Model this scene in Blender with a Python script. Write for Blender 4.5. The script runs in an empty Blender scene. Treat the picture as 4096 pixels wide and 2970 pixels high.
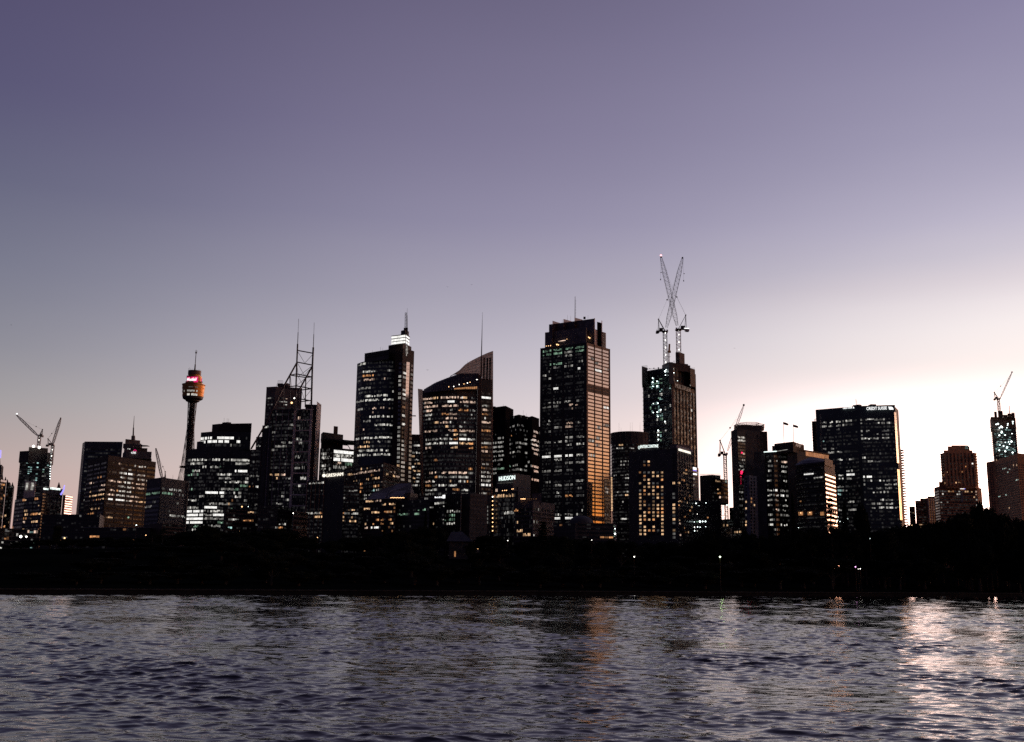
import bpy, bmesh, math, random
import numpy as np
from mathutils import Vector, Matrix

random.seed(7)
scene = bpy.context.scene
COL = scene.collection
PI = math.pi

# ------------------------------------------------------------------ camera
FPX = 4178.0                       # focal length in photo pixels (photo is 4096 x 2970)
CAM_H = 7.0
PITCH = math.atan(820.0 / FPX)
ROLL = math.radians(0.73)
cam_d = bpy.data.cameras.new('camera')
cam_d.sensor_width = 36.0
cam_d.lens = 36.0 * FPX / 4096.0
cam_d.clip_start = 0.5
cam_d.clip_end = 30000
cam = bpy.data.objects.new('camera', cam_d)
COL.objects.link(cam)
CM = Matrix.Rotation(PI / 2 + PITCH, 4, 'X') @ Matrix.Rotation(ROLL, 4, 'Z')
cam.matrix_world = Matrix.Translation((0, 0, CAM_H)) @ CM
scene.camera = cam
CR = CM.to_3x3()
CRI = CR.transposed()
CO = Vector((0, 0, CAM_H))


def ray(px, py):
    return CR @ Vector((px - 2048.0, 1485.0 - py, -FPX))


def P(px, py, d):
    """the point at distance y = d that is seen in direction (px, py)"""
    r = ray(px, py)
    return CO + r * (d / r.y)


def Pz(px, py, z):
    r = ray(px, py)
    return CO + r * ((z - CAM_H) / r.z)


def proj(p):
    v = CRI @ (Vector(p) - CO)
    return 2048.0 + FPX * v.x / -v.z, 1485.0 - FPX * v.y / -v.z


def on_plane(px, py, A, B, off=0.0):
    """where the direction (px, py) meets the vertical plane through A and B"""
    t = Vector((B[0] - A[0], B[1] - A[1])).normalized()
    n = Vector((t.y, -t.x, 0))
    a = Vector((A[0], A[1], 0)) + n * off
    r = ray(px, py)
    k = (a - CO).dot(n) / r.dot(n)
    return CO + r * k


ZOOM = {'A': (0, 1620, 2.741), 'B': (560, 1650, 2.741), 'C': (1200, 1200, 1.371), 'D': (1180, 1750, 3.24),
        'E': (1900, 1150, 1.371), 'F': (1700, 1780, 2.835), 'G': (2440, 1700, 2.991), 'H': (2400, 950, 1.1756),
        'I': (2400, 1000, 3.29), 'J': (2860, 1580, 2.741), 'K': (3560, 1450, 2.35), 'L': (1400, 1220, 3.29),
        'M': (1400, 1600, 3.29), 'N': (2100, 1170, 4.1125), 'O': (980, 1250, 3.738), 'T': (680, 1380, 5.485),
        'Q': (2540, 1390, 3.657), 'R': (1900, 1600, 3.29), 'S': (600, 1350, 1.567), 'X': (0, 0, 1)}


def zz(k, x, y):
    a = ZOOM[k]
    return a[0] + x / a[2], a[1] + y / a[2]


def lit(k, s):
    """'x0 x1 y kind[ density];...' -> list of lit runs"""
    out = []
    for e in s.split(';'):
        e = e.split()
        if not e:
            continue
        x0, y = zz(k, float(e[0]), float(e[2]))
        x1, _ = zz(k, float(e[1]), float(e[2]))
        out.append((x0, x1, y, e[3], float(e[4]) if len(e) > 4 else .92))
    return out


# ------------------------------------------------------------------ materials
def s2l(c):
    return tuple(((v / 255.0) / 12.92 if v / 255.0 <= .04045 else ((v / 255.0 + .055) / 1.055) ** 2.4) for v in c)


def mat(name, col, rough=.7, metal=0.0, spec=.5, var=.35, scale=.25, stretch=(1, 1, 1)):
    m = bpy.data.materials.new(name)
    m.use_nodes = True
    nt = m.node_tree
    N = nt.nodes
    b = N['Principled BSDF']
    b.inputs['Roughness'].default_value = rough
    b.inputs['Metallic'].default_value = metal
    b.inputs['Specular IOR Level'].default_value = spec
    tc = N.new('ShaderNodeTexCoord')
    mp = N.new('ShaderNodeMapping')
    mp.inputs['Scale'].default_value = stretch
    no = N.new('ShaderNodeTexNoise')
    no.inputs['Scale'].default_value = scale
    no.inputs['Detail'].default_value = 4
    mr = N.new('ShaderNodeMapRange')
    mr.inputs['From Min'].default_value = .3
    mr.inputs['From Max'].default_value = .7
    mr.inputs['To Min'].default_value = 1 - var
    mr.inputs['To Max'].default_value = 1 + var
    mx = N.new('ShaderNodeMix')
    mx.data_type = 'RGBA'
    mx.blend_type = 'MULTIPLY'
    mx.inputs['Factor'].default_value = 1
    mx.inputs['A'].default_value = (*col, 1)
    nt.links.new(tc.outputs['Object'], mp.inputs['Vector'])
    nt.links.new(mp.outputs['Vector'], no.inputs['Vector'])
    nt.links.new(no.outputs['Fac'], mr.inputs['Value'])
    nt.links.new(mr.outputs['Result'], mx.inputs['B'])
    nt.links.new(mx.outputs['Result'], b.inputs['Base Color'])
    return m


def glow(name, col, strength, var=.6, scale=.45):
    """a lit pane: dark glass in front of an unevenly lit interior"""
    m = bpy.data.materials.new(name)
    m.use_nodes = True
    nt = m.node_tree
    N = nt.nodes
    b = N['Principled BSDF']
    b.inputs['Base Color'].default_value = (.02, .02, .02, 1)
    b.inputs['Roughness'].default_value = .2
    b.inputs['Emission Color'].default_value = (*col, 1)
    tc = N.new('ShaderNodeTexCoord')
    mp = N.new('ShaderNodeMapping')
    mp.inputs['Scale'].default_value = (1, 1, .8)
    no = N.new('ShaderNodeTexNoise')
    no.inputs['Scale'].default_value = scale
    no.inputs['Detail'].default_value = 3
    mr = N.new('ShaderNodeMapRange')
    mr.inputs['From Min'].default_value = .33
    mr.inputs['From Max'].default_value = .67
    mr.inputs['To Min'].default_value = strength * (1 - var)
    mr.inputs['To Max'].default_value = strength * (1 + var)
    nt.links.new(tc.outputs['Object'], mp.inputs['Vector'])
    nt.links.new(mp.outputs['Vector'], no.inputs['Vector'])
    nt.links.new(no.outputs['Fac'], mr.inputs['Value'])
    nt.links.new(mr.outputs['Result'], b.inputs['Emission Strength'])
    try:
        m.cycles.emission_sampling = 'NONE'
    except Exception:
        pass
    return m


M = {}
M['glass'] = mat('dark_glass', (.012, .014, .018), .15, 0, .3, .3)
M['glass_blue'] = mat('blue_black_glass', (.022, .032, .05), .15, 0, .6, .3, .08)
M['glass_teal'] = mat('teal_black_glass', (.02, .035, .04), .15, 0, .6, .3, .08)
M['pane_grey'] = mat('pale_reflecting_pane', (.16, .17, .19), .25, .3, .5, .4, .6)
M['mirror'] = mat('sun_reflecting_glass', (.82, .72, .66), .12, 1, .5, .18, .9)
M['mirror_dull'] = mat('dull_reflecting_glass', (.5, .42, .38), .2, 1, .5, .3, .5)
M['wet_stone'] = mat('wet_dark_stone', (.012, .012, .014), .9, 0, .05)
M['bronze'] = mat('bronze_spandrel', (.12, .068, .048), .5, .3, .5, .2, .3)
M['wall_black'] = mat('black_cladding', (.035, .032, .034), .6, 0, .4)
M['wall_dark'] = mat('dark_stone_cladding', (.065, .058, .058), .65, 0, .4)
M['wall_blue'] = mat('blue_black_cladding', (.032, .042, .06), .4, 0, .5, .3, .1)
M['wall_teal'] = mat('green_black_cladding', (.04, .054, .055), .4, 0, .5, .3, .1)
M['wall_brown'] = mat('brown_granite', (.05, .027, .02), .6, 0, .4)
M['wall_red'] = mat('red_brown_granite', (.028, .013, .009), .7, 0, .4)
M['concrete'] = mat('grey_concrete', (.12, .1, .095), .85, 0, .3)
M['concrete_dk'] = mat('dark_concrete', (.07, .062, .06), .85, 0, .3)
M['pale'] = mat('pale_stone', (.5, .42, .39), .75, 0, .3)
M['warm'] = mat('haze_warmed_concrete', (.6, .3, .15), .8, 0, .3)  # base colour raised and warmed to stand in for haze and flare glow
M['haze_warm_dk'] = mat('haze_warmed_dark_concrete', (.32, .16, .09), .8, 0, .3)  # darker tone, same haze glow put into the base colour
M['roof_dk'] = mat('dull_dark_roof', (.05, .05, .06), .8, 0, .2)
M['wall_ink'] = mat('ink_black_cladding', (.014, .013, .014), 1, 0, 0)
M['crown_stone'] = mat('grey_crown_stone', (.13, .115, .12), .7, 0, .3)
M['roof_glass'] = mat('ribbed_roof_glass', (.05, .045, .05), .4, 0, .3)
M['tan'] = mat('tan_concrete', (.3, .19, .13), .8, 0, .3)
M['greyblue'] = mat('blue_grey_render', (.16, .165, .185), .8, 0, .3)
M['roof_slate'] = mat('blue_grey_roof_sheet', (.1, .1, .12), .6, 0, .5)
M['steel'] = mat('dark_painted_steel', (.05, .035, .04), .5, .3, .5)
M['steel_lt'] = mat('galvanised_steel', (.24, .2, .21), .45, .5, .5)
M['crane_red'] = mat('red_crane_paint', (.3, .07, .06), .5, 0, .5)
M['crane_white'] = mat('white_crane_paint', (.6, .56, .56), .5, 0, .5)
M['crane_grey'] = mat('grey_crane_paint', (.16, .13, .15), .5, 0, .5)
M['orange_paint'] = mat('orange_paint', (.55, .22, .06), .5, 0, .5)
M['gold'] = mat('gold_anodised_metal', (.42, .2, .06), .42, .8, .5, .3, .2)
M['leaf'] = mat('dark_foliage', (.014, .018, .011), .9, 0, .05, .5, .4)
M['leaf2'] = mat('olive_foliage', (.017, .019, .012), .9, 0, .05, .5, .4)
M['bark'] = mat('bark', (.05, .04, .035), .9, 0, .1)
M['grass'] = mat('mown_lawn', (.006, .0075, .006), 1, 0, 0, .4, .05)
M['stone'] = mat('sandstone_sea_wall', (.028, .028, .03), .9, 0, .05, .4, .5, (1, 1, 3))
M['flag'] = mat('navy_flag_cloth', (.05, .02, .04), .8, 0, .2)
M['red_roof'] = mat('terracotta_tiles', (.14, .05, .035), .8, 0, .3)
WH = (1.0, .965, .88)
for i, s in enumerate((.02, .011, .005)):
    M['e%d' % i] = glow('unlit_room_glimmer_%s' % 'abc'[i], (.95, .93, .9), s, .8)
for i, s in enumerate((.62, .31, .13)):
    M['w%d' % i] = glow('white_office_light_%s' % 'abc'[i], WH, s)
for i, s in enumerate((.3, .15, .07)):
    M['v%d' % i] = glow('soft_office_light_%s' % 'abc'[i], (1.0, .96, .88), s)
for i, s in enumerate((.085, .045, .02)):
    M['d%d' % i] = glow('dim_office_light_%s' % 'abc'[i], (1.0, .97, .93), s)
for i, s in enumerate((.72, .4, .18)):
    M['p%d' % i] = glow('peach_office_light_%s' % 'abc'[i], (1.0, .7, .54), s)
for i, s in enumerate((.7, .34, .15)):
    M['o%d' % i] = glow('orange_room_light_%s' % 'abc'[i], (1.0, .45, .18), s)
for i, s in enumerate((.82, .43, .17)):
    M['y%d' % i] = glow('warm_room_light_%s' % 'abc'[i], (1.0, .62, .34), s)
for i, s in enumerate((.34, .19, .09)):
    M['g%d' % i] = glow('green_office_light_%s' % 'abc'[i], (.6, 1.0, .7), s)
for i, s in enumerate((.6, .3, .13)):
    M['c%d' % i] = glow('cyan_site_light_%s' % 'abc'[i], (.62, 1.0, .95), s)
for i in range(3):
    M['W%d' % i] = glow('bright_white_lantern_%s' % 'abc'[i], (1, .98, .93), 1.05, .3)
for i in range(3):
    M['m%d' % i] = M['mirror']
    M['k%d' % i] = M['glass']
M['sign_white'] = glow('white_sign_light', (1, 1, 1), 1.5, .05)
M['sign_cream'] = glow('cream_sign_light', (1, .93, .78), 1.3, .05)
M['sign_grn'] = glow('mint_white_sign_light', (.85, 1, .95), 1.4, .05)
M['sign_dim'] = glow('tan_letter_glow', (.75, .52, .42), .13, .1)  # faint emission put into the tan letters, which are no lamp
M['sign_brown'] = glow('brown_letters', (.7, .45, .36), .3, .1)
M['pink'] = glow('magenta_sign_panel', (1, .01, .2), .75, .1)
M['blue_neon'] = glow('blue_neon', (.3, .25, 1), 1.6, .1)
M['red_lamp'] = glow('red_lamp_light', (1, .02, .1), 2.0, .1)
M['tip_lamp'] = glow('pale_red_lamp_light', (1, .5, .55), 1.8, .1)
M['lamp'] = glow('white_lamp_light', (1, .95, .85), 5.0, .1)
M['lamp_c'] = glow('cool_lamp_light', (.85, 1, .97), 4.0, .1)
M['lamp_w'] = glow('warm_lamp_light', (1, .55, .25), 3.0, .1)
M['lamp_g'] = glow('green_white_lamp_light', (.8, 1, .62), 5.0, .1)
M['lamp_pk'] = glow('violet_lamp_light', (1, .45, .95), 3.0, .1)


# ------------------------------------------------------------------ mesh helpers
class MB:
    def __init__(s):
        s.v = []
        s.f = []
        s.m = []

    def quad(s, a, b, c, d, mi=0):
        n = len(s.v)
        s.v += [tuple(a), tuple(b), tuple(c), tuple(d)]
        s.f.append((n, n + 1, n + 2, n + 3))
        s.m.append(mi)

    def poly(s, pts, mi=0):
        n = len(s.v)
        s.v += [tuple(p) for p in pts]
        s.f.append(tuple(range(n, n + len(pts))))
        s.m.append(mi)

    def prism(s, bot, top, mi=0):
        """bot, top: lists of 3-D points, same length"""
        n = len(s.v)
        k = len(bot)
        s.v += [tuple(p) for p in bot] + [tuple(p) for p in top]
        for i in range(k):
            j = (i + 1) % k
            s.f.append((n + i, n + j, n + k + j, n + k + i))
            s.m.append(mi)
        s.f.append(tuple(n + k + i for i in range(k)))
        s.m.append(mi)
        s.f.append(tuple(n + i for i in reversed(range(k))))
        s.m.append(mi)

    def box(s, c, sx, sy, sz, rot=0, mi=0):
        """c = centre of the base"""
        ca, sa = math.cos(rot), math.sin(rot)
        q = []
        for (x, y) in ((-sx / 2, -sy / 2), (sx / 2, -sy / 2), (sx / 2, sy / 2), (-sx / 2, sy / 2)):
            q.append((c[0] + x * ca - y * sa, c[1] + x * sa + y * ca))
        s.prism([(x, y, c[2]) for x, y in q], [(x, y, c[2] + sz) for x, y in q], mi)

    def bar(s, a, b, r, n=4, r2=None, mi=0):
        a = Vector(a)
        b = Vector(b)
        d = b - a
        if d.length < 1e-6:
            return
        d.normalize()
        u = d.cross(Vector((0, 1, 0)) if abs(d.y) < .9 else Vector((1, 0, 0))).normalized()
        w = d.cross(u)
        r2 = r if r2 is None else r2
        ring = [(math.cos(2 * PI * (i + .5) / n), math.sin(2 * PI * (i + .5) / n)) for i in range(n)]
        s.prism([a + u * (x * r) + w * (y * r) for x, y in ring], [b + u * (x * r2) + w * (y * r2) for x, y in ring], mi)

    def lathe(s, cx, cy, prof, n=32, mi=0, a0=0, a1=2 * PI):
        """prof: list of (radius, z)"""
        base = len(s.v)
        full = abs(a1 - a0 - 2 * PI) < 1e-6
        k = n if full else n + 1
        for r, z in prof:
            for i in range(k):
                a = a0 + (a1 - a0) * i / n
                s.v.append((cx + r * math.cos(a), cy + r * math.sin(a), z))
        for j in range(len(prof) - 1):
            for i in range(n):
                i2 = (i + 1) % k
                s.f.append((base + j * k + i, base + j * k + i2, base + (j + 1) * k + i2, base + (j + 1) * k + i))
                s.m.append(mi)

    def lattice(s, p, q, w0, w1, wm, n, r, rd=None):
        """square lattice boom from p to q"""
        p = Vector(p)
        q = Vector(q)
        rd = rd or r * .6
        d = (q - p).normalized()
        u = d.cross(Vector((0, 1, 0)))
        if u.length < .1:
            u = Vector((1, 0, 0))
        u.normalize()
        w = d.cross(u).normalized()

        def ring(t):
            c = p.lerp(q, t)
            h = wm
            if t < .15:
                h = w0 + (wm - w0) * t / .15
            if t > .8:
                h = w1 + (wm - w1) * (1 - t) / .2
            return [c + u * (a * h / 2) + w * (b * h / 2) for a, b in ((-1, -1), (1, -1), (1, 1), (-1, 1))]
        prev = ring(0)
        for i in range(1, n + 1):
            cur = ring(i / n)
            for k in range(4):
                s.bar(prev[k], cur[k], r)
                k2 = (k + 1) % 4
                if i % 2:
                    s.bar(prev[k], cur[k2], rd)
                else:
                    s.bar(prev[k2], cur[k], rd)
                s.bar(cur[k], cur[k2], rd)
            prev = cur

    def build(s, name, mats, parent=None, smooth=False, label=None):
        if not s.f:
            return None
        me = bpy.data.meshes.new(name)
        off = Vector(parent.location) if parent is not None and parent.parent is None else Vector((0, 0, 0))
        if parent is not None and parent.parent is not None:
            off = WO[parent.name]
        vs = [(x - off.x, y - off.y, z - off.z) for x, y, z in s.v]
        me.from_pydata(vs, [], s.f)
        if not isinstance(mats, (list, tuple)):
            mats = [mats]
        for m in mats:
            me.materials.append(m)
        if len(mats) > 1:
            me.polygons.foreach_set('material_index', s.m)
        if smooth:
            me.polygons.foreach_set('use_smooth', [True] * len(me.polygons))
        me.update()
        o = bpy.data.objects.new(name, me)
        COL.objects.link(o)
        if parent is not None:
            o.parent = parent
        if label:
            o['label'] = label
        return o


WO = {}


def tag(o, label=None, cat=None, group=None, kind=None):
    if label:
        o['label'] = label
    if cat:
        o['category'] = cat
    if group:
        o['group'] = group
    if kind:
        o['kind'] = kind
    return o


def thing(name, label, cat, loc, group=None):
    o = bpy.data.objects.new(name, None)
    COL.objects.link(o)
    o.location = loc
    o.empty_display_size = 2
    return tag(o, label, cat, group)


def struct(o):
    o['kind'] = 'structure'
    return o


# ------------------------------------------------------------------ buildings
class Bld:
    pass


def corners(roof, d0):
    """roof edge seen in the photo -> footprint points and roof height"""
    p0 = P(roof[0][0], roof[0][1], roof[0][2] if len(roof[0]) > 2 else d0)
    z = p0.z
    pts = [(p0.x, p0.y)]
    for c in roof[1:]:
        if len(c) > 2:
            q = P(c[0], c[1], c[2])
        else:
            q = Pz(c[0], c[1], z)
            hor = 2300 - (2048 - c[0]) * .0127 + 5
            lim = .06 if hor - c[1] > 420 else .025
            if not (1 - lim < q.y / pts[-1][1] < 1 + lim):
                q = P(c[0], c[1], pts[-1][1] * (1 + lim if q.y > pts[-1][1] else 1 - lim))
        pts.append((q.x, q.y))
    return pts, z


def close(pts, back=35):
    """close a visible footprint edge into a full footprint"""
    if len(pts) == 3:
        a, b, c = pts
        return pts + [(a[0] + c[0] - b[0], a[1] + c[1] - b[1])]
    a, b = pts[0], pts[-1]
    out = list(pts)
    for (x, y) in (b, a):
        k = 1 + back / y * .85
        out.append((x * k + (.06 * back if (x, y) == a else -.06 * back), max(y, (a[1] + b[1]) / 2) + back))
    return out


GZ = 4.0


def building(name, label, cat, roof, d, wall='wall_dark', z0=GZ, back=35, group=None, part='wall', parent=None, poly=None):
    b = Bld()
    b.pts, b.z1 = corners(roof, d)
    b.z0 = z0
    b.poly = poly or close(b.pts, back)
    if parent is None:
        cx = sum(p[0] for p in b.poly) / len(b.poly)
        cy = sum(p[1] for p in b.poly) / len(b.poly)
        b.root = thing(name, label, cat, (cx, cy, z0), group)
    else:
        b.root = parent
    mb = MB()
    mb.prism([(x, y, z0) for x, y in b.poly], [(x, y, b.z1) for x, y in b.poly])
    b.wall = mb.build(part, M[wall], b.root)
    return b


def tier(b, roof, d, zlow, wall='wall_dark', back=25, part='roof_tier', poly=None):
    """an upper block of the same building"""
    t = Bld()
    t.pts, t.z1 = corners(roof, d)
    t.z0 = zlow
    t.poly = poly or close(t.pts, back)
    t.root = b.root
    mb = MB()
    mb.prism([(x, y, zlow) for x, y in t.poly], [(x, y, t.z1) for x, y in t.poly])
    t.wall = mb.build(part, M[wall], b.root)
    WO[t.wall.name] = Vector(b.root.location)
    t.root = t.wall                  # its windows and slabs become sub-parts
    return t


def parapet(b, h=1.2, th=.6, m='wall_dark', name='parapet'):
    mb = MB()
    k = len(b.poly)
    for i in range(k):
        a = Vector((*b.poly[i], b.z1 + h / 2))
        c = Vector((*b.poly[(i + 1) % k], b.z1 + h / 2))
        t = (c - a).normalized()
        n = Vector((-t.y, t.x, 0)) * th
        up = Vector((0, 0, h / 2))
        mb.prism([a - up, c - up, c - up + n, a - up + n], [a + up, c + up, c + up + n, a + up + n])
    return mb.build(name, M[m], b.root)


def rooftop(b, n=4, m='wall_black', hmax=4.0, seed=1):
    """plant rooms and air-handling boxes on a roof"""
    rr = random.Random(seed)
    xs = [p[0] for p in b.poly]
    ys = [p[1] for p in b.poly]
    cx, cy = sum(xs) / len(xs), sum(ys) / len(ys)
    for i in range(n):
        q = b.poly[rr.randrange(len(b.poly))]
        t = rr.uniform(.2, .65)
        x, y = cx + (q[0] - cx) * t, cy + (q[1] - cy) * t
        mb = MB()
        h = rr.uniform(.4, 1) * hmax
        mb.box((x, y, b.z1 - .05), rr.uniform(2, 6), rr.uniform(2, 6), h, rr.uniform(0, 1))
        if rr.random() < .6:
            mb.bar((x, y, b.z1 + h), (x, y, b.z1 + h + rr.uniform(2, 6)), .1)
        mb.build('plant_room', M[m], b.root)


def path_point(pts, s):
    for i in range(len(pts) - 1):
        a, b = Vector(pts[i]), Vector(pts[i + 1])
        L = (b - a).length
        if s <= L or i == len(pts) - 2:
            t = (b - a) / L
            return a + t * s, t
        s -= L


def rows(b, pts, pitch, cw=1.5, z0=None, z1=None, lits=(), h=.55, gap=.12, bays=0, bayw=.12, glass='glass', amb=None,
         off=.18, top=.6, seed=0, margin=.4, name='window_row', ptop=None, skip=(), every=None, sub=True):
    """ribbon windows: one mesh per storey along the polyline pts (left to right as seen)"""
    rr = random.Random(seed * 977 + int(pts[0][0] * 10))
    z0 = b.z0 + 1 if z0 is None else z0
    z1 = b.z1 if z1 is None else z1
    base = [Vector(p) for p in pts]
    ptop = [Vector(p) for p in (ptop or pts)]
    L = sum((base[i + 1] - base[i]).length for i in range(len(base) - 1))
    mid = sum((base[0].y, base[-1].y)) / 2
    fh = pitch * mid / FPX
    nf = int((z1 - top - z0) / fh)
    n = max(2, int(round((L - 2 * margin) / cw)))
    cells = []
    for j in range(n):
        u0 = (j + gap / 2) / n
        u1 = (j + 1 - gap / 2) / n
        if bays:
            pos = ((j + .5) / n * bays) % 1.0
            if pos < bayw / 2 or pos > 1 - bayw / 2:
                continue
        cells.append((u0, u1))
    # which panes are lit
    grid = {}
    geo = []
    for i in range(nf):
        zt = z1 - top - i * fh
        zb = zt - fh * h
        tz = ((zt + zb) / 2 - z0) / max(1e-3, (z1 - z0))
        cur = [base[k].lerp(ptop[k], tz) for k in range(len(base))]
        Lc = sum((cur[k + 1] - cur[k]).length for k in range(len(cur) - 1))
        row = []
        for (u0, u1) in cells:
            a, t = path_point(cur, margin + u0 * (Lc - 2 * margin))
            c, _ = path_point(cur, margin + u1 * (Lc - 2 * margin))
            nn = Vector((t.y, -t.x)) * off
            a = a + nn
            c = c + nn
            px, py = proj(((a.x + c.x) / 2, (a.y + c.y) / 2, (zt + zb) / 2))
            row.append((a, c, px, py))
        geo.append((zt, zb, row))
    ncell = len(cells)
    if nf == 0 or ncell == 0:
        return
    for (x0, x1, y, kind, dens) in lits:
        xm = (max(x0, min(geo[0][2][0][2], geo[-1][2][0][2]) - 3) + min(x1, max(geo[0][2][-1][2], geo[-1][2][-1][2]) + 3)) / 2
        best = None
        for i in range(nf):
            row = geo[i][2]
            j = min(range(ncell), key=lambda q: abs(row[q][2] - xm))
            dy = abs(row[j][3] - y)
            if best is None or dy < best[0]:
                best = (dy, i)
        if best[0] > pitch * .75:
            continue
        i = best[1]
        for j in range(ncell):
            if x0 - 1 <= geo[i][2][j][2] <= x1 + 1 and rr.random() < dens:
                q = rr.random()
                grid[(i, j)] = kind + ('0' if q < .4 else '1' if q < .78 else '2')
    if amb:
        prob, kinds = amb
        for i in range(nf):
            if rr.random() < .35:
                continue
            j = 0
            while j < ncell:
                if rr.random() < prob:
                    k = rr.choice(kinds)
                    for q in range(rr.randint(1, 5)):
                        if (i, j + q) not in grid and rr.random() < .8:
                            grid[(i, j + q)] = k + rr.choice('012')
                    j += 5
                j += 1
    if glass in ('glass', 'glass_blue', 'glass_teal', 'wall_black'):
        for i in range(nf):
            p_ = rr.choice((.15, .4, .7, .85)) * (1 if z1 > 70 else .25)
            for j in range(ncell):
                if (i, j) not in grid and rr.random() < p_:
                    grid[(i, j)] = 'e' + rr.choice('012')
    for i in range(nf):
        if i in skip:
            continue
        zt, zb, row = geo[i]
        used = {}
        mb = MB()
        ml = [M[glass]]
        for j, (a, c, px, py) in enumerate(row):
            k = grid.get((i, j))
            if every and k is None and not every(i, j):
                continue
            mi = 0
            if k is not None:
                if k not in used:
                    used[k] = len(ml)
                    ml.append(M[k])
                mi = used[k]
            zb2 = zb
            zt2 = zt
            if k is not None and glass != 'mirror' and k[0] != 'W':
                if rr.random() < .3:
                    zt2 = zt - (zt - zb) * rr.uniform(.15, .55)      # blinds, partitions
                elif rr.random() < .2:
                    zb2 = zb + (zt - zb) * rr.uniform(.15, .5)
            if zt2 < zt:
                mb.quad((a.x, a.y, zt2), (c.x, c.y, zt2), (c.x, c.y, zt), (a.x, a.y, zt), 0)
            if zb2 > zb:
                mb.quad((a.x, a.y, zb), (c.x, c.y, zb), (c.x, c.y, zb2), (a.x, a.y, zb2), 0)
            mb.quad((a.x, a.y, zb2), (c.x, c.y, zb2), (c.x, c.y, zt2), (a.x, a.y, zt2), mi)
        mb.build(name, ml, b.root)
    return fh


def slabs(b, pts, pitch, out=.6, th=.4, m='concrete_dk', z0=None, z1=None, name='floor_slab', top=0.0):
    """projecting floor edges along a facade"""
    z0 = b.z0 + 1 if z0 is None else z0
    z1 = b.z1 if z1 is None else z1
    mid = (pts[0][1] + pts[-1][1]) / 2
    fh = pitch * mid / FPX
    nf = int((z1 - z0) / fh)
    for i in range(nf):
        z = z1 - top - i * fh
        mb = MB()
        for k in range(len(pts) - 1):
            a = Vector((*pts[k], z - th))
            c = Vector((*pts[k + 1], z - th))
            t = (c - a).normalized()
            n = Vector((t.y, -t.x, 0))
            up = Vector((0, 0, th))
            o0, o1 = n * out, -n * .3
            mb.prism([a + o1, a + o0, c + o0, c + o1], [a + o1 + up, a + o0 + up, c + o0 + up, c + o1 + up])
        mb.build(name, M[m], b.root)


def piers(b, A, B, n, w=.6, out=.5, m='concrete_dk', z0=None, z1=None, name='pier', ends=True):
    z0 = b.z0 if z0 is None else z0
    z1 = b.z1 if z1 is None else z1
    A = Vector(A)
    B = Vector(B)
    t = (B - A).normalized()
    nn = Vector((t.y, -t.x))
    for i in range(0 if ends else 1, n + 1 if ends else n):
        c = A.lerp(B, i / n) + nn * (out / 2 - .1)
        mb = MB()
        mb.box((c.x, c.y, z0), w, out + .2, z1 - z0, math.atan2(t.y, t.x))
        mb.build(name, M[m], b.root)


def pane(b, x, y, A, B, w, h, m, off=.25, name='window', mul=True):
    """a single window centred on photo direction (x, y), lying on the facade through A and B"""
    c = on_plane(x, y, A, B, off)
    t = Vector((B[0] - A[0], B[1] - A[1], 0)).normalized()
    mb = MB()
    up = Vector((0, 0, h / 2))
    if mul:
        g = w * .05
        for s0, s1 in ((-w / 2, -g), (g, w / 2)):
            mb.quad(c + t * s0 - up, c + t * s1 - up, c + t * s1 + up, c + t * s0 + up)
    else:
        mb.quad(c - t * (w / 2) - up, c + t * (w / 2) - up, c + t * (w / 2) + up, c - t * (w / 2) + up)
    return mb.build(name, M[m], b.root)


def panel(b, x0, y0, x1, y1, A, B, m, off=.3, name='sign_panel', th=.3, slope=0, label=None):
    """a flat board on a facade, corners given as seen; top edge level"""
    a = on_plane(x0, y1, A, B, off)
    c = on_plane(x1, y1, A, B, off)
    zt = on_plane((x0 + x1) / 2, y0, A, B, off).z
    zb = on_plane((x0 + x1) / 2, y1, A, B, off).z
    t = Vector((B[0] - A[0], B[1] - A[1], 0)).normalized()
    n = Vector((t.y, -t.x, 0)) * th
    q = [Vector((a.x, a.y, 0)), Vector((c.x, c.y, 0)), Vector((c.x, c.y, 0)) - n, Vector((a.x, a.y, 0)) - n]
    mb = MB()
    mb.prism([(p.x, p.y, zb) for p in q], [(p.x, p.y, zt) for p in q])
    return mb.build(name, M[m], b.root, label=label)


def text(b, s, x0, x1, yc, hp, A, B, m, off=.7, name='sign', shear=0, bold=.01, parent=None):
    """raised letters on a facade: spans x0..x1 as seen, centred on height yc, hp photo pixels tall"""
    cu = bpy.data.curves.new('letters', 'FONT')
    cu.body = s
    cu.extrude = .03
    cu.offset = 0
    cu.shear = shear
    cu.resolution_u = 3
    tmp = bpy.data.objects.new('letters_tmp', cu)
    COL.objects.link(tmp)
    dg = bpy.context.evaluated_depsgraph_get()
    me0 = bpy.data.meshes.new_from_object(tmp.evaluated_get(dg))
    bpy.data.objects.remove(tmp)
    vs = [v.co.copy() for v in me0.vertices]
    fs = [tuple(p.vertices) for p in me0.polygons]
    mnx, mxx = min(v.x for v in vs), max(v.x for v in vs)
    mny, mxy = min(v.y for v in vs), max(v.y for v in vs)
    a = on_plane(x0, yc, A, B, off)
    c = on_plane(x1, yc, A, B, off)
    d = (a.y + c.y) / 2
    h = hp * d / FPX
    zc = on_plane((x0 + x1) / 2, yc, A, B, off).z
    W = Vector((c.x - a.x, c.y - a.y, 0))
    t = W.normalized()
    n = Vector((t.y, -t.x, 0))
    mb = MB()
    for v in vs:
        p = Vector((a.x, a.y, zc)) + W * ((v.x - mnx) / (mxx - mnx)) + Vector((0, 0, h * ((v.y - mny) / (mxy - mny) - .5))) + n * (v.z * 6)
        mb.v.append(tuple(p))
    mb.f = fs
    mb.m = [0] * len(fs)
    bpy.data.meshes.remove(me0)
    bpy.data.curves.remove(cu)
    return mb.build(name, M[m], parent or b.root)


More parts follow.
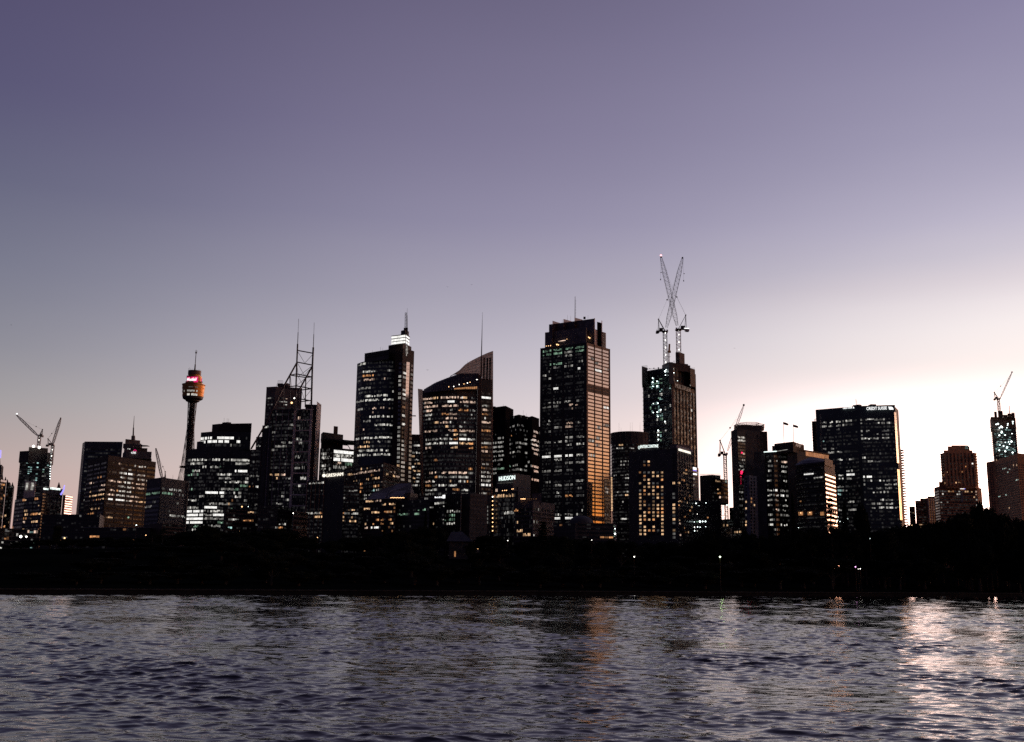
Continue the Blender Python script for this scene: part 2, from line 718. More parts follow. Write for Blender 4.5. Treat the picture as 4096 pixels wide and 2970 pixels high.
def lampdot(b, x, y, d, r, m, name='lamp', A=None, B=None):
    c = P(x, y, d) if A is None else on_plane(x, y, A, B, .8)
    r *= .7
    mb = MB()
    mb.lathe(c.x, c.y, [(0.01, c.z - r), (r * .7, c.z - r * .7), (r, c.z), (r * .7, c.z + r * .7), (0.01, c.z + r)], 8)
    return mb.build(name, M[m], b.root, smooth=True)


def mast(b, x0, y0, x1, y1, d, r0, r1, m='steel', name='mast', n=6):
    a, c = P(x0, y0, d), P(x1, y1, d)
    mb = MB()
    mb.bar(a, c, r0, n, r1)
    return mb.build(name, M[m], b.root)


def Zat(x, y, d):
    return P(x, y, d).z
WAVE_A = .0036
WAVE_BUMP = [(.9, .028, .45, 2), (2.6, .022, .45, 3), (7.0, .006, .6, 2)]
# ------------------------------------------------------------------ render settings
scene.render.engine = 'CYCLES'
scene.view_settings.view_transform = 'Standard'
scene.view_settings.look = 'None'
scene.view_settings.exposure = 0
scene.cycles.max_bounces = 6
scene.cycles.glossy_bounces = 3
scene.cycles.diffuse_bounces = 2
scene.cycles.use_denoising = False
scene.cycles.sample_clamp_indirect = 4

# ------------------------------------------------------------------ sky
w = bpy.data.worlds.new('World')
scene.world = w
w.use_nodes = True
nt = w.node_tree
N = nt.nodes
Lk = nt.links
bg = N['Background']
tc = N.new('ShaderNodeTexCoord')
sep = N.new('ShaderNodeSeparateXYZ')
Lk.new(tc.outputs['Generated'], sep.inputs[0])


def math_node(op, a, b=None, clamp=False):
    n = N.new('ShaderNodeMath')
    n.operation = op
    n.use_clamp = clamp
    for i, v in enumerate((a, b)):
        if v is None:
            continue
        if isinstance(v, (int, float)):
            n.inputs[i].default_value = v
        else:
            Lk.new(v, n.inputs[i])
    return n.outputs[0]


el = math_node('ARCSINE', sep.outputs['Z'])
eld = math_node('MULTIPLY', el, 180 / PI)
eln0 = math_node('MULTIPLY', eld, 1 / 90.0)
az = math_node('ARCTAN2', sep.outputs['X'], sep.outputs['Y'])
azd = math_node('MULTIPLY', az, 180 / PI)
# thin cirrus veil: lets the elevation wander a little with direction
nz = N.new('ShaderNodeTexNoise')
nz.inputs['Scale'].default_value = 2.2
nz.inputs['Detail'].default_value = 3
mpv = N.new('ShaderNodeMapping')
mpv.inputs['Scale'].default_value = (1, 1, 5)
Lk.new(tc.outputs['Generated'], mpv.inputs[0])
Lk.new(mpv.outputs[0], nz.inputs['Vector'])
wob = math_node('MULTIPLY', math_node('SUBTRACT', nz.outputs['Fac'], .5), .018)
eln = math_node('ADD', eln0, wob, True)


def ramp(stops):
    r = N.new('ShaderNodeValToRGB')
    cr = r.color_ramp
    cr.interpolation = 'LINEAR'
    stops = sorted(stops)
    for i, (e, c, k) in enumerate(stops):
        c = s2l(c)
        c = tuple(v * k for v in c) + (1,)
        if i < 2:
            x = cr.elements[i]
            x.position = e / 90.0
        else:
            x = cr.elements.new(e / 90.0)
        x.color = c
    Lk.new(eln, r.inputs[0])
    return r.outputs[0]


SKY_L = [(0, (196, 160, 152), 1), (2.7, (200, 165, 158), 1), (5.5, (180, 161, 158), 1), (8.2, (153, 150, 153), 1),
         (10.9, (134, 134, 145), 1), (15, (115, 117, 136), 1), (19, (98, 99, 124), 1), (24, (86, 83, 115), 1),
         (30.7, (80, 74, 106), 1), (45, (64, 60, 90), .9), (90, (48, 46, 78), .8)]
SKY_C = [(0, (240, 212, 203), 1), (2.7, (243, 219, 211), 1), (5.5, (238, 220, 216), 1), (8.2, (225, 212, 213), 1),
         (10.9, (203, 195, 203), 1), (12.5, (190, 184, 196), 1), (15, (171, 166, 182), 1), (19, (146, 141, 166), 1), (24, (128, 122, 150), 1),
         (30.7, (109, 103, 131), 1), (45, (80, 74, 106), .9), (90, (48, 46, 78), .8)]
SKY_R = [(0, (255, 198, 178), 1.8), (2.7, (255, 204, 186), 1.8), (5.5, (255, 212, 196), 1.7), (8.2, (255, 222, 210), 1.4), (9.8, (255, 234, 227), 1.12),
         (11.4, (255, 243, 239), 1.02), (12.8, (250, 240, 239), 1), (14, (240, 230, 232), 1), (15, (223, 213, 219), 1), (16.2, (206, 199, 211), 1),
         (18, (190, 184, 203), 1), (22, (162, 157, 182), 1), (28.5, (136, 130, 161), 1), (45, (90, 84, 116), .9), (90, (48, 46, 78), .8)]
SKY_F = [(0, (255, 140, 50), 1.9), (3, (255, 154, 64), 1.8), (5, (255, 172, 96), 1.55), (7, (250, 196, 158), 1.35), (9.5, (235, 198, 182), 1.15), (13, (210, 190, 188), 1),
         (18, (180, 168, 178), 1), (30, (130, 122, 150), 1), (50, (72, 66, 100), .9), (90, (48, 46, 78), .8)]
SKY_B = [(0, (46, 44, 66), 1), (12, (56, 50, 74), 1), (30, (50, 47, 72), 1), (90, (48, 46, 78), .8)]
cL, cC, cR, cF, cB = [ramp(s) for s in (SKY_L, SKY_C, SKY_R, SKY_F, SKY_B)]


def mixc(f, a, b):
    n = N.new('ShaderNodeMix')
    n.data_type = 'RGBA'
    Lk.new(f, n.inputs['Factor'])
    Lk.new(a, n.inputs['A'])
    Lk.new(b, n.inputs['B'])
    return n.outputs['Result']


def step(a0, a1):
    n = N.new('ShaderNodeMapRange')
    n.interpolation_type = 'SMOOTHSTEP'
    n.inputs['From Min'].default_value = a0
    n.inputs['From Max'].default_value = a1
    Lk.new(azd, n.inputs['Value'])
    return n.outputs['Result']


c = mixc(step(-58, -28), cB, cL)
c = mixc(step(-34, 4), c, cC)
c = mixc(step(-2, 31), c, cR)
c = mixc(step(32, 62), c, cF)
c = mixc(step(100, 160), c, cB)
# the brightest part of the afterglow, low on the right
g1 = step(6, 22)
g2 = N.new('ShaderNodeMapRange')
g2.interpolation_type = 'SMOOTHSTEP'
g2.inputs['From Min'].default_value = .125
g2.inputs['From Max'].default_value = .02
Lk.new(eln0, g2.inputs['Value'])
g3 = step(75, 45)
gk = math_node('ADD', math_node('MULTIPLY', math_node('MULTIPLY', math_node('MULTIPLY', g1, g2.outputs['Result']), g3), 3.2), 1.0)
gm = N.new('ShaderNodeVectorMath')
gm.operation = 'SCALE'
Lk.new(c, gm.inputs[0])
Lk.new(gk, gm.inputs['Scale'])
c = gm.outputs[0]
SUN_EL = math.radians(1.0)
SUN_AZ = math.radians(62.0)           # clockwise from +Y: the afterglow is right of the frame
sky = N.new('ShaderNodeTexSky')
sky.sky_type = 'NISHITA'
sky.sun_disc = False
sky.sun_elevation = SUN_EL
sky.sun_rotation = SUN_AZ
sk = N.new('ShaderNodeMix')
sk.data_type = 'RGBA'
sk.blend_type = 'ADD'
sk.inputs['Factor'].default_value = .006
Lk.new(c, sk.inputs['A'])
Lk.new(sky.outputs[0], sk.inputs['B'])
Lk.new(sk.outputs['Result'], bg.inputs['Color'])
bg.inputs['Strength'].default_value = 1.0

sd = bpy.data.lights.new('afterglow_sun', 'SUN')
sd.energy = .05
sd.angle = math.radians(8)
sd.color = (1, .62, .42)
so = bpy.data.objects.new('afterglow_sun', sd)
COL.objects.link(so)
dirv = Vector((math.sin(SUN_AZ) * math.cos(math.radians(4)), math.cos(SUN_AZ) * math.cos(math.radians(4)), math.sin(math.radians(4))))
so.rotation_euler = dirv.to_track_quat('Z', 'Y').to_euler()

# ------------------------------------------------------------------ shoreline, ground, water
sh = []
for px in range(-1500, 5601, 100):
    py = 2378 + 8.5 * px / 4096.0
    q = Pz(px, py, 0)
    sh.append((q.x, q.y))
SX = np.array([p[0] for p in sh])
SY = np.array([p[1] for p in sh])
a0 = (SY[1] - SY[0]) / (SX[1] - SX[0])
a1 = (SY[-1] - SY[-2]) / (SX[-1] - SX[-2])


def ysh(x):
    if x < SX[0]:
        return float(SY[0])
    if x > SX[-1]:
        return float(SY[-1])
    return float(np.interp(x, SX, SY) + 1.2 * math.sin(x * .045) + .8 * math.sin(x * .11 + 1))


def gh(x, y):
    t = y - ysh(x)
    if t < 0:
        return -1.0
    s = min(1, t / 330.0)
    s = s * s * (3 - 2 * s)
    return 1.5 + .008 * min(t, 60) + 17.5 * s + (1.2 * math.sin(x * .021 + 1) * math.cos(y * .017) if t > 40 else 0) * min(1, t / 160)


xs = [-6000, -4000, -2500, -1500, -1000] + list(range(-700, 701, 10)) + [1000, 1500, 2500, 4000, 6000]
ts = [0, 3, 8, 15, 25, 40, 60, 80, 100, 130, 160, 200, 240, 280, 320, 360, 420, 500, 650, 900, 1300, 2000, 4000, 9000]
mb = MB()
for t in ts:
    for x in xs:
        y = ysh(x) + t + .35
        mb.v.append((x, y, gh(x, y)))
nx = len(xs)
for j in range(len(ts) - 1):
    for i in range(nx - 1):
        mb.f.append((j * nx + i, j * nx + i + 1, (j + 1) * nx + i + 1, (j + 1) * nx + i))
        mb.m.append(0)
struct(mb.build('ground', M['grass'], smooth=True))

# sea wall
mb = MB()
for i in range(5, nx - 6):
    x0, x1 = xs[i], xs[i + 1]
    a, b_ = (x0, ysh(x0)), (x1, ysh(x1))
    mb.prism([(a[0], a[1] - .35, -1.5), (b_[0], b_[1] - .35, -1.5), (b_[0], b_[1] + .5, -1.5), (a[0], a[1] + .5, -1.5)],
             [(a[0], a[1] - .1, 1.3), (b_[0], b_[1] - .1, 1.3), (b_[0], b_[1] + .5, 1.3), (a[0], a[1] + .5, 1.3)])
swt = thing('sea_wall', 'long low sandstone sea wall between the harbour water and the dark park', 'wall', (0, ysh(0), 0))
mb.build('wall_face', M['wet_stone'], swt)
mb = MB()
for i in range(5, nx - 6):
    x0, x1 = xs[i], xs[i + 1]
    a, b_ = (x0, ysh(x0)), (x1, ysh(x1))
    mb.prism([(a[0], a[1] - .45, 1.31), (b_[0], b_[1] - .45, 1.31), (b_[0], b_[1] + .6, 1.31), (a[0], a[1] + .6, 1.31)],
             [(a[0], a[1] - .45, 1.75), (b_[0], b_[1] - .45, 1.75), (b_[0], b_[1] + .6, 1.75), (a[0], a[1] + .6, 1.75)])
mb.build('coping', M['stone'], swt)

# water: polar grid, denser where the photo looks, real waves in the mesh
r_in = np.array([.5, 6, 12, 18])
r_mid = 22 * np.exp(np.linspace(0, math.log(560 / 22.0), 1500))
r_out = np.array([700, 1000, 1600, 3000, 7000])
RR = np.concatenate([r_in, r_mid, r_out])
az_d = np.radians(np.linspace(-46, 46, 1450))
AZ = np.concatenate([np.radians(np.linspace(-180, -46.2, 100)), az_d, np.radians(np.linspace(46.2, 180, 100))])
R2, A2 = np.meshgrid(RR, AZ, indexing='ij')
X = R2 * np.sin(A2)
Y = R2 * np.cos(A2)
Z = np.zeros_like(X)
rs = np.random.RandomState(5)
# slow modulation so that the chop comes in patches
mod = np.zeros_like(X)
for k in range(7):
    lam = rs.uniform(18, 60)
    th = rs.uniform(0, 2 * PI)
    mod += np.sin(2 * PI / lam * (X * math.cos(th) + Y * math.sin(th)) + rs.uniform(0, 6.28))
mod = 1 + .34 * mod / 1.9
mod = np.clip(mod, .35, 2.0)
DX = np.zeros_like(X)
DY = np.zeros_like(X)
for k in range(96):
    lam = .5 * (16.0 ** (k / 95.0))
    lam *= rs.uniform(.92, 1.08)
    th = math.radians(-97 + rs.normal(0, 30))      # waves travel roughly towards the viewer
    kx, ky = 2 * PI / lam * math.cos(th), 2 * PI / lam * math.sin(th)
    amp = WAVE_A * lam ** 1.0 * (1.12 if lam < 2.2 else (2.2 / lam) ** .75) * rs.uniform(.6, 1.3)
    ph = kx * X + ky * Y + rs.uniform(0, 6.28)
    # drop waves the local mesh cannot carry
    cell = R2 * (math.log(560 / 22.0) / 1500)
    fade = np.clip((lam / np.maximum(cell, 1e-3) - 2.2) / 2, 0, 1)
    cph = np.cos(ph)
    sph = np.sin(ph)
    Z += amp * fade * cph
    DX -= amp * fade * sph * math.cos(th) * 1.15
    DY -= amp * fade * sph * math.sin(th) * 1.15
edge = np.clip((640 - R2) / 80, 0, 1) * np.clip((np.radians(46) - np.abs(A2)) / np.radians(5) + 0, 0, 1)
Z = Z * mod * edge
X = X + DX * mod * edge
Y = Y + DY * mod * edge
nr, na = R2.shape
co = np.stack([X, Y, Z], -1).reshape(-1, 3).astype(np.float32)
ii, jj = np.meshgrid(np.arange(nr - 1), np.arange(na - 1), indexing='ij')
v0 = (ii * na + jj).ravel()
quads = np.stack([v0, v0 + 1, v0 + na + 1, v0 + na], -1)
# counter-clockwise seen from above
quads = quads[:, ::-1].astype(np.int32)
me = bpy.data.meshes.new('water')
me.vertices.add(len(co))
me.vertices.foreach_set('co', co.ravel())
me.loops.add(quads.size)
me.loops.foreach_set('vertex_index', quads.ravel())
me.polygons.add(len(quads))
me.polygons.foreach_set('loop_start', np.arange(0, quads.size, 4, dtype=np.int32))
me.polygons.foreach_set('use_smooth', np.ones(len(quads), dtype=bool))
me.update(calc_edges=True)
wm = bpy.data.materials.new('harbour_water')
wm.use_nodes = True
wn = wm.node_tree
wb = wn.nodes['Principled BSDF']
wb.inputs['Base Color'].default_value = (.009, .009, .010, 1)
wb.inputs['Roughness'].default_value = .05
wb.inputs['IOR'].default_value = 1.42
wtc = wn.nodes.new('ShaderNodeTexCoord')
prev = None
for (sc_, dist, stretch, det) in WAVE_BUMP:
    mp = wn.nodes.new('ShaderNodeMapping')
    mp.inputs['Scale'].default_value = (stretch, 1, 1)
    mp.inputs['Rotation'].default_value = (0, 0, math.radians(8))
    nn = wn.nodes.new('ShaderNodeTexNoise')
    nn.inputs['Scale'].default_value = sc_
    nn.inputs['Detail'].default_value = det
    nn.inputs['Roughness'].default_value = .55
    bp = wn.nodes.new('ShaderNodeBump')
    bp.inputs['Strength'].default_value = 1
    bp.inputs['Distance'].default_value = dist
    wn.links.new(wtc.outputs['Object'], mp.inputs['Vector'])
    wn.links.new(mp.outputs['Vector'], nn.inputs['Vector'])
    wn.links.new(nn.outputs['Fac'], bp.inputs['Height'])
    if prev:
        wn.links.new(prev, bp.inputs['Normal'])
    prev = bp.outputs['Normal']
wn.links.new(prev, wb.inputs['Normal'])
me.materials.append(wm)
wo = bpy.data.objects.new('water', me)
COL.objects.link(wo)
struct(wo)
# ================================================================== cranes
def crane(name, label, base, top, mw, jfoot, jtip, afr, cwt, d, jw=1.8, seg=16, mseg=8, paint='crane_grey', tiplamp=None,
          hook=True, lamps=0, mpaint=None, cwlit=False, group=None, r=.16, pulley=.42, mr=None):
    B0, T0 = P(*base, d), P(*top, d)
    t = thing(name, label, 'tower crane', (B0.x, B0.y, B0.z), group)
    b = Bld()
    b.root = t
    mp = M[mpaint or paint]
    mb = MB()
    mb.lattice((B0.x, d, B0.z), (B0.x, d, T0.z), mw, mw, mw, mseg, mr or r * 1.3, (mr or r * 1.3) * .7)
    mb.build('mast', mp, t)
    for i in range(lamps):
        z = B0.z + (T0.z - B0.z) * (i + .6) / lamps
        m2 = MB()
        m2.box((B0.x + .2, d - mw * .3, z), .7, .4, 1.3)
        m2.build('mast_lamp', M['lamp'] if i % 2 == 0 else M['w0'], t)
    mb = MB()
    mb.lathe(B0.x, d, [(.01, T0.z - .4), (mw * .75, T0.z - .4), (mw * .85, T0.z + .4), (mw * .7, T0.z + .9), (.01, T0.z + .9)], 12)
    mb.build('slewing_ring', M['steel'], t)
    C = P(*cwt, d)
    s = 1 if C.x > B0.x else -1
    mb = MB()
    L = abs(C.x - B0.x)
    x0, x1 = sorted((B0.x - s * mw * .5, C.x))
    mb.box(((x0 + x1) / 2, d, T0.z + .8), x1 - x0, mw * 1.0, .7)
    mb.box((B0.x + s * L * .45, d, T0.z + 1.4), L * .4, mw * .8, mw * .75)
    for i in range(5):
        mb.bar((x0 + (x1 - x0) * i / 4, d - mw * .6, T0.z + 1.4), (x0 + (x1 - x0) * i / 4, d - mw * .6, T0.z + 2.7), .08)
    mb.bar((x0, d - mw * .6, T0.z + 2.7), (x1, d - mw * .6, T0.z + 2.7), .08)
    mb.build('machinery_deck', M['steel'], t)
    mb = MB()
    mb.box((C.x - s * L * .12, d, T0.z - 1.3), L * .3, mw * 1.2, 2.3)
    mb.box((C.x - s * L * .28, d, T0.z - .6), L * .15, mw * 1.2, 1.5)
    mb.build('counterweight', M['crane_white'] if cwlit else M['steel'], t)
    mb = MB()
    mb.box((B0.x - s * mw * .55, d - mw * .55, T0.z + .2), 1.5, 1.5, 2.0)
    mb.build('cab', M['crane_white'], t)
    if cwlit:
        mb = MB()
        mb.box((C.x - s * L * .22, d - mw * .62, T0.z + 1.2), L * .48, .3, .9)
        mb.build('floodlight', M['sign_white'], t)
    F0, F1, A0 = P(*jfoot, d), P(*jtip, d), P(*afr, d)
    mb = MB()
    mb.lattice(F0, F1, jw * .45, jw * .35, jw, seg, r, r * .55)
    mb.build('jib', M[paint], t)
    mb = MB()
    for q in (-mw * .35, mw * .35):
        mb.bar((B0.x - s * .2, d + q, T0.z + 1), (A0.x, d + q * .4, A0.z), .34)
        mb.bar((B0.x + s * L * .78, d + q, T0.z + 1), (A0.x, d + q * .4, A0.z), .2)
        mb.bar((B0.x + s * L * .60, d + q, T0.z + 1), (A0.x, d + q * .4, A0.z), .12)
    mb.bar((A0.x, d - 1, A0.z), (A0.x, d + 1, A0.z), .7, 8)
    mb.build('a_frame', M['steel'], t)
    pl = A0.lerp(F0.lerp(F1, .78), pulley)
    mb = MB()
    for q in (-.5, .5):
        mb.bar(A0 + Vector((0, q, 0)), pl + Vector((0, q * .3, 0)), .07)
    mb.bar(pl, F0.lerp(F1, .78), .07)
    mb.bar(pl, F0.lerp(F1, .93), .05)
    mb.box((pl.x, pl.y, pl.z - .6), 1.3, .8, 1.3, .5)
    mb.build('luffing_rope', M['steel'], t)
    if hook:
        ln = (F1.z - F0.z) * .32
        hx = F1.x + (-1 if F1.x < F0.x else 1) * .8
        mb = MB()
        mb.bar((hx, d, F1.z - .5), (hx, d, F1.z - ln), .06)
        mb.box((hx, d, F1.z - ln - 1.5), .8, .6, 1.7)
        mb.box((hx + .6, d, F1.z - ln * .72), 1.3, .2, .8, 0)
        mb.build('hook_block', M['steel'], t)
    mb = MB()
    mb.box((F1.x, d, F1.z - .6), 1.4, 1.6, 1.6)
    mb.build('jib_head', M['steel'], t)
    if tiplamp:
        mb = MB()
        mb.lathe(F1.x, d, [(.01, F1.z + 1), (1.1, F1.z + 1.4), (1.3, F1.z + 2.1), (1.0, F1.z + 2.9), (.01, F1.z + 3.3)], 10)
        mb.build('warning_lamp', M[tiplamp], t)
    return t


# ================================================================== far left
b = building('apartment_tower', 'stepped dark apartment tower with crown pinnacles at the left edge of the photo', 'building',
             [(-70, 1921), (3, 1917), (26, 1922)], 1300, 'concrete_dk')
rows(b, b.pts[:2], 14, 3, amb=(.1, 'yod'), seed=2)
rows(b, b.pts[1:], 14, 2.5, amb=(.1, 'yod'), seed=2)
for r_, zl in (([(26, 1931), (40, 1930)], 1900), ([(40, 1943), (54, 1942)], 1)):
    t = tier(b, r_, 1302, GZ, 'concrete_dk', part='lower_wing')
    rows(t, t.pts, 14, 2.5, amb=(.14, 'yod'), seed=3)
t = tier(b, [(-70, 1862), (7, 1860)], 1305, b.z1 - 1, 'concrete_dk')
for x, y0, y1 in ((9, 1880, 1920), (22, 1908, 1922), (30, 1918, 1931), (50, 1930, 1943), (-2, 1850, 1862)):
    mast(b, x, y1, x, y0, 1302, 1.2, .2, 'concrete_dk', 'pinnacle')
mast(b, 0, 1862, 0, 1836, 1304, .5, .2)
mb = MB()
q0, q1 = P(1, 1832, 1303), P(2, 1802, 1303)
mb.bar(q0, q1, .9)
mb.build('neon_tube', M['blue_neon'], b.root)

# tower under construction with two cranes
b = building('unfinished_tower', 'concrete tower under construction with green-white site lights and two cranes, far left', 'building',
             [(80, 1848), (207, 1850)], 1500, 'wall_teal', back=30)
t = tier(b, [(79, 1806), (117, 1804)], 1498, b.z1 - 1, 'concrete_dk', part='climbing_screen', back=34)
t = tier(b, [(116, 1789), (192, 1794)], 1497, b.z1 - 2, 'concrete_dk', part='climbing_screen', back=35)
t = tier(b, [(191, 1811), (216, 1813)], 1497, b.z1 - 1, 'concrete_dk', part='climbing_screen', back=34)
slabs(b, b.pts, 8.6, .9, .5, 'concrete_dk')
rows(b, b.pts, 8.6, 3.0, lits=lit('A', '300 350 605 c .8;300 350 635 c .7;405 435 612 c .8;400 435 635 c .8;395 425 660 c .9;320 345 690 c;395 420 680 c;300 345 712 c .6;465 490 708 c .8;300 335 740 c;455 490 740 g;390 410 760 c;300 310 765 c;465 480 770 c;395 405 795 c;395 405 820 c;515 530 662 c;220 235 720 d;220 235 760 d;470 500 790 v .5'), amb=(.12, 'dd'), seed=4, glass='wall_black')
for (x, y) in ((134, 1786), (157, 1791)):
    lampdot(b, x, y, 1494, 2.6, 'lamp', 'floodlight')
for k in range(13):
    lampdot(b, 204 - k * .35, 1796 + k * 10, 1494, .9, 'lamp_c', 'site_lamp')
crane('tower_crane', 'red-tipped luffing crane leaning left over the unfinished tower at far left', (153, 1796), (154, 1746), 3.2,
      (150, 1743), (67, 1662), (170, 1719), (172, 1748), 1500, jw=2.6, r=.3, lamps=4, tiplamp='sign_white', hook=False, mseg=6, pulley=.3)
crane('tower_crane', 'upright luffing crane on the right side of the unfinished tower at far left', (204, 1860), (201, 1784), 3.2,
      (210, 1780), (243, 1674), (192, 1756), (186, 1784), 1492, jw=2.6, r=.3, lamps=6, tiplamp=None, hook=False, mseg=8, pulley=.35)

# floodlit-top apartments
b = building('apartment_tower', 'dark apartment block with a floodlit white rooftop box and scattered warm windows', 'building',
             [(60, 2000), (104, 1968), (172, 1972)], 1150, 'wall_black', poly=None)
rows(b, b.pts[1:], 15, 2.6, lits=lit('A', '260 300 978 o;210 230 1022 y;265 285 1035 y;385 418 1045 o .7;415 430 1110 y;250 270 1160 y;270 295 1180 y;245 300 1198 y .8;370 410 1207 o;180 205 1250 o;250 300 1300 p .6;390 415 1285 y;225 260 1385 y;345 375 1388 y'), amb=(.12, 'ydo'), seed=5)
rows(b, b.pts[:2], 15, 2.6, amb=(.15, 'yod'), seed=6)
t = tier(b, [(100, 1925), (143, 1925)], 1152, b.z1 - .2, 'pale', back=14, part='rooftop_box')
mb = MB()
for x in (107, 128):
    c = P(x, 1950, 1150)
    mb.box((c.x, c.y, c.z - 3), 2.5, .3, 8)
mb.build('floodlight', M['v0'], b.root)
for x in (107, 132):
    lampdot(b, x, 1944, 1149.5, 1.4, 'w0', 'lamp')
piers(b, b.pts[1], b.pts[2], 2, .8, .4, 'wall_red')

# sign-strip tower with neon sail
b = building('office_tower', 'dark office block with two white rooftop sign strips and a blue neon sail', 'building',
             [(162, 1952), (172, 1949), (250, 1962)], 1250, 'wall_black')
A_, B_ = b.pts[1], b.pts[2]
rows(b, [A_, B_], 12, 3, amb=(.06, 'dd'), seed=7, top=7)
piers(b, A_, B_, 5, .7, .5, 'concrete_dk')
slabs(b, [A_, B_], 12, .3, .35, 'concrete_dk', top=7)
panel(b, 172, 1953, 193, 1960, A_, B_, 'sign_grn', name='sign')
panel(b, 201, 1952, 241, 1960, A_, B_, 'sign_grn', name='sign')
mast(b, 205, 1952, 188, 1946, 1250, .3, .3)
mast(b, 235, 1953, 236, 1930, 1252, 2.2, .3, 'red_roof', 'spire', 8)
mb = MB()
prevp = None
for i in range(9):
    a = i / 8
    q = P(243 + 15 * a + 3 * math.sin(a * PI), 1980 - 38 * a, 1246)
    if prevp is not None:
        mb.bar(prevp, q, 1.1 - .5 * a)
    prevp = q
mb.build('neon_sail', M['blue_neon'], b.root)

b = building('apartment_block', 'small tan apartment block catching the golden afterglow beyond the neon sail', 'building',
             [(252, 1981), (262, 1981), (291, 1986)], 1600, 'tan')
rows(b, b.pts[1:], 9.5, 3, glass='mirror_dull', seed=8, bays=4, bayw=.15)
mb = MB()
c = P(272, 2005, 1590)
mb.box((c.x, c.y, c.z), 6, 1, 2.4)
mb.build('rooftop_frame', M['wall_dark'], b.root)

b = building('low_block', 'long low dark block between the golden apartments and the black tower', 'building', [(170, 2060), (400, 2056)], 1000, 'wall_black')
rows(b, b.pts, 14, 3, amb=(.05, 'do'), seed=9)

# tall dark slab left of brown tower
b = building('office_tower', 'tall flat-topped charcoal tower behind the brown office block', 'building',
             [(330, 1775, 1250), (340, 1767), (491, 1768)], 1250, 'wall_blue', back=40,
             poly=None)
b2 = tier(b, [(318, 1950), (328, 1950)], 1262, GZ, 'wall_blue', part='side_wing')
rows(b, b.pts[1:], 14.5, 3, glass='glass', lits=lit('A', '935 970 905 v;935 970 958 d;925 965 1045 w;935 970 1020 d;920 950 1187 g;920 950 1210 d;935 960 738 d'), seed=10, margin=2, top=8)
slabs(b, b.pts[1:], 14.5, .25, .5, 'wall_dark', top=8)
mb = MB()
A_, B_ = b.pts[1], b.pts[2]
for i in range(8):
    a = Vector(A_).lerp(Vector(B_), .03)
    c = Vector(A_).lerp(Vector(B_), .97)
    z = b.z1 - 1 - i * 1.2
    mb.bar((a.x, a.y - .3, z), (c.x, c.y - .3, z), .18)
mb.build('louvre', M['concrete'], b.root)

# crown building with citi sign and mast
b = building('office_tower', 'stepped concrete crown with a needle mast rising behind the brown office block', 'building',
             [(496, 1838), (505, 1832), (607, 1836)], 1180, 'concrete', back=40)
t1 = tier(b, [(491, 1813), (504, 1804), (607, 1808)], 1180, b.z1 - 1, 'concrete', part='crown_tier')
A_, B_ = t1.pts[1], t1.pts[2]
t2 = tier(b, [(497, 1790), (590, 1794)], 1184, t1.z1 - .3, 'concrete', part='crown_tier', back=28)
t3 = tier(b, [(493, 1775), (569, 1779)], 1188, t2.z1 - .3, 'concrete_dk', part='crown_tier', back=22)
t4 = tier(b, [(502, 1757), (561, 1763)], 1190, t3.z1 - .3, 'concrete', part='crown_tier', back=16)
piers(b, P(533, 1790, 1183).xy, P(562, 1790, 1183).xy, 5, .9, 1.2, 'concrete', t2.z1 - 1, t4.z1 - 6, 'fin')
mb = MB()
c = P(574, 1786, 1184)
mb.prism([(c.x - 8, c.y - 2, c.z), (c.x + 5, c.y - 2, c.z + .5), (c.x + 5, c.y + 6, c.z + .5), (c.x - 8, c.y + 6, c.z)],
         [(c.x - 8, c.y - 2, c.z + 1.6), (c.x + 5, c.y - 2, c.z + .9), (c.x + 5, c.y + 6, c.z + .9), (c.x - 8, c.y + 6, c.z + 1.6)])
mb.build('roof_fin', M['wall_dark'], b.root)
mast(b, 533, 1760, 533, 1744, 1192, 2.3, 2.0, 'concrete')
mast(b, 533, 1744, 534, 1712, 1192, .9, .7)
mast(b, 534, 1712, 537, 1664, 1192, .45, .18)
text(b, 'citi', 525, 543, 1811, 9, A_, B_, 'sign_white', 1.5, bold=.04)
mb = MB()
pv = None
for i in range(9):
    q = on_plane(534 + 12 * i / 8, 1806 - 6 * math.sin(PI * i / 8), A_, B_, 2)
    if pv is not None:
        mb.bar(pv, q, .45)
    pv = q
mb.build('sign_arc', M['pink'], b.root)
for (x, y) in ((519, 1797), (512, 1796), (555, 1820)):
    lampdot(b, x, y, 1170, .9, 'w0', 'lamp')
rows(b, b.pts[1:], 13, 2.2, z1=b.z1 - 1, amb=(.15, 'v'), seed=11, top=1.5)

# brown building
b = building('office_block', 'brown granite office block with bright rows of orange-white windows', 'building',
             [(352, 1842, 1071), (434, 1822), (625, 1840, 1079)], 1050, 'wall_red', back=40)
lt = lit('A', '1480 1590 680 w .75;1400 1450 715 v .8;1340 1360 715 d;1310 1365 767 w;1370 1445 767 W;1450 1600 772 v .7;1320 1365 815 w;1370 1445 818 w;1450 1610 825 v .7;1620 1665 838 p;1290 1360 865 p;1365 1445 870 w;1450 1600 880 p .6;1190 1260 858 p;1300 1440 917 w;1450 1600 925 p .8;1190 1260 912 p;1190 1265 960 y;1275 1300 962 o;1300 1440 970 w;1185 1260 1003 p;1270 1430 1010 w;1440 1520 1020 p;1185 1235 1045 W;1270 1340 1050 W;1350 1430 1055 w;1435 1510 1062 p;1520 1600 1067 y;1280 1510 1110 d .7;1290 1310 657 p;1595 1610 735 y;1175 1225 1248 y')
lt2 = lit('A', '985 1030 870 p;1070 1110 812 o;1110 1180 858 p;1065 1165 912 p;985 1180 965 y .85;1110 1165 1045 y;985 1100 1050 o .5;990 1085 1154 y .8;960 1025 1208 o;1030 1060 1253 o;1100 1160 1250 y;990 1015 1305 o;985 1010 960 y')
rows(b, b.pts[1:], 17.5, 1.9, lits=lt, h=.42, seed=12, top=6, bays=5, bayw=.1, gap=.08)
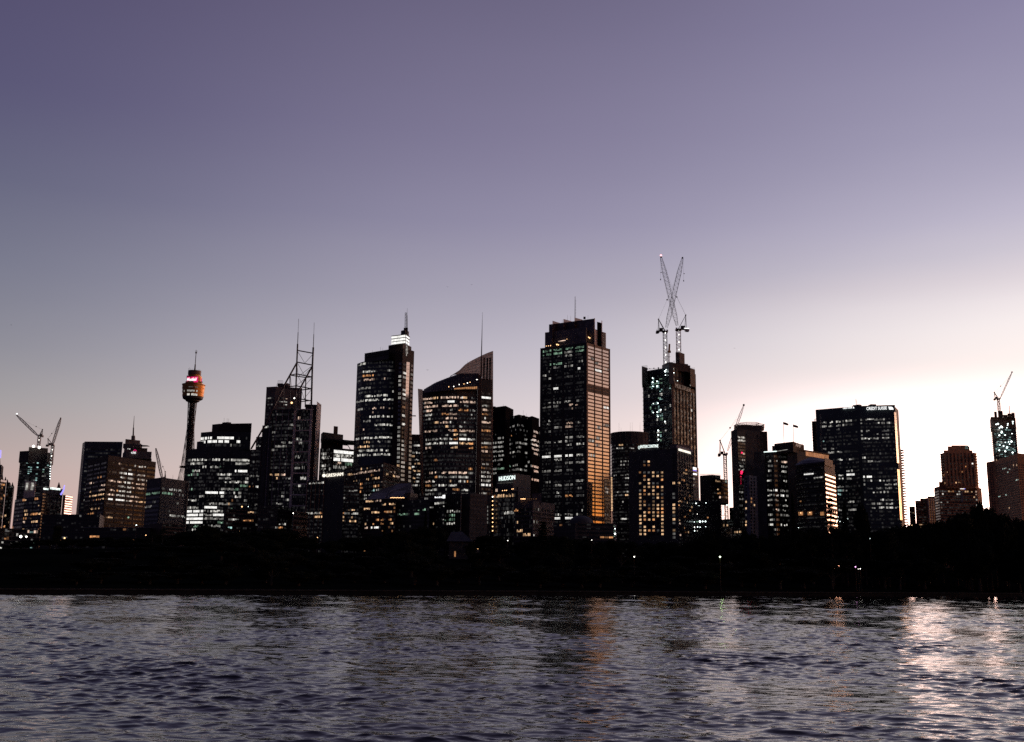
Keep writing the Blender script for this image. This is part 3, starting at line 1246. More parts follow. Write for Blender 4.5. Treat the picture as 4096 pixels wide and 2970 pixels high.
rows(b, b.pts[:2], 17.5, 1.9, lits=lt2, h=.42, seed=13, top=6, bays=3, bayw=.1, gap=.08)
slabs(b, b.pts, 17.5, .35, .5, 'wall_red', top=5)
rooftop(b, 5, 'concrete_dk', 3, 4)

b = building('museum_wing', 'long low dark roof line with a faint blue edge before the brown office block', 'building',
             [(335, 2112), (602, 2104)], 800, 'wall_black', back=40)
mb = MB()
A_, B_ = b.pts
mb.bar((A_[0], A_[1] - .5, b.z1), (B_[0], B_[1] - .5, b.z1), .35)
mb.build('roof_edge', M['roof_slate'], b.root)
rows(b, b.pts, 14, 3, amb=(.03, 'oc'), seed=14)
b = building('low_block', 'dark low block with a blank gable beside the long roof line', 'building', [(600, 2096), (650, 2093), (735, 2099)], 790, 'wall_brown')
rows(b, b.pts[1:], 14, 3, amb=(.03, 'd'), seed=15)

crane('tower_crane', 'slender luffing crane standing behind the grey-gridded office block', (658, 1935), (654, 1916), 2.2,
      (648, 1914), (624, 1797), (661, 1888), (664, 1916), 1300, jw=2.6, r=.28, mseg=3, hook=False, pulley=.3)

# grey gridded office block
b = building('office_block', 'grey gridded office block with one greenish lit storey, below the slender crane', 'building',
             [(588, 1926), (646, 1917), (752, 1921, 962)], 950, 'wall_dark', back=40)
ltG = lit('B', '60 228 900 g;70 140 1020 v .8;60 90 1022 v;140 170 980 d')
ltH = lit('B', '240 270 855 v .8;320 350 855 w;370 400 862 v;420 450 868 w;240 360 898 g;370 470 905 v .5;325 490 1140 w .85;400 425 985 v;300 330 1060 d;245 490 795 d .3;310 340 802 w;340 400 1300 d')
rows(b, b.pts[1:], 17, 1.6, lits=ltH, glass='pane_grey', h=.5, gap=.35, seed=16, top=7)
rows(b, b.pts[:2], 17, 1.6, lits=ltG, glass='pane_grey', h=.5, gap=.35, seed=17, top=7)
piers(b, b.pts[1], b.pts[2], 1, 1.6, .8, 'wall_black', ends=True)
parapet(b, 1.6, .8)
rooftop(b, 5, 'wall_dark', 3, 6)

# ================================================================== observation tower
d = 1450
cT = P(775, 1541, d)
cx, cy = cT.x, d


def zt(y, x=772):
    return P(x, y, d).z


def rp(px):
    return px * d / FPX


t = thing('observation_tower', 'slender golden-turret observation tower with a glowing pink sign and antenna', 'tower', (cx, cy, GZ))
b = Bld()
b.root = t
mb = MB()
mb.lathe(cx, cy, [(rp(12), GZ), (rp(12), zt(1720)), (rp(10.5), zt(1690)), (rp(10), zt(1600))], 16)
for yy in (1640, 1680, 1715, 1760, 1800):
    mb.lathe(cx, cy, [(rp(10.2), zt(yy)), (rp(11.4), zt(yy)), (rp(11.4), zt(yy - 3)), (rp(10.2), zt(yy - 3))], 16)
mb.build('shaft', M['wall_ink'], t)
mb = MB()
for i in range(28):
    a = 2 * PI * i / 28
    for s_ in (-1, 1):
        ks = []
        for yy, rr_, tw in ((1606, 18, 0), (1715, 14.5, .45), (1870, 27, .9), (1935, 38, 1.1)):
            ks.append((cx + rp(rr_) * math.cos(a + s_ * tw), cy + rp(rr_) * math.sin(a + s_ * tw), zt(yy)))
        for k in range(3):
            mb.bar(ks[k], ks[k + 1], .14, 3)
mb.build('stay_cables', M['steel'], t)
mb = MB()
mb.lathe(cx, cy, [(rp(34), zt(1872)), (rp(29), zt(1872)), (rp(29), zt(1867)), (rp(34), zt(1867))], 24)
mb.build('cable_ring', M['steel'], t)
mb = MB()
mb.lathe(cx, cy, [(rp(10), zt(1612)), (rp(16), zt(1609)), (rp(39), zt(1597)), (rp(39.6), zt(1593)), (rp(40.5), zt(1583))], 40)
mb.lathe(cx, cy, [(rp(11), zt(1614)), (rp(27), zt(1606)), (rp(27), zt(1604)), (rp(11), zt(1604))], 24)
mb.build('turret_underside', M['wall_black'], t, smooth=False)
mb = MB()
mb.lathe(cx, cy, [(rp(40.5), zt(1586)), (rp(44.4), zt(1546)), (rp(44), zt(1543)), (rp(46), zt(1542)), (rp(46), zt(1540)), (rp(34), zt(1539)), (rp(33), zt(1530)), (rp(31), zt(1530))], 40)
mb.build('turret', M['gold'], t)
for (ya, yb, ra, rb, mm) in ((1574, 1567, 42.1, 42.7, 'v1'), (1589, 1581, 40.9, 41.5, 'v0'), (1557, 1554, 43.9, 44.1, 'd0')):
    mb = MB()
    n = 44
    for i in range(n):
        a0_, a1_ = 2 * PI * i / n, 2 * PI * (i + .85) / n
        lit_ = random.random() < .55 and -2.3 < (a0_ - 2 * PI if a0_ > PI else a0_) < -.9
        q = []
        for (aa, yy, r_) in ((a0_, ya, ra), (a1_, ya, ra), (a1_, yb, rb), (a0_, yb, rb)):
            q.append((cx + rp(r_ + .6) * math.cos(aa), cy + rp(r_ + .6) * math.sin(aa), zt(yy)))
        mb.quad(*q, 1 if lit_ else 0)
    mb.build('window_band', [M['gold'], M[mm.replace('v', 'w') if mm[0] == 'v' else mm]], t)
mb = MB()
mb.lathe(cx, cy, [(rp(30), zt(1533)), (rp(30), zt(1507)), (rp(23), zt(1506)), (rp(23), zt(1501))], 32)
mb.build('sign_drum', M['gold'], t)
mb = MB()
mb.lathe(cx, cy, [(rp(23), zt(1502)), (rp(25.8), zt(1501)), (rp(25.8), zt(1485)), (.01, zt(1484))], 32)
mb.build('upper_drum', M['bronze'], t)
mb = MB()
for i in range(18):
    a = 2 * PI * i / 18
    mb.bar((cx + rp(24) * math.cos(a), cy + rp(24) * math.sin(a), zt(1485)), (cx + rp(24) * math.cos(a), cy + rp(24) * math.sin(a), zt(1485) + random.uniform(1, 4)), .12)
mb.build('aerial_rods', M['steel'], t)
A_, B_ = (cx - rp(31), cy - rp(24)), (cx + rp(12), cy - rp(33))
panel(b, 747, 1508, 791, 1530, A_, B_, 'pink', 0, 'sign_panel')
text(b, 'Westfield', 748, 787, 1518, 13, A_, B_, 'sign_white', .6, shear=.35, bold=.035)
panel(b, 804, 1514, 807, 1530, (cx + rp(28), cy - rp(20)), (cx + rp(34), cy - rp(12)), 'pink', 0, 'sign_panel')
mb = MB()
mb.lathe(cx, cy, [(rp(3.2), zt(1486)), (rp(2.6), zt(1459)), (rp(1.5), zt(1458)), (rp(1.3), zt(1415)), (rp(4.2), zt(1413)), (rp(4.2), zt(1411)), (rp(1.5), zt(1410)), (.05, zt(1399))], 8)
for i in range(6):
    a = i
    mb.bar((cx + rp(3.5) * math.cos(a), cy + rp(3.5) * math.sin(a), zt(1411)), (cx + rp(3.5) * math.cos(a), cy + rp(3.5) * math.sin(a), zt(1402)), .12)
mb.build('antenna', M['steel'], t)
mb = MB()
q = P(806, 1533, d)
mb.prism([(q.x - 12, cy - rp(26), q.z), (q.x + 4, cy - rp(22), q.z), (q.x + 2, cy - rp(8), q.z), (q.x - 10, cy - rp(8), q.z)],
         [(q.x - 12, cy - rp(26), q.z + 1.2), (q.x + 4, cy - rp(22), q.z + .6), (q.x + 2, cy - rp(8), q.z + .6), (q.x - 10, cy - rp(8), q.z + 1.2)])
mb.build('sky_deck', M['bronze'], t)

# ================================================================== bright white office block
b = building('office_tower', 'glass office tower with brilliant white storeys top and bottom, right of the observation tower', 'building',
             [(746, 1798, 1040), (832, 1794), (1002, 1808, 1032)], 1000, 'wall_black', back=45)
A0, A1, A2 = b.pts
ltL = lit('B', '525 785 455 W;530 690 500 v;545 780 530 w;550 690 580 w;690 770 610 w;590 650 625 w;575 620 680 d;600 700 730 d .3;650 695 930 v;500 620 978 w;700 715 985 v;500 560 1060 w;560 640 1055 v;500 690 1090 W .9;500 690 1130 W .9;500 690 1180 W .9;500 690 1220 W .9;570 640 1270 w')
ltR = lit('B', '790 1050 450 W;1050 1200 475 v;800 1200 500 w;1040 1200 560 w;1040 1200 640 W;840 880 610 g;780 870 600 v;860 1000 675 w .8;860 1000 710 v;930 1110 750 w .8;1120 1190 770 w;1150 1190 715 v;890 1020 855 v;700 920 885 W;1020 1100 905 w;880 920 938 w;1050 1100 945 w;920 1000 985 y;1005 1020 985 o;1150 1190 950 v;760 1020 1015 v .8;860 900 1020 w;700 860 1055 W;950 970 1070 w;1000 1020 1065 g;700 940 1100 w .85;800 945 1140 W;700 800 1140 v;700 940 1185 v;800 870 1230 w;700 945 1230 v;850 870 1265 w;560 700 885 w;770 850 780 g .5;1120 1160 450 d')
rows(b, [A0, A1], 14.6, 1.5, lits=ltL, h=.62, seed=20, top=10, gap=.1, amb=(.04, 'dg'))
rows(b, [A1, A2], 14.6, 1.5, lits=ltR, h=.62, seed=21, top=10, gap=.1, amb=(.05, 'dg'))
t1 = tier(b, [(788, 1768, 1042), (800, 1766), (1000, 1775, 1030)], 1012, b.z1 - .5, 'wall_black', back=25, part='setback_tier')
t2 = tier(b, [(804, 1731, 1040), (851, 1727), (1004, 1739, 1031)], 1005, b.z1 - .5, 'wall_black', part='setback_tier')
rows(t2, t2.pts[:2], 14.6, 1.5, lits=lit('B', '670 790 285 W;670 790 320 W'), h=.7, seed=22, top=5, z0=b.z1 - 1)
rows(t2, t2.pts[1:], 14.6, 1.5, lits=lit('B', '800 1030 278 W;1055 1120 320 W;800 970 330 W;1000 1010 345 v'), h=.7, seed=23, top=5, z0=b.z1 - 1)
t3 = tier(b, [(849, 1699, 1044), (876, 1696), (1006, 1712, 1031)], 1012, t2.z1 - .5, 'wall_brown', part='plant_box')
panel(b, 875, 1700, 1004, 1728, t3.pts[1], t3.pts[2], 'wall_red', .4, 'cladding_panel')
rooftop(t3, 4, 'wall_black', 1.8, 31)
panel(b, 960, 1747, 975, 1775, t2.pts[1], t2.pts[2], 'wall_black', .6, 'door_recess')

# ================================================================== truss-crowned tower and the tower behind it
b = building('concrete_tower', 'older concrete tower with dark slot windows seen behind the rooftop truss', 'building',
             [(1066, 1549), (1103, 1547), (1209, 1553)], 1150, 'concrete', back=40)
ltO = lit('O', '580 655 1278 p;480 560 1330 v;580 650 1320 v;580 650 1358 v;500 540 1400 w;575 615 1400 w;690 700 1400 w')
rows(b, b.pts[1:], 13.5, 2.2, lits=ltO, h=.42, bays=2, bayw=.3, seed=30, top=12, z0=60)
rows(b, b.pts[:2], 13.5, 2.2, h=.42, seed=31, top=12, z0=60, lits=lit('O', '340 400 1200 v .6;330 390 1275 v .5;330 400 1360 d'))
mb = MB()
c = P(1122, 1546, 1160)
mb.box((c.x, c.y, c.z - .2), 6, 6, 3)
for k in range(7):
    mb.bar((c.x - 3 + k, c.y - 2, c.z + 2), (c.x - 3 + k, c.y - 2, c.z + 6), .12)
mb.bar((c.x - 3, c.y - 2, c.z + 6), (c.x + 3, c.y - 2, c.z + 6), .15)
mb.build('plant_room', M['wall_dark'], b.root)
mb = MB()
c = P(1146, 1547, 1160)
mb.lathe(c.x, c.y, [(4, c.z - .2), (4, c.z + 2), (2.5, c.z + 3.5), (.01, c.z + 4)], 12)
mb.build('roof_tank', M['wall_dark'], b.root)
mast(b, 1106, 1547, 1106, 1536, 1160, .15, .1)

b = building('office_tower', 'black glass tower with pale grid frame carrying a tall open truss with twin masts', 'building',
             [(1083, 1640, 975), (1182, 1637), (1246, 1650, 966)], 950, 'wall_black', back=30)
bT = b
A0, A1, A2 = b.pts
lt = lit('B', '1425 1480 203 v;1555 1610 318 v;1640 1680 312 v;1490 1540 368 v;1550 1610 360 w;1450 1475 415 v;1490 1510 415 d;1650 1690 130 v;1570 1590 505 d;1405 1460 685 y;1475 1530 683 y;1555 1590 677 p;1490 1510 720 y;1610 1660 715 w;1640 1660 800 d;1345 1380 820 v;1550 1580 937 v;1500 1550 985 v;1605 1660 978 v;1560 1590 1025 v;1490 1510 1245 v;1530 1600 1245 v .7;1510 1550 1158 o .5')
rows(b, [A0, A1], 14.3, 1.5, lits=lt, h=.6, seed=32, amb=(.03, 'dd'))
piers(b, A0, A1, 4, .45, .5, 'steel_lt', z0=b.z0)
slabs(b, [A0, A1], 43, .35, .4, 'steel')
lt = lit('B', '1730 1760 45 p;1715 1760 135 d;1740 1790 185 v .5;1705 1770 312 w;1740 1775 352 w;1700 1760 498 v;1700 1800 625 v .6;1760 1840 718 w;1740 1760 812 w;1700 1740 938 v .6;1800 1820 1035 v')
rows(b, [A1, A2], 14.3, .9, lits=lt, h=.85, gap=.4, seed=33, glass='glass', margin=2)
piers(b, A1, A2, 1, 2.2, .6, 'pale')
slabs(b, [A1, A2], 43, .5, 1.1, 'pale')
# stepped left wings
w1 = tier(b, [(1004, 1800), (1060, 1797)], 985, GZ, 'wall_black', part='side_wing', back=26)
w2 = tier(b, [(1027, 1749), (1068, 1747)], 982, GZ, 'wall_black', part='side_wing', back=26)
w3 = tier(b, [(1052, 1703), (1090, 1700)], 979, GZ, 'wall_black', part='side_wing', back=26)
lw = lit('B', '1240 1270 480 d;1205 1260 690 v .8;1275 1330 690 v;1340 1395 688 v;1285 1320 740 v;1340 1380 740 v;1370 1400 160 w;1285 1340 390 v .5;1200 1250 830 o .5;1265 1320 828 w .8;1340 1375 820 v;1260 1310 998 v')
for w_, zz_ in ((w1, None), (w2, w1.z1), (w3, w2.z1)):
    rows(w_, w_.pts, 14.3, 1.6, lits=lw, h=.6, seed=34, amb=(.04, 'd'), z0=(zz_ or GZ) + 1)
    slabs(w_, w_.pts, 43, .4, .5, 'steel', z0=(zz_ or GZ) + 1)
    piers(w_, w_.pts[0], w_.pts[1], 2, .4, .5, 'steel', z0=GZ)
# right core walls
s1 = tier(b, [(1247, 1624, 968), (1258, 1622, 982)], 968, GZ, 'pale', part='core_wall', back=8)
s2 = tier(b, [(1222, 1618, 972), (1272, 1607, 974)], 972, GZ, 'wall_black', part='core_wall', back=8)
s3 = tier(b, [(1268, 1607, 971), (1286, 1609, 991)], 971, GZ, 'pale', part='core_wall', back=6)
slabs(s3, s3.pts, 43, .12, .15, 'concrete_dk', z0=80)


def pipe(parent_b, pts, r, mname='steel', name='truss_member'):
    mb = MB()
    for i in range(len(pts) - 1):
        mb.bar(pts[i], pts[i + 1], r, 6)
    return mb.build(name, M[mname], parent_b.root)


def O_(x, y, d):
    return P(*zz('O', x, y), d)


dl, dr, db = 952, 968, 962            # left mast plane, right mast plane, middle
pipe(b, [O_(750, 1460, dl), O_(775, 760, dl), O_(787, 475, dl)], .75, name='mast')
pipe(b, [O_(787, 475, dl), O_(794, 300, dl)], .35, name='mast')
pipe(b, [O_(794, 300, dl), O_(802, 97, dl)], .16, name='mast')
pipe(b, [O_(992, 1390, dr), O_(1008, 800, dr), O_(1021, 525, dr)], .9, name='mast')
pipe(b, [O_(1021, 525, dr), O_(1029, 330, dr)], .35, name='mast')
pipe(b, [O_(1029, 330, dr), O_(1035, 153, dr)], .16, name='mast')
for (x0, y0, x1, y1) in ((785, 570, 1015, 613), (778, 745, 1008, 790), (770, 922, 1003, 968), (765, 1100, 998, 1145), (760, 1285, 992, 1325)):
    pipe(b, [O_(x0, y0, dl), O_(x1, y1, dr)], .55)
pipe(b, [O_(778, 750, dl), O_(675, 935, dl - 2), O_(578, 1110, dl - 4), O_(300, 1690, dl - 6), P(1004, 1797, 944)], .8, name='raking_strut')
pipe(b, [O_(1005, 808, dr), O_(905, 990, dr - 3), O_(800, 1180, dr - 8), O_(745, 1290, dr - 12)], .8, name='raking_strut')
pipe(b, [O_(675, 940, dl - 2), O_(905, 975, dr - 3)], .5)
pipe(b, [O_(675, 940, dl - 2), O_(770, 922, dl)], .5)
pipe(b, [O_(905, 975, dr - 3), O_(1003, 968, dr)], .5)
pipe(b, [O_(580, 1125, dl - 4), O_(765, 1100, dl)], .5)
pipe(b, [O_(580, 1125, dl - 4), O_(820, 1165, dr - 8)], .45)
pipe(b, [O_(820, 1165, dr - 8), O_(998, 1145, dr)], .5)
pipe(b, [O_(672, 940, dl - 2), O_(672, 1400, dl - 2)], .45)
pipe(b, [O_(578, 1115, dl - 4), O_(572, 1400, dl - 4)], .4)
pipe(b, [O_(910, 985, dr - 3), O_(900, 1420, dr - 3)], .55)
pipe(b, [O_(810, 1180, dr - 8), O_(805, 1400, dr - 8)], .4)
pipe(b, [O_(810, 1340, dr - 8), O_(992, 1318, dr)], .45)
pipe(b, [O_(700, 1330, dl - 2), O_(810, 1345, dr - 8)], .4)
for (x0, y0, x1, y1) in ((787, 585, 890, 755), (1008, 635, 900, 755), (782, 755, 885, 940), (1003, 815, 890, 940), (1000, 805, 805, 955),
                         (775, 930, 880, 1110), (998, 980, 885, 1115), (905, 985, 770, 1095), (775, 760, 795, 940), (680, 950, 692, 1110),
                         (993, 1155, 905, 1265), (850, 1180, 885, 1300), (905, 1265, 885, 1300), (770, 1290, 840, 1430), (992, 1335, 890, 1460)):
    pipe(b, [O_(x0, y0, (dl + dr) / 2), O_(x1, y1, (dl + dr) / 2)], .2, name='truss_brace')
lampdot(b, *zz('O', 698, 1353), 948, 1.3, 'lamp_w', 'lamp')
lampdot(b, *zz('O', 738, 1285), 948, .9, 'lamp', 'lamp')

# dark lower block before it
b = building('office_block', 'dark low office block with thin pale mullions below the truss-crowned tower', 'building',
             [(1034, 2024), (1110, 2026), (1174, 2034)], 860, 'wall_black')
rows(b, [b.pts[0], b.pts[1], b.pts[2]], 15, 2, lits=lit('B', '1490 1510 1245 w;1530 1600 1245 w .6;1430 1450 1130 d'), amb=(.03, 'do'), seed=36)
piers(b, b.pts[0], b.pts[1], 8, .3, .4, 'concrete_dk')
b = building('office_block', 'low block with brown spandrels and one white-lit storey under the bright white tower', 'building',
             [(896, 2040), (905, 2038), (1034, 2046)], 880, 'wall_brown')
rows(b, b.pts[1:], 16, 2, lits=lit('B', '950 1080 1175 w .7;1185 1240 1107 y;1130 1170 1180 o;975 1010 1282 c;1255 1275 1065 o'), amb=(.04, 'do'), seed=37, h=.45)
slabs(b, b.pts[1:], 16, .3, .6, 'wall_brown')
lampdot(b, *zz('B', 1118, 1035), 872, .8, 'lamp_w', 'lamp')
lampdot(b, *zz('B', 1187, 1034), 872, .4, 'lamp_c', 'lamp')
lampdot(b, *zz('B', 1095, 1305), 850, .8, 'lamp_w', 'lamp')
b = building('brick_block', 'plain reddish brick block with one lit corner between the pale-framed and finned blocks', 'building',
             [(1171, 2050), (1176, 2046), (1233, 2052)], 780, 'wall_brown')
rows(b, b.pts[1:], 18, 3, lits=lit('B', '1725 1745 1298 w'), amb=(.02, 'd'), seed=38)
lampdot(b, *zz('B', 1682, 1107), 772, .7, 'lamp', 'lamp')
lampdot(b, *zz('B', 1690, 1330), 772, .4, 'lamp_w', 'lamp')
# ================================================================== canopy-roof office
b = building('office_tower', 'white-lit office with a thin projecting roof canopy and chimney, right of the truss-crowned tower', 'building',
             [(1280, 1795), (1330, 1791), (1424, 1800)], 1000, 'wall_black', back=34)
A0, A1, A2 = b.pts
rows(b, [A0, A1], 15.5, 1.4, lits=lit('D', '350 400 225 w;345 450 265 w;350 390 365 w;345 400 420 w'), h=.7, seed=40, amb=(.3, 'vd'))
rows(b, [A1, A2], 15.5, 1.2, lits=lit('D', '510 775 210 W .95;510 775 265 w;500 790 310 W .95;660 790 335 g .9;550 600 345 p;540 600 390 p;500 660 410 v'), h=.82, seed=41, gap=.06, top=2)
t1 = tier(b, [(1284, 1737), (1292, 1729), (1373, 1740)], 1004, b.z1 + 6, 'wall_black', part='plant_box', back=18)
t0 = tier(b, [(1284, 1772), (1372, 1776)], 1006, b.z1 - 1, 'wall_black', part='plant_box', back=18)
t2 = tier(b, [(1335, 1705), (1352, 1707)], 1008, t1.z1 - 1, 'wall_brown', part='chimney', back=6)
mb = MB()
c0, c1, c2 = P(1282, 1762, 990), P(1300, 1757, 984), P(1423, 1768, 996)
up = Vector((0, 0, .9))
e = Vector((0, 30, 0))
mb.prism([c0, c1, c2, c2 + e, c0 + e], [c0 + up, c1 + up, c2 + up, c2 + e + up, c0 + e + up])
mb.build('roof_canopy', M['wall_dark'], b.root)
mb = MB()
for x in range(1376, 1424, 8):
    mb.bar(P(x, 1768 if x < 1400 else 1770, 994), P(x, 1774, 994), .15)
mb.bar(P(1372, 1781, 990), P(1392, 1783, 990), .4)
mb.bar(P(1392, 1783, 990), P(1406, 1806, 990), .45)
mb.bar(P(1350, 1800, 990), P(1408, 1806, 990), .4)
mb.build('gantry_arm', M['steel'], b.root)
for (x0, y0, x1, y1) in ((1290, 1885, 1310, 1815), (1310, 1815, 1332, 1880), (1296, 1850, 1318, 1808), (1332, 1880, 1332, 1800)):
    pipe(b, [P(x0, y0, 984), P(x1, y1, 984)], .5, 'steel', 'brace')
lampdot(b, *zz('D', 362, 372), 982, 1.6, 'w0', 'lamp')

# GRESHAM building
b = building('office_block', 'black finned office block carrying a cream lit sign with a round disc', 'building',
             [(1284, 1894), (1378, 1884)], 850, 'wall_black', back=30)
Asg, Bsg = b.pts
text(b, 'GRESHAM', 1304, 1372, 1900, 13, Asg, Bsg, 'sign_cream', 1, bold=.035)
mb = MB()
c = on_plane(1296, 1903, Asg, Bsg, 1)
mb.poly([(c.x + 1.4 * math.cos(a * PI / 8), c.y - .2, c.z + 1.4 * math.sin(a * PI / 8)) for a in range(16)])
mb.build('sign_disc', M['sign_cream'], b.root)
t = tier(b, [(1231, 1928, 858), (1333, 1922)], 845, GZ, 'wall_black', part='lower_wing', back=30)
t2 = tier(b, [(1333, 1925), (1440, 1930, 849)], 846, GZ, 'wall_black', part='lower_wing', back=30)
lt = lit('D', '170 380 595 w .8;415 505 585 v .7;340 390 683 v;500 560 770 w;440 500 770 w .7;470 500 680 v;420 475 915 o;155 330 975 w .85;330 500 962 o .8;220 350 1022 y .7;350 470 1010 o .9')
lt2 = lit('D', '525 605 585 v;530 590 630 o .5;510 580 678 v;670 800 683 v .7;510 690 772 v .7;565 620 915 y;690 715 920 y;740 770 918 y;500 640 965 o .8;645 700 968 w;740 870 970 w .9;620 640 1013 y;735 765 1015 y;830 860 1020 y;590 640 1060 y .8;710 780 1065 y;815 860 1065 y')
rows(t, t.pts, 15, 1.4, lits=lt, h=.5, seed=42)
rows(t2, t2.pts, 15, 1.4, lits=lt2, h=.5, seed=43)
piers(t, t.pts[0], t.pts[1], 6, .3, .8, 'tan', z0=GZ, name='fin')
piers(t2, t2.pts[0], t2.pts[1], 2, .3, .8, 'concrete', z0=GZ, name='fin')
parapet(t, .8, .5)

# warm-windowed brown block
b = building('office_block', 'dark brown block with square warm windows at the foot of the lantern tower', 'building',
             [(1380, 1880, 915), (1535, 1850), (1600, 1862, 896)], 890, 'wall_brown', back=35)
lt = lit('D', '850 945 392 y .7;1120 1130 380 v;760 1100 445 p .85;920 960 560 y;1000 1100 555 y .7;1120 1160 555 p;830 870 592 o;995 1100 612 o .5;830 870 640 o;1005 1020 670 c;1050 1095 665 v;830 860 685 o;890 935 735 v;950 985 735 v;900 925 790 v')
lt2 = lit('D', '1230 1290 440 p .7;1180 1200 492 y;1265 1290 500 y;1310 1350 500 p')
rows(b, [b.pts[0], b.pts[1]], 15.2, 2.6, lits=lt, h=.55, seed=44, gap=.35, amb=(.04, 'oy'))
rows(b, [b.pts[1], b.pts[2]], 15.2, 2.6, lits=lt2, h=.55, seed=45, gap=.35, amb=(.05, 'o'))
piers(b, b.pts[0], b.pts[1], 8, .5, .4, 'wall_brown')
slabs(b, [b.pts[0], b.pts[1]], 15.2, .3, .5, 'wall_brown')
parapet(b, 1, .5, 'wall_brown')
for x in range(930, 990, 12):
    pass

# ================================================================== lantern tower
b = building('office_tower', 'blue-black curved glass tower with brown granite shaft, white-lit lantern and needle mast', 'building',
             [(1429, 1456, 968), (1452, 1449, 958), (1490, 1444), (1545, 1440, 948), (1581, 1438, 950)], 952, 'wall_blue', back=30)
G = b.pts
gz = P(1500, 1836, 950).z            # the glass skin stops above the brown base
lt = lit('L', '110 225 795 w .7;170 335 895 w;490 545 885 v;565 580 885 v;170 300 955 o .8;180 315 1010 p;450 480 995 p;90 130 1030 d;110 260 1125 v .8;190 540 1170 w .8;560 615 1165 w .7;120 160 1175 d;90 540 1235 w .85;555 640 1225 w .8;95 165 1360 v .9;300 530 1340 p .7;585 610 1335 p;240 270 1460 w;285 530 1455 w .8;550 605 1450 w .6;180 265 1520 v;580 605 1510 w;310 530 1565 w .85;550 560 1565 w;170 180 1630 p;300 350 1400 p .4')
lt += lit('M', '80 240 495 w .7;265 525 485 w .95;545 555 485 w;180 255 545 y;360 400 545 v;490 520 540 d;100 260 605 y .8;270 300 600 d;570 600 600 y;120 350 660 w .85;390 510 655 w .85;570 595 655 w;100 520 718 w .8;560 595 715 v;150 520 780 w .85;530 590 775 w .7;230 520 830 v .8;530 590 825 v')
rows(b, G, 17.0, 1.35, lits=lt, h=.5, seed=50, z0=gz, top=1, glass='glass_blue', gap=.1)
# brown granite body below and right
s = tier(b, [(1582, 1394, 938), (1612, 1392), (1657, 1408, 950)], 936, GZ, 'wall_red', part='granite_shaft', back=26)
S0, S1, S2 = s.pts
s2 = tier(b, [(1554, 1383, 953), (1612, 1372), (1646, 1382, 958)], 953, b.z1 - 1, 'wall_red', part='granite_shaft', back=22)
t = tier(b, [(1459, 1415), (1556, 1399)], 958, b.z1 - 1, 'wall_dark', part='setback_tier', back=24)
slabs(t, t.pts, 9, .4, .3, 'wall_black')
rooftop(t, 3, 'wall_dark', 3.5, 9)
# punched window pairs on the shaft
wx = (on_plane(1600, 1450, S0, S1) - on_plane(1593, 1450, S0, S1)).length
for k in range(28):
    y = 1220 + (775 + 56.0 * k) / 3.29
    kk = 'v' if k in (3, 4, 5, 7, 8) or k > 14 else 'd'
    m1 = ('y1' if k == 24 else 'w%d' % random.randint(1, 2) if kk == 'v' else 'pane_grey')
    pane(b, 1600.5 - k * .32, y, S0, S1, 2.5, 2.2, m1)
    m2 = 'y1' if k == 24 else ('w2' if k > 17 or k in (2, 4) else 'pane_grey')
    pane(b, 1648.3 - k * .36, y + 9, S1, S2, 3.4, 2.2, m2)
# centre bay of the shaft: balconies and a pale reflecting strip
for k in range(28):
    y = 1224 + (775 + 56.0 * k) / 3.29
    m_ = {2: 'w0', 3: 'v1', 6: 'w1', 7: 'w0', 8: 'v1', 10: 'o2', 12: 'w0', 14: 'w0'}.get(k, 'w%d' % random.randint(1, 2) if k > 17 else 'glass')
    if k in (15, 16):
        m_ = 'glass'
    pane(b, 1620 - k * .35, y, S1, S2, 5.2, 2.0, m_, name='bay_window', mul=False)
mb = MB()
a0 = on_plane(1627, 1448, S1, S2, .5)
n_ = 27
zt_, zb_ = a0.z, P(1622, 1850, 946).z
for k in range(n_):
    z0_ = zb_ + (zt_ - zb_) * k / n_
    z1_ = zb_ + (zt_ - zb_) * (k + .93) / n_
    for q in range(3):
        x0 = a0 + Vector((.72 * q * 1.25, .55 * q * 1.25, 0))
        x1 = x0 + Vector((.6 * 1.25, .5 * 1.25, 0))
        mb.quad((x0.x, x0.y - .6, z0_), (x1.x, x1.y - .6, z0_), (x1.x, x1.y - .6, z1_), (x0.x, x0.y - .6, z1_))
mb.build('glass_strip', M['mirror'], b.root)
for (x, y) in ((625, 1399), (630, 1399), (625, 1411), (630, 1411), (626, 1420), (629, 1380), (626, 1386), (629, 1390), (627, 1395)):
    pane(b, 1000 + x, y, S1, S2, 1.0, 2.2, 'w1', .8, name='stair_window', mul=False)
# lantern
l = tier(b, [(1567, 1345, 938), (1622, 1338), (1637, 1342, 941)], 936, s2.z1 - .5, 'wall_dark', part='lantern_core', back=13)
for k, y in enumerate((1346, 1357.5, 1369.5)):
    for (p, q) in ((l.pts[0], l.pts[1]), (l.pts[1], l.pts[2])):
        t_ = Vector((q[0] - p[0], q[1] - p[1], 0)).normalized()
        n2 = Vector((t_.y, -t_.x, 0)) * .3
        z1_ = l.z1 - .6 - k * 2.75
        mb = MB()
        pa, qa = Vector((p[0], p[1], 0)) + n2, Vector((q[0], q[1], 0)) + n2
        mb.quad((pa.x, pa.y, z1_ - 2.1), (qa.x, qa.y, z1_ - 2.1), (qa.x, qa.y, z1_), (pa.x, pa.y, z1_))
        mb.build('lantern_band', M['W%d' % k], b.root)
slabs(l, l.pts[:3], 12.2, .9, .3, 'wall_black', z0=s2.z1)
t = tier(b, [(1604, 1324), (1620, 1320), (1636, 1324, 940)], 937, l.z1 - .3, 'wall_dark', part='mast_base', back=7)
t2 = tier(b, [(1615, 1312), (1632, 1312)], 938, t.z1 - .3, 'wall_dark', part='mast_base', back=5)
mb = MB()
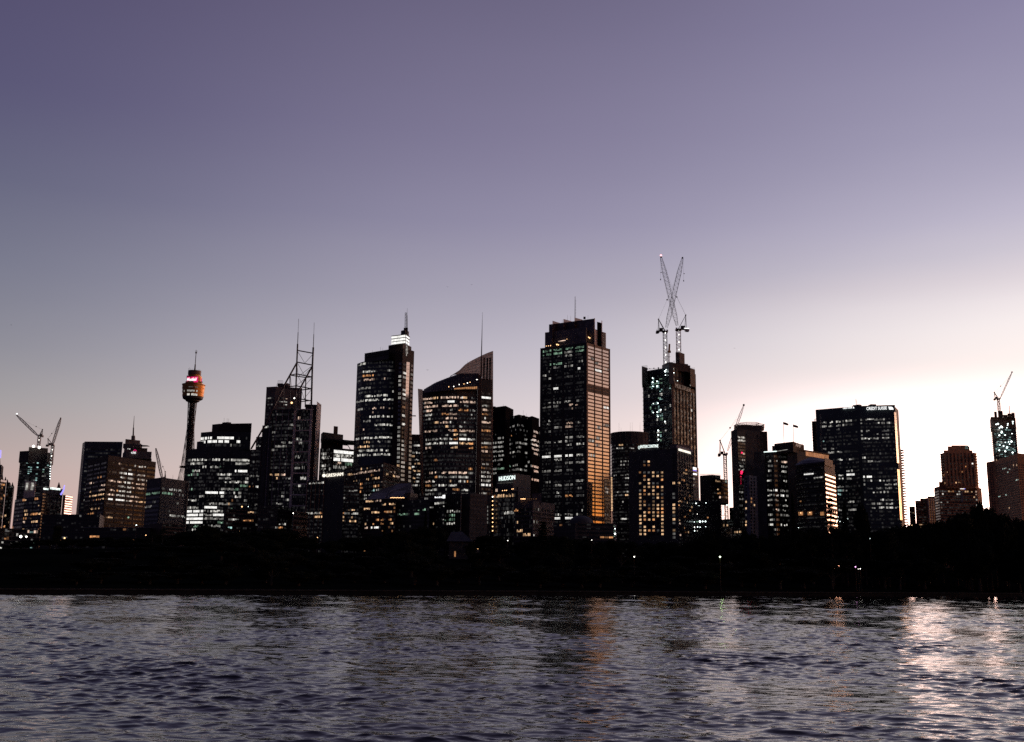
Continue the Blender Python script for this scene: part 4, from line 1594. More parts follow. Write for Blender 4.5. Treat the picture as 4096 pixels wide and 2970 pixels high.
mb.lattice(P(1626, 1345, 934), P(1626, 1311, 934), 1.6, 1.6, 1.6, 6, .14)
mb.lattice(P(1623, 1312, 938), P(1624, 1252, 938), 1.7, 1.5, 1.6, 10, .12)
mb.build('lattice_mast', M['steel'], b.root)
pipe(b, [P(1628, 1400, 934), P(1629, 1300, 937), P(1628.5, 1262, 938)], .28, name='needle')
pipe(b, [P(1628.5, 1262, 938), P(1629, 1233, 938)], .1, name='needle')
mb = MB()
c = P(1656, 1666, 948)
mb.box((c.x, c.y, c.z), 3.5, 2, .7)
mb.build('maintenance_arm', M['steel'], b.root)

# little block behind
b = building('office_block', 'narrow brown-topped office block in the gap between the lantern tower and the curved tower', 'building',
             [(1640, 1738), (1693, 1752, 1101)], 1100, 'wall_black', back=30)
panel(b, 1645, 1743, 1690, 1766, b.pts[0], b.pts[1], 'wall_red', .4, 'plant_screen')
rows(b, b.pts, 14.5, 1.3, lits=lit('M', '850 935 620 w .8;830 935 715 w .85;825 860 715 w;860 890 770 v;850 930 820 y .5;825 850 862 w;930 955 860 v;825 860 912 y;880 960 962 w .95;830 860 1010 y;880 960 1015 v;850 870 1062 y;870 960 1058 w .9;820 870 1110 v;860 960 1112 w'), h=.5, seed=52, top=7, amb=(.05, 'y'))

# ================================================================== curved sail-roof tower
d0 = 900
b = building('office_tower', 'curved glass tower with a sail-shaped glass crown, rows of peach windows and a needle mast', 'building',
             [(1690, 1563, 912), (1755, 1558, 902), (1830, 1551, 899), (1910, 1547, 903)], 900, 'wall_dark', back=20)
C = b.pts
top_c = [(q[0], q[1]) for q in C]
lt = lit('L', '950 980 1255 p .8;990 1080 1245 p;1090 1170 1230 y;1190 1295 1210 p;1310 1425 1195 p;1450 1460 1190 p;1490 1530 1190 y;1590 1610 1190 d;950 980 1310 d;990 1080 1302 p;1290 1375 1255 W;1480 1490 1245 w;1110 1140 1290 d;950 975 1355 d;990 1080 1357 p;1090 1170 1340 p;1190 1295 1325 p;1310 1425 1308 p;1440 1560 1298 p;1585 1640 1295 p;990 1080 1408 p;1190 1290 1430 o .7;1310 1420 1415 p .7;1330 1370 1370 v;1440 1560 1408 o;1510 1560 1343 v;1585 1640 1405 v .7;990 1070 1465 w;1260 1290 1480 p;1310 1405 1475 p;1600 1612 1465 v;990 1130 1510 v .4;1590 1640 1510 v;1100 1170 1555 y;1185 1290 1540 p;1310 1335 1535 w;1440 1490 1575 w;1490 1560 1572 v .5;1260 1290 1590 y;1310 1360 1580 d;1305 1410 1636 y;950 1010 1415 d')
lt += lit('M', '990 1070 430 p;1085 1150 415 p;1305 1370 388 p;1370 1410 380 o;1370 1415 440 y;1435 1560 435 p;1580 1635 430 p;1260 1290 450 v;1305 1335 500 w;1350 1415 497 o;1000 1070 535 v;1090 1165 523 v;1180 1290 508 w;1435 1520 490 v;1180 1285 560 w;995 1070 585 w;1085 1165 577 w;1305 1415 553 W;1435 1560 545 W;1575 1640 538 w;1330 1415 607 y;1435 1560 600 y;1575 1615 597 o;1575 1610 652 o;990 1070 645 p;1110 1145 795 o;1040 1065 970 p;1070 1145 963 p;1205 1280 947 p;1295 1410 940 p;1430 1555 935 p;1570 1610 930 o;1180 1280 1000 v .9;1295 1410 995 v;1430 1550 990 w;1570 1610 988 w;1120 1150 1020 o;1310 1330 1045 y;995 1060 1078 p;1085 1110 1072 w;1170 1280 1115 w;1295 1405 1108 w;1430 1515 1100 w;1535 1550 1100 o;1570 1610 1098 w;1000 1060 1135 o .8;1080 1150 1125 v;1260 1275 1170 v;1345 1440 1162 o;1075 1150 1183 w;1000 1060 1190 v;1460 1550 1208 w;995 1060 1240 v;1085 1110 1235 v;1170 1205 1225 d;1355 1385 1210 d;1440 1550 1225 v .5')
bb_ = P(1760, 1990, 900).z
zt_ = b.z1
rows(b, C, 16.8, 1.25, lits=lt, h=.5, seed=55, top=7, bays=6, bayw=.1, glass='glass')
# dark recess and side bay right of the mast
s = tier(b, [(1924, 1514), (1971, 1519)], 915, GZ, 'wall_black', part='side_bay', back=22)
lt = lit('L', '1740 1830 1055 v .8;1735 1845 1220 W;1740 1815 1330 v;1735 1815 1385 p;1735 1750 1430 o;1760 1780 1430 o;1795 1810 1430 o;1765 1780 1492 w;1720 1845 1545 p;1720 1845 1640 o')
lt += lit('M', '1715 1850 400 o;1715 1850 565 w;1715 1810 610 o;1715 1810 680 p;1715 1820 840 v;1715 1820 900 o .5;1715 1840 955 v;1715 1850 1010 w;1715 1850 1065 w;1710 1850 1120 W;1710 1800 1225 v')
rows(s, s.pts, 16.8, 1.25, lits=lt, h=.5, seed=56, top=12.5)
mb = MB()
q0, q1 = P(1911, 1500, 902), P(1926, 1500, 903)
mb.prism([(q0.x, q0.y, GZ), (q1.x, q1.y, GZ), (q1.x, q1.y + 8, GZ), (q0.x, q0.y + 8, GZ)], [(q0.x, q0.y, q0.z), (q1.x, q1.y, q1.z), (q1.x, q1.y + 8, q1.z), (q0.x, q0.y + 8, q0.z)])
mb.build('recess_column', M['wall_brown'], b.root)


def screen(b, bot, top, nx_, nz_, m, r, name, fill=None, fname=None):
    """glazing screen: bot/top polylines in world; nx_ x nz_ bars, optional infill panes"""
    mb = MB()
    g = [[Vector(bot(i / nx_)).lerp(Vector(top(i / nx_)), j / nz_) for j in range(nz_ + 1)] for i in range(nx_ + 1)]
    for i in range(nx_ + 1):
        mb.bar(g[i][0], g[i][nz_], r)
    for j in range(nz_ + 1):
        for i in range(nx_):
            mb.bar(g[i][j], g[i + 1][j], r * .8)
    o = mb.build(name, M[m], b.root)
    if fill:
        mb = MB()
        for i in range(nx_):
            for j in range(nz_):
                mb.quad(g[i][j], g[i + 1][j], g[i + 1][j + 1], g[i][j + 1])
        mb.build(fname, M[fill], b.root)
    return o


tr = bpy.data.materials.new('fritted_glass')
tr.use_nodes = True
tn = tr.node_tree
tb = tn.nodes['Principled BSDF']
tb.inputs['Base Color'].default_value = (.2, .14, .12, 1)
tb.inputs['Roughness'].default_value = .35
tmix = tn.nodes.new('ShaderNodeMixShader')
ttr = tn.nodes.new('ShaderNodeBsdfTransparent')
ttr.inputs[0].default_value = (.66, .52, .47, 1)
ttl = tn.nodes.new('ShaderNodeBsdfTranslucent')
ttl.inputs[0].default_value = (.34, .2, .15, 1)
tm2 = tn.nodes.new('ShaderNodeMixShader')
tm2.inputs[0].default_value = .5
tn.links.new(tb.outputs[0], tm2.inputs[1])
tn.links.new(ttl.outputs[0], tm2.inputs[2])
tno = tn.nodes.new('ShaderNodeTexNoise')
tno.inputs['Scale'].default_value = .3
ttc = tn.nodes.new('ShaderNodeTexCoord')
tn.links.new(ttc.outputs['Object'], tno.inputs['Vector'])
tmr = tn.nodes.new('ShaderNodeMapRange')
tmr.inputs['To Min'].default_value = .8
tmr.inputs['To Max'].default_value = .93
tn.links.new(tno.outputs[0], tmr.inputs[0])
tmix.inputs[0].default_value = .5
tn.links.new(tmr.outputs[0], tmix.inputs[0])
tn.links.new(ttr.outputs[0], tmix.inputs[1])
tn.links.new(tm2.outputs[0], tmix.inputs[2])
tn.links.new(tmix.outputs[0], tn.nodes['Material Output'].inputs[0])
M['fritted'] = tr
tf = tr.copy()
tf.name = 'clear_fin_glass'
for n_ in tf.node_tree.nodes:
    if n_.type == 'MAP_RANGE':
        n_.inputs['To Min'].default_value = .25
        n_.inputs['To Max'].default_value = .4
M['fin_glass'] = tf

# left flared screen
screen(b, lambda t_: P(1686 + 8 * t_, 1985, 908 - 6 * t_), lambda t_: P(1672 + 18 * t_, 1556 + 3 * t_, 906 - 6 * t_), 4, 44, 'wall_brown', .13, 'side_screen_frame', 'fritted', 'side_screen')


# sail: from the roof up to the point at (1972, 1405)
def sail_y(x):
    pts = [(1800, 1506), (1820, 1494), (1838, 1482), (1845, 1475), (1860, 1460), (1880, 1447), (1905, 1434), (1930, 1422), (1950, 1413), (1972, 1405)]
    for i in range(len(pts) - 1):
        if x <= pts[i + 1][0]:
            a = (x - pts[i][0]) / (pts[i + 1][0] - pts[i][0])
            return pts[i][1] + a * (pts[i + 1][1] - pts[i][1])
    return pts[-1][1]


def sail_b(x):
    return 1499 if x < 1912 else 1499 + (x - 1912) * .55


screen(b, lambda t_: P(1800 + 128 * t_, max(sail_b(1800 + 128 * t_), sail_y(1800 + 128 * t_) + 2), 906), lambda t_: P(1800 + 128 * t_, sail_y(1800 + 128 * t_), 906), 24, 5, 'wall_brown', .16, 'sail_frame', 'fritted', 'sail_glass')
screen(b, lambda t_: P(1928 + 44 * t_, 1520, 904), lambda t_: P(1928 + 44 * t_, sail_y(1928 + 44 * t_), 904), 9, 10, 'wall_brown', .16, 'sail_frame', 'fritted', 'sail_glass')
piers(b, P(1936, 1500, 904.5).xy, P(1960, 1500, 904.5).xy, 2, 1.3, .5, 'wall_brown', P(1940, 1520, 904).z, P(1940, 1432, 904).z, 'fin')
screen(b, lambda t_: P(1966 + 5 * t_, 1985, 912), lambda t_: P(1966 + 6 * t_, 1520, 912), 2, 50, 'wall_brown', .13, 'side_screen_frame', 'fritted', 'side_screen')


# curved glass roof
def roof_top(t_):
    x = 1696 + 220 * t_
    pts = [(1696, 1558), (1720, 1544), (1742, 1531), (1760, 1524), (1785, 1514), (1810, 1505), (1828, 1499), (1845, 1495), (1930, 1494)]
    for i in range(len(pts) - 1):
        if x <= pts[i + 1][0]:
            a = (x - pts[i][0]) / (pts[i + 1][0] - pts[i][0])
            return x, pts[i][1] + a * (pts[i + 1][1] - pts[i][1])


def roof_bot(t_):
    return 1696 + 220 * t_, 1572 - 12 * t_ - 4 * math.sin(PI * t_)


mb = MB()
nR = 22
for i in range(nR):
    qs = []
    for tt in (i / nR, (i + 1) / nR):
        xb, yb = roof_bot(tt)
        xt, yt = roof_top(tt)
        qs.append([P(xb + (xt - xb) * j / 4, yb + (yt - yb) * (1 - (1 - j / 4) ** 1.5), 897 + 10 * (j / 4)) for j in range(5)])
    for j in range(4):
        mb.quad(qs[0][j], qs[1][j], qs[1][j + 1], qs[0][j + 1])
mb.build('curved_roof', M['roof_glass'], b.root)
mb = MB()
for i in range(nR + 1):
    tt = i / nR
    xb, yb = roof_bot(tt)
    xt, yt = roof_top(tt)
    mb.bar(P(xb, yb, 896), P(xt, yt - 1, 905), .16)
    tt2 = min(1, tt + .06)
    xt2, yt2 = roof_top(tt2)
    mb.bar(P(xb, yb, 896), P(xt2, yt2 - 1, 905), .1)
mb.build('roof_ribs', M['concrete'], b.root)
m_ = MB()
for i in range(12):
    t_ = .55 + .42 * i / 12
    xb, yb = roof_bot(t_)
    a_, c_ = P(xb, yb - 3, 894), P(xb + 6.5, yb - 3.3, 894)
    m_.quad(a_, c_, c_ + Vector((0, 0, 1.2 + 1.2 * i / 12)), a_ + Vector((0, 0, 1.0 + 1.2 * i / 12)))
m_.build('terrace_glow', M['o1'], b.root)
for i, (x, y) in enumerate(((1438, 1050), (1500, 1042), (1545, 1030), (1580, 1020), (1365, 1075), (1300, 1080), (1670, 985))):
    lampdot(b, *zz('L', x, y), 893, .55, 'lamp_w' if i % 2 else 'lamp', 'terrace_lamp')
panel(b, 1728, 1556, 1906, 1563, C[0], C[-1], 'wall_black', 3, 'roof_edge')
pipe(b, [P(1922, 1990, 898), P(1924, 1500, 899), P(1925.5, 1440, 899)], .75, 'wall_brown', 'mast')
mast(b, 1925.5, 1440, 1930, 1250, 899, .6, .08)
mast(b, 1871, 1455, 1871, 1446, 901, .15, .08)

# dark stepped office between curved tower and the tallest tower
b = building('office_tower', 'black stepped office tower with small white windows between the sail-roof tower and the tallest tower', 'building',
             [(1955, 1633, 1082), (2022, 1624), (2054, 1630, 1090)], 1080, 'wall_ink', back=35)
t = tier(b, [(2040, 1668, 1060), (2075, 1659), (2156, 1672, 1075)], 1050, GZ, 'wall_ink', part='stepped_wing')
t3 = tier(b, [(2110, 1670, 1050), (2128, 1665), (2157, 1671, 1058)], 1046, GZ, 'wall_ink', part='stepped_wing', back=25)
t4 = tier(b, [(2153, 1707), (2170, 1707)], 1062, GZ, 'wall_ink', part='stepped_wing', back=25)
lt = lit('R', '225 270 475 v .6;310 375 480 v;225 280 545 v .6;305 375 535 v;400 460 540 v .7;215 285 600 v;305 370 598 v;400 470 588 v;215 285 655 v;305 375 655 w;400 430 645 v;445 470 645 d;250 280 715 v;305 380 712 v;400 470 705 v;490 525 693 w;240 285 772 v;305 355 772 v;305 325 830 d;215 280 890 v;300 375 887 g;390 470 883 g;215 280 950 v;400 420 290 d;395 430 330 v;450 600 330 v .7')
rows(b, [b.pts[0], b.pts[1]], 17.5, 1.4, lits=lt, h=.45, seed=60, glass='wall_ink')
lt += lit('R', '540 700 580 v .8;650 705 540 v;545 600 630 v;540 600 690 v .6;660 700 710 v;500 525 875 v;540 620 920 w;660 700 885 v;430 460 940 v;650 700 945 v;490 520 940 d;400 560 480 o .25;600 640 345 d;420 700 400 d .3;540 560 875 v')
rows(t, t.pts, 17.5, 1.4, lits=lt, h=.45, seed=61, amb=(.03, 'd'), glass='wall_ink')
rows(t3, t3.pts, 17.5, 1.4, lits=lit('R', '780 830 432 v;745 830 540 w;745 830 600 w;745 830 660 v;780 825 720 v;740 830 890 v;750 835 1075 v .8;770 800 495 d;780 830 955 v;700 715 830 v'), h=.5, seed=62, glass='wall_ink')
for y in (435, 560, 610, 665, 730):
    pane(t4, 1900 + 860 / 3.29, 1600 + y / 3.29, t4.pts[0], t4.pts[1], 2, 2.5, 'v1')
rooftop(t, 3, 'wall_black', 2.0, 12)
rooftop(b, 3, 'wall_black', 2.0, 13)

# HUDSON building
b = building('office_block', 'dark office block with mint-white letters on its upper storey', 'building',
             [(1986, 1900, 858), (2052, 1893), (2123, 1897, 862)], 850, 'wall_dark', back=35)
A0, A1, A2 = b.pts
text(b, 'HUDSON', 1996, 2060, 1913, 17, A0, A1, 'sign_grn', .8, bold=.06)
mb = MB()
q0, q1 = on_plane(1990, 1934, A0, A1, .5), on_plane(2052, 1931, A0, A1, .5)
mb.bar(q0, q1, .22)
mb.build('sign_rail', M['v2'], b.root)
t = tier(b, [(1973, 1970, 830), (2068, 1964)], 828, GZ, 'wall_black', part='front_wing', back=30)
lt = lit('F', '780 795 565 o;815 900 565 y .9;920 1008 558 y .9;895 950 755 w;950 1000 757 v;840 860 670 d;925 940 715 d')
rows(t, t.pts, 17, 1.2, lits=lt, h=.72, seed=64, top=2, amb=(.015, 'd'))
pane(b, *zz('F', 811, 516), t.pts[0], t.pts[1], 2.2, 2.2, 'p0')
for (x, y) in ((905, 518), (925, 517), (985, 503), (880, 520), (1000, 500)):
    lampdot(b, *zz('F', x, y), 826, .5, 'lamp_w', 'lamp')
for k in range(9):
    lampdot(b, 1970.5, 1988 + k * 17, 827, .7, 'lamp_w' if k else 'lamp', 'stair_lamp')
t = tier(b, [(2072, 1945), (2122, 1950)], 846, GZ, 'wall_dark', part='side_wing', back=30)
rows(t, t.pts, 16, 2, seed=65, glass='pane_grey', h=.3, z0=P(2100, 2010, 850).z)

# old stone block
b = building('apartment_block', 'pale old stone building with a deep cornice and regular sash windows before the tallest tower', 'building',
             [(2055, 2016, 812), (2132, 2010), (2219, 2018, 822)], 800, 'concrete', back=30)
A0, A1, A2 = b.pts
parapet(b, 1.0, .6, 'concrete')
slabs(b, [A0, A1, A2], 400, 1.2, .8, 'concrete', name='cornice')
lt = lit('F', '1015 1030 678 y;1018 1055 720 o;1035 1050 868 y;1030 1100 965 y .7;1110 1195 1003 y;1285 1300 750 w;1345 1360 685 y;1235 1245 868 w;1262 1275 870 w;1225 1235 1000 w')
rows(b, [A0, A1], 16.5, 2.0, lits=lt, h=.62, seed=66, gap=.4, top=4)
rows(b, [A1, A2], 16.5, 2.3, lits=lt, h=.62, seed=67, gap=.45, top=4)
t = tier(b, [(2128, 1975), (2166, 1974)], 806, b.z1 - .5, 'concrete', part='roof_tier', back=16)
t = tier(b, [(2080, 2001), (2166, 2001)], 804, b.z1 - .5, 'concrete', part='roof_tier', back=20)
for x in (1090, 1108, 1120, 1133, 1160, 1180, 1205, 1230, 1260):
    lampdot(b, *zz('F', x, 614), 800, .55, 'lamp_w' if x < 1140 else 'o2', 'cornice_lamp')

# ================================================================== tallest tower
b = building('office_tower', 'tallest tower: black front with scattered white windows and a golden sun-reflecting right side', 'building',
             [(2163, 1394), (2346, 1371), (2438, 1397)], 934, 'wall_black', back=40,)
A0, A1, A2 = b.pts
NF = 14.6
lt = lit('N', '285 435 955 g .75;475 615 935 g;655 795 912 g;840 990 885 g;285 435 1040 g .8;475 615 1010 g;655 800 985 v;840 990 968 g;665 795 1065 v;550 580 1085 d;405 435 1170 g;475 605 1160 g .8;670 790 1135 d;850 950 1110 v .5;475 500 1235 v;510 580 1230 d;405 435 1250 v;655 790 1215 v .5;870 935 1250 W;300 345 1400 w;390 430 1395 v;390 400 1320 v;690 780 1362 d;475 545 1590 W;385 415 1605 d')
lt += lit('R', '960 1005 45 v;1040 1125 32 v;1185 1250 20 w .8;1335 1360 5 v;1240 1300 70 p;1330 1355 65 p;885 1005 103 v;1040 1095 97 v;1240 1295 130 p .6;965 1000 290 v;1210 1300 310 p;1360 1380 303 w;930 980 340 v .7;1185 1290 372 p;1045 1105 388 v;1125 1150 383 v;930 1005 400 v .6;1195 1300 488 v .7;1335 1450 480 v .7;920 1005 578 v;1045 1060 568 w;1090 1150 560 w;1185 1225 552 w;1235 1300 550 d;1435 1450 545 v;1210 1300 605 w;1335 1455 597 w;940 1005 695 v;885 1005 748 W;1040 1150 738 W;1185 1300 722 W .9;1335 1420 716 w;1050 1150 795 v;1185 1300 848 v;1335 1455 840 v;1080 1150 860 d;890 1005 932 v;1040 1150 918 v;1185 1300 905 d;1395 1455 905 d;930 1000 1105 v .5;1065 1150 1100 v;1185 1300 1095 v;1340 1455 1083 v;1360 1450 1145 v .7;1080 1110 1222 w;1040 1150 1290 d;1185 1300 1272 o;1345 1455 1265 d;1050 1150 1520 w .8;1185 1300 1517 v;1340 1350 1500 w;1445 1455 1500 w;1045 1155 1580 W;1185 1275 1575 W;1400 1410 1455 w')
rows(b, [A0, A1], NF, 1.25, lits=lt, h=.55, seed=70, bays=4, bayw=.14, gap=.1, top=2.6, margin=1.2)
ltr = lit('N', '1160 1255 1290 W;1040 1130 880 v .0;1325 1370 1250 w;1080 1130 1115 v;1160 1205 1140 v')
ltr += lit('R', '1700 1760 110 W;1690 1760 340 v;1490 1570 545 w;1490 1570 720 w .5;1610 1650 380 v;1600 1640 600 v;1600 1640 500 v')
dark_floors = (11, 12, 47)
fhh = NF * (A1[1] + A2[1]) / 2 / FPX
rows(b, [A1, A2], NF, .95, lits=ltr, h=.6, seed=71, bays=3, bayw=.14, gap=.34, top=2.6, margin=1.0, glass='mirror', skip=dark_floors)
nfl = 49
for i in dark_floors:
    z = b.z1 - 2.6 - i * fhh
    for q in range(3):
        p0 = Vector(A1).lerp(Vector(A2), (q + .1) / 3)
        p1 = Vector(A1).lerp(Vector(A2), (q + .9) / 3)
        mb = MB()
        mb.quad((p0.x + .2, p0.y - .2, z - fhh * .75), (p1.x + .2, p1.y - .2, z - fhh * .75), (p1.x + .2, p1.y - .2, z), (p0.x + .2, p0.y - .2, z))
        mb.build('plant_louvre', M['wall_black'], b.root)
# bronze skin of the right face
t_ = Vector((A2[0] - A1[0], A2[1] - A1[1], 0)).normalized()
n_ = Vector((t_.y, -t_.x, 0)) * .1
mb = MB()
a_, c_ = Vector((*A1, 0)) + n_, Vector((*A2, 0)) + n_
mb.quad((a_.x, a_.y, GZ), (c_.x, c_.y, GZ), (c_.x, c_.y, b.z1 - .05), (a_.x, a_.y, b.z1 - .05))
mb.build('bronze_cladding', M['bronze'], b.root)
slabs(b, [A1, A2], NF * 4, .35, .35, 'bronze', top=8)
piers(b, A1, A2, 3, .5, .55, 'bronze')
piers(b, A0, A1, 4, .5, .4, 'wall_dark')
slabs(b, [A0, A1], NF, .2, .25, 'wall_dark', top=.3)
# crown
zr = b.z1
K0 = tier(b, [(2180, 1331), (2344, 1309), (2359, 1314, 946)], 938, zr - 1, 'crown_stone', part='crown_block', back=30,
          poly=None)
K1 = tier(b, [(2196, 1299, 948), (2377, 1275)], 948, zr - 1, 'crown_stone', part='crown_block', back=20)
zk = K1.z1
K2 = tier(b, [(2376, 1316, 945), (2388, 1320, 949)], 945, zr - 1, 'crown_stone', part='crown_block', back=16)
K3 = tier(b, [(2388, 1288, 950), (2406, 1284, 954)], 952, zr - 1, 'wall_brown', part='crown_block', back=20)
K4 = tier(b, [(2407, 1327, 950), (2422, 1331, 956)], 952, zr - 1, 'concrete', part='crown_block', back=16)


def fin(b, x0, y0, x1, y1, yb, d0_, d1_, m='concrete', name='crown_fin'):
    p0, p1 = P(x0, y0, d0_), P(x1, y1, d1_)
    zb = P(x0, yb, d0_).z
    n2 = Vector((.5, -.2, 0))
    mb = MB()
    mb.prism([(p0.x, p0.y, zb), (p1.x, p1.y, zb), (p1.x + .5, p1.y + .4, zb), (p0.x + .5, p0.y + .4, zb)],
             [(p0.x, p0.y, p0.z), (p1.x, p1.y, p1.z), (p1.x + .5, p1.y + .4, p1.z), (p0.x + .5, p0.y + .4, p0.z)])
    mb.build(name, M[m], b.root)


fin(b, 2210, 1284, 2240, 1293, 1390, 930, 950, 'fin_glass')
fin(b, 2254, 1277, 2284, 1285, 1385, 929, 950, 'fin_glass')
fin(b, 2298, 1271, 2328, 1279, 1380, 927, 948, 'fin_glass')
fin(b, 2344, 1308, 2359, 1313, 1372, 928, 942, 'pale')
fin(b, 2377, 1273, 2378, 1273, 1378, 930, 960, 'pale')
fin(b, 2378, 1318, 2388, 1321, 1380, 934, 944, 'pale')
fin(b, 2406, 1283, 2407, 1284, 1385, 941, 965, 'pale')
fin(b, 2408, 1328, 2422, 1332, 1390, 941, 952, 'fin_glass')
mb = MB()
for (x0, y0, x1, y1, th) in ((545, 813, 640, 800, .8), (640, 800, 820, 770, 1.1)):
    a_, c_ = P(*zz('N', x0, y0), 926), P(*zz('N', x1, y1), 926)
    mb.quad(a_, c_, c_ + Vector((0, 0, th)), a_ + Vector((0, 0, th * .6)))
mb.build('crown_light_strip', M['p0'], b.root)
for (x, y, r_, mm) in ((525, 860, .9, 'lamp_w'), (550, 865, .7, 'lamp_w'), (812, 830, .6, 'lamp'), (1047, 740, .7, 'lamp_w'), (1065, 752, .8, 'lamp_w'),
                       (350, 885, .5, 'lamp_w'), (385, 882, .5, 'lamp_w'), (420, 878, .6, 'lamp_w'), (945, 755, .35, 'lamp'), (690, 770, .4, 'lamp_w'), (740, 760, .3, 'lamp_w'), (800, 748, .3, 'lamp_w')):
    lampdot(b, *zz('N', x, y), 924, r_, mm, 'crown_lamp')
for (x, y, ln) in ((2249, 1291, 12), (2270, 1285, 24), (2283, 1283, 20), (2352, 1276, 14), (2335, 1276, 8)):
    mast(b, x, y, x, y - ln, 950, .1, .06, 'steel', 'aerial')
mb = MB()
c = P(2338, 1277, 950)
mb.box((c.x, c.y, c.z), 2, 2, 2)
mb.build('roof_dish', M['steel'], b.root)
mast(b, 2300, 1272, 2300.5, 1187, 940, .35, .22)
mb = MB()
for k in range(12):
    q = P(2301, 1268 - k * 6, 940)
    mb.bar(q, q + Vector((.9, 0, 0)), .1)
mb.build('mast_rungs', M['steel'], b.root)
rows(K0, K0.pts[1:], 8, 1.2, h=.4, seed=73, glass='wall_dark', top=1)

# right-hand neighbours at its foot
b = building('office_block', 'narrow dark glazed block overlapping the golden side of the tallest tower', 'building',
             [(2415, 1915), (2441, 1919)], 890, 'wall_black', back=18)
rows(b, b.pts, 15, 1.2, lits=lit('F', '2040 2080 495 v;2050 2075 540 v;2045 2070 800 d'), h=.6, seed=74, amb=(.05, 'dc'))
b = building('scaffold_tower', 'thin glittering sunlit scaffold in the gap right of the tallest tower', 'scaffold',
             [(2443, 1906), (2449, 1908)], 960, 'bronze', back=4)
mb = MB()
for k in range(22):
    c = P(2446 + .1 * k, 1914 + k * 6.2, 956)
    mb.box((c.x, c.y, c.z), 1.3, .5, .75)
mb.build('deck_glitter', M['y0'], b.root)  # emissive boxes stand in for golden sunlight glittering on the scaffold decks
mb = MB()
c0, c1 = P(2446, 2040, 957), P(2445, 1900, 957)
mb.lattice((c0.x, c0.y, c0.z), (c0.x, c0.y, c1.z), 2, 2, 2, 20, .15)
mb.bar(P(2444, 1912, 957), P(2452, 1894, 957), .3)
mb.build('scaffold_frame', M['steel'], b.root)

b = thing('site_hoist', 'green-lit lattice hoist tower standing before the round tower', 'hoist', tuple(P(2458, 2150, 800)))
B_ = Bld()
B_.root = b
mb = MB()
q0, q1 = P(2458, 2152, 800), P(2458, 2100, 800)
mb.lattice((q0.x, q0.y, q0.z - 4), (q0.x, q0.y, q1.z), 2.4, 2.4, 2.4, 9, .14)
mb.build('lattice_frame', M['pale'], b)
for k in range(5):
    lampdot(B_, 2456 + (k % 2) * 4, 2106 + k * 10, 799, .6 if k != 3 else 1.0, 'lamp_c' if k % 2 else 'g0', 'site_lamp')

# domed library
b = building('library_building', 'low stone building with a dark lead dome at the foot of the tallest tower', 'building',
             [(2215, 2096), (2300, 2090), (2455, 2094)], 720, 'concrete_dk', back=40)
c = P(2325, 2090, 738)
mb = MB()
mb.lathe(c.x, c.y, [(9.5, b.z1 - 1), (9.5, b.z1 + 1)] + [(9 * math.cos(a * PI / 16), b.z1 + 1 + 5.8 * math.sin(a * PI / 16)) for a in range(9)], 24)
mb.build('dome', M['wall_black'], b.root, smooth=True)
mast(b, 2325, 2066, 2325, 2055, 738, .3, .1, 'steel', 'finial')
rows(b, b.pts, 16, 3, seed=76, amb=(.05, 'o'), h=.4)
lampdot(b, *zz('F', 1755, 995), 715, .5, 'o1', 'lamp')
lampdot(b, *zz('F', 1770, 997), 715, .5, 'o1', 'lamp')
# ================================================================== round tower
d = 1080
cx, cy = P(2518, 1730, d).x, d
R_ = 74 * d / FPX
zt_ = P(2518, 1728, d - R_).z
b = Bld()
b.root = thing('round_tower', 'cylindrical dark office tower behind the hotel with ringed dim windows', 'building', (cx, cy, GZ))
b.z0, b.z1 = GZ, zt_
mb = MB()
mb.lathe(cx, cy, [(R_, GZ), (R_, zt_), (R_ + .5, zt_), (R_ + .5, zt_ + .6), (R_ - 1, zt_ + .6), (.01, zt_ + .6)], 48)
mb.build('wall', M['concrete_dk'], b.root)
arc = [(cx + (R_ + .05) * math.cos(a), cy + (R_ + .05) * math.sin(a)) for a in [PI + PI * k / 20 for k in range(21)]]
lt = lit('G', '115 160 215 y;75 105 295 w;115 155 290 v;240 290 290 v;170 225 428 w;110 160 430 v .7;75 160 465 v .5;110 225 460 v .6;175 225 598 w;50 150 605 v .6;175 225 632 w;180 225 720 v;60 230 795 v .7;180 230 825 y;100 225 860 v .6;60 150 830 d;145 165 935 v;110 130 1000 d;190 200 1075 d;140 205 1138 w;50 70 1210 d')
rows(b, arc, 13.2, 1.6, lits=lt, h=.45, seed=80, top=12.5, amb=(.05, 'dd'))
slabs(b, arc, 13.2, .45, .45, 'concrete', top=12)
for k in range(0, 21, 2):
    mb = MB()
    mb.box((arc[k][0], arc[k][1], zt_ - 11), .8, .8, 11)
    mb.build('crown_pier', M['concrete'], b.root)
for x in (2476, 2484, 2521, 2529, 2560):
    mast(b, x, 1728, x, 1690 if x != 2484 else 1712, d, .09, .05, 'steel', 'aerial')

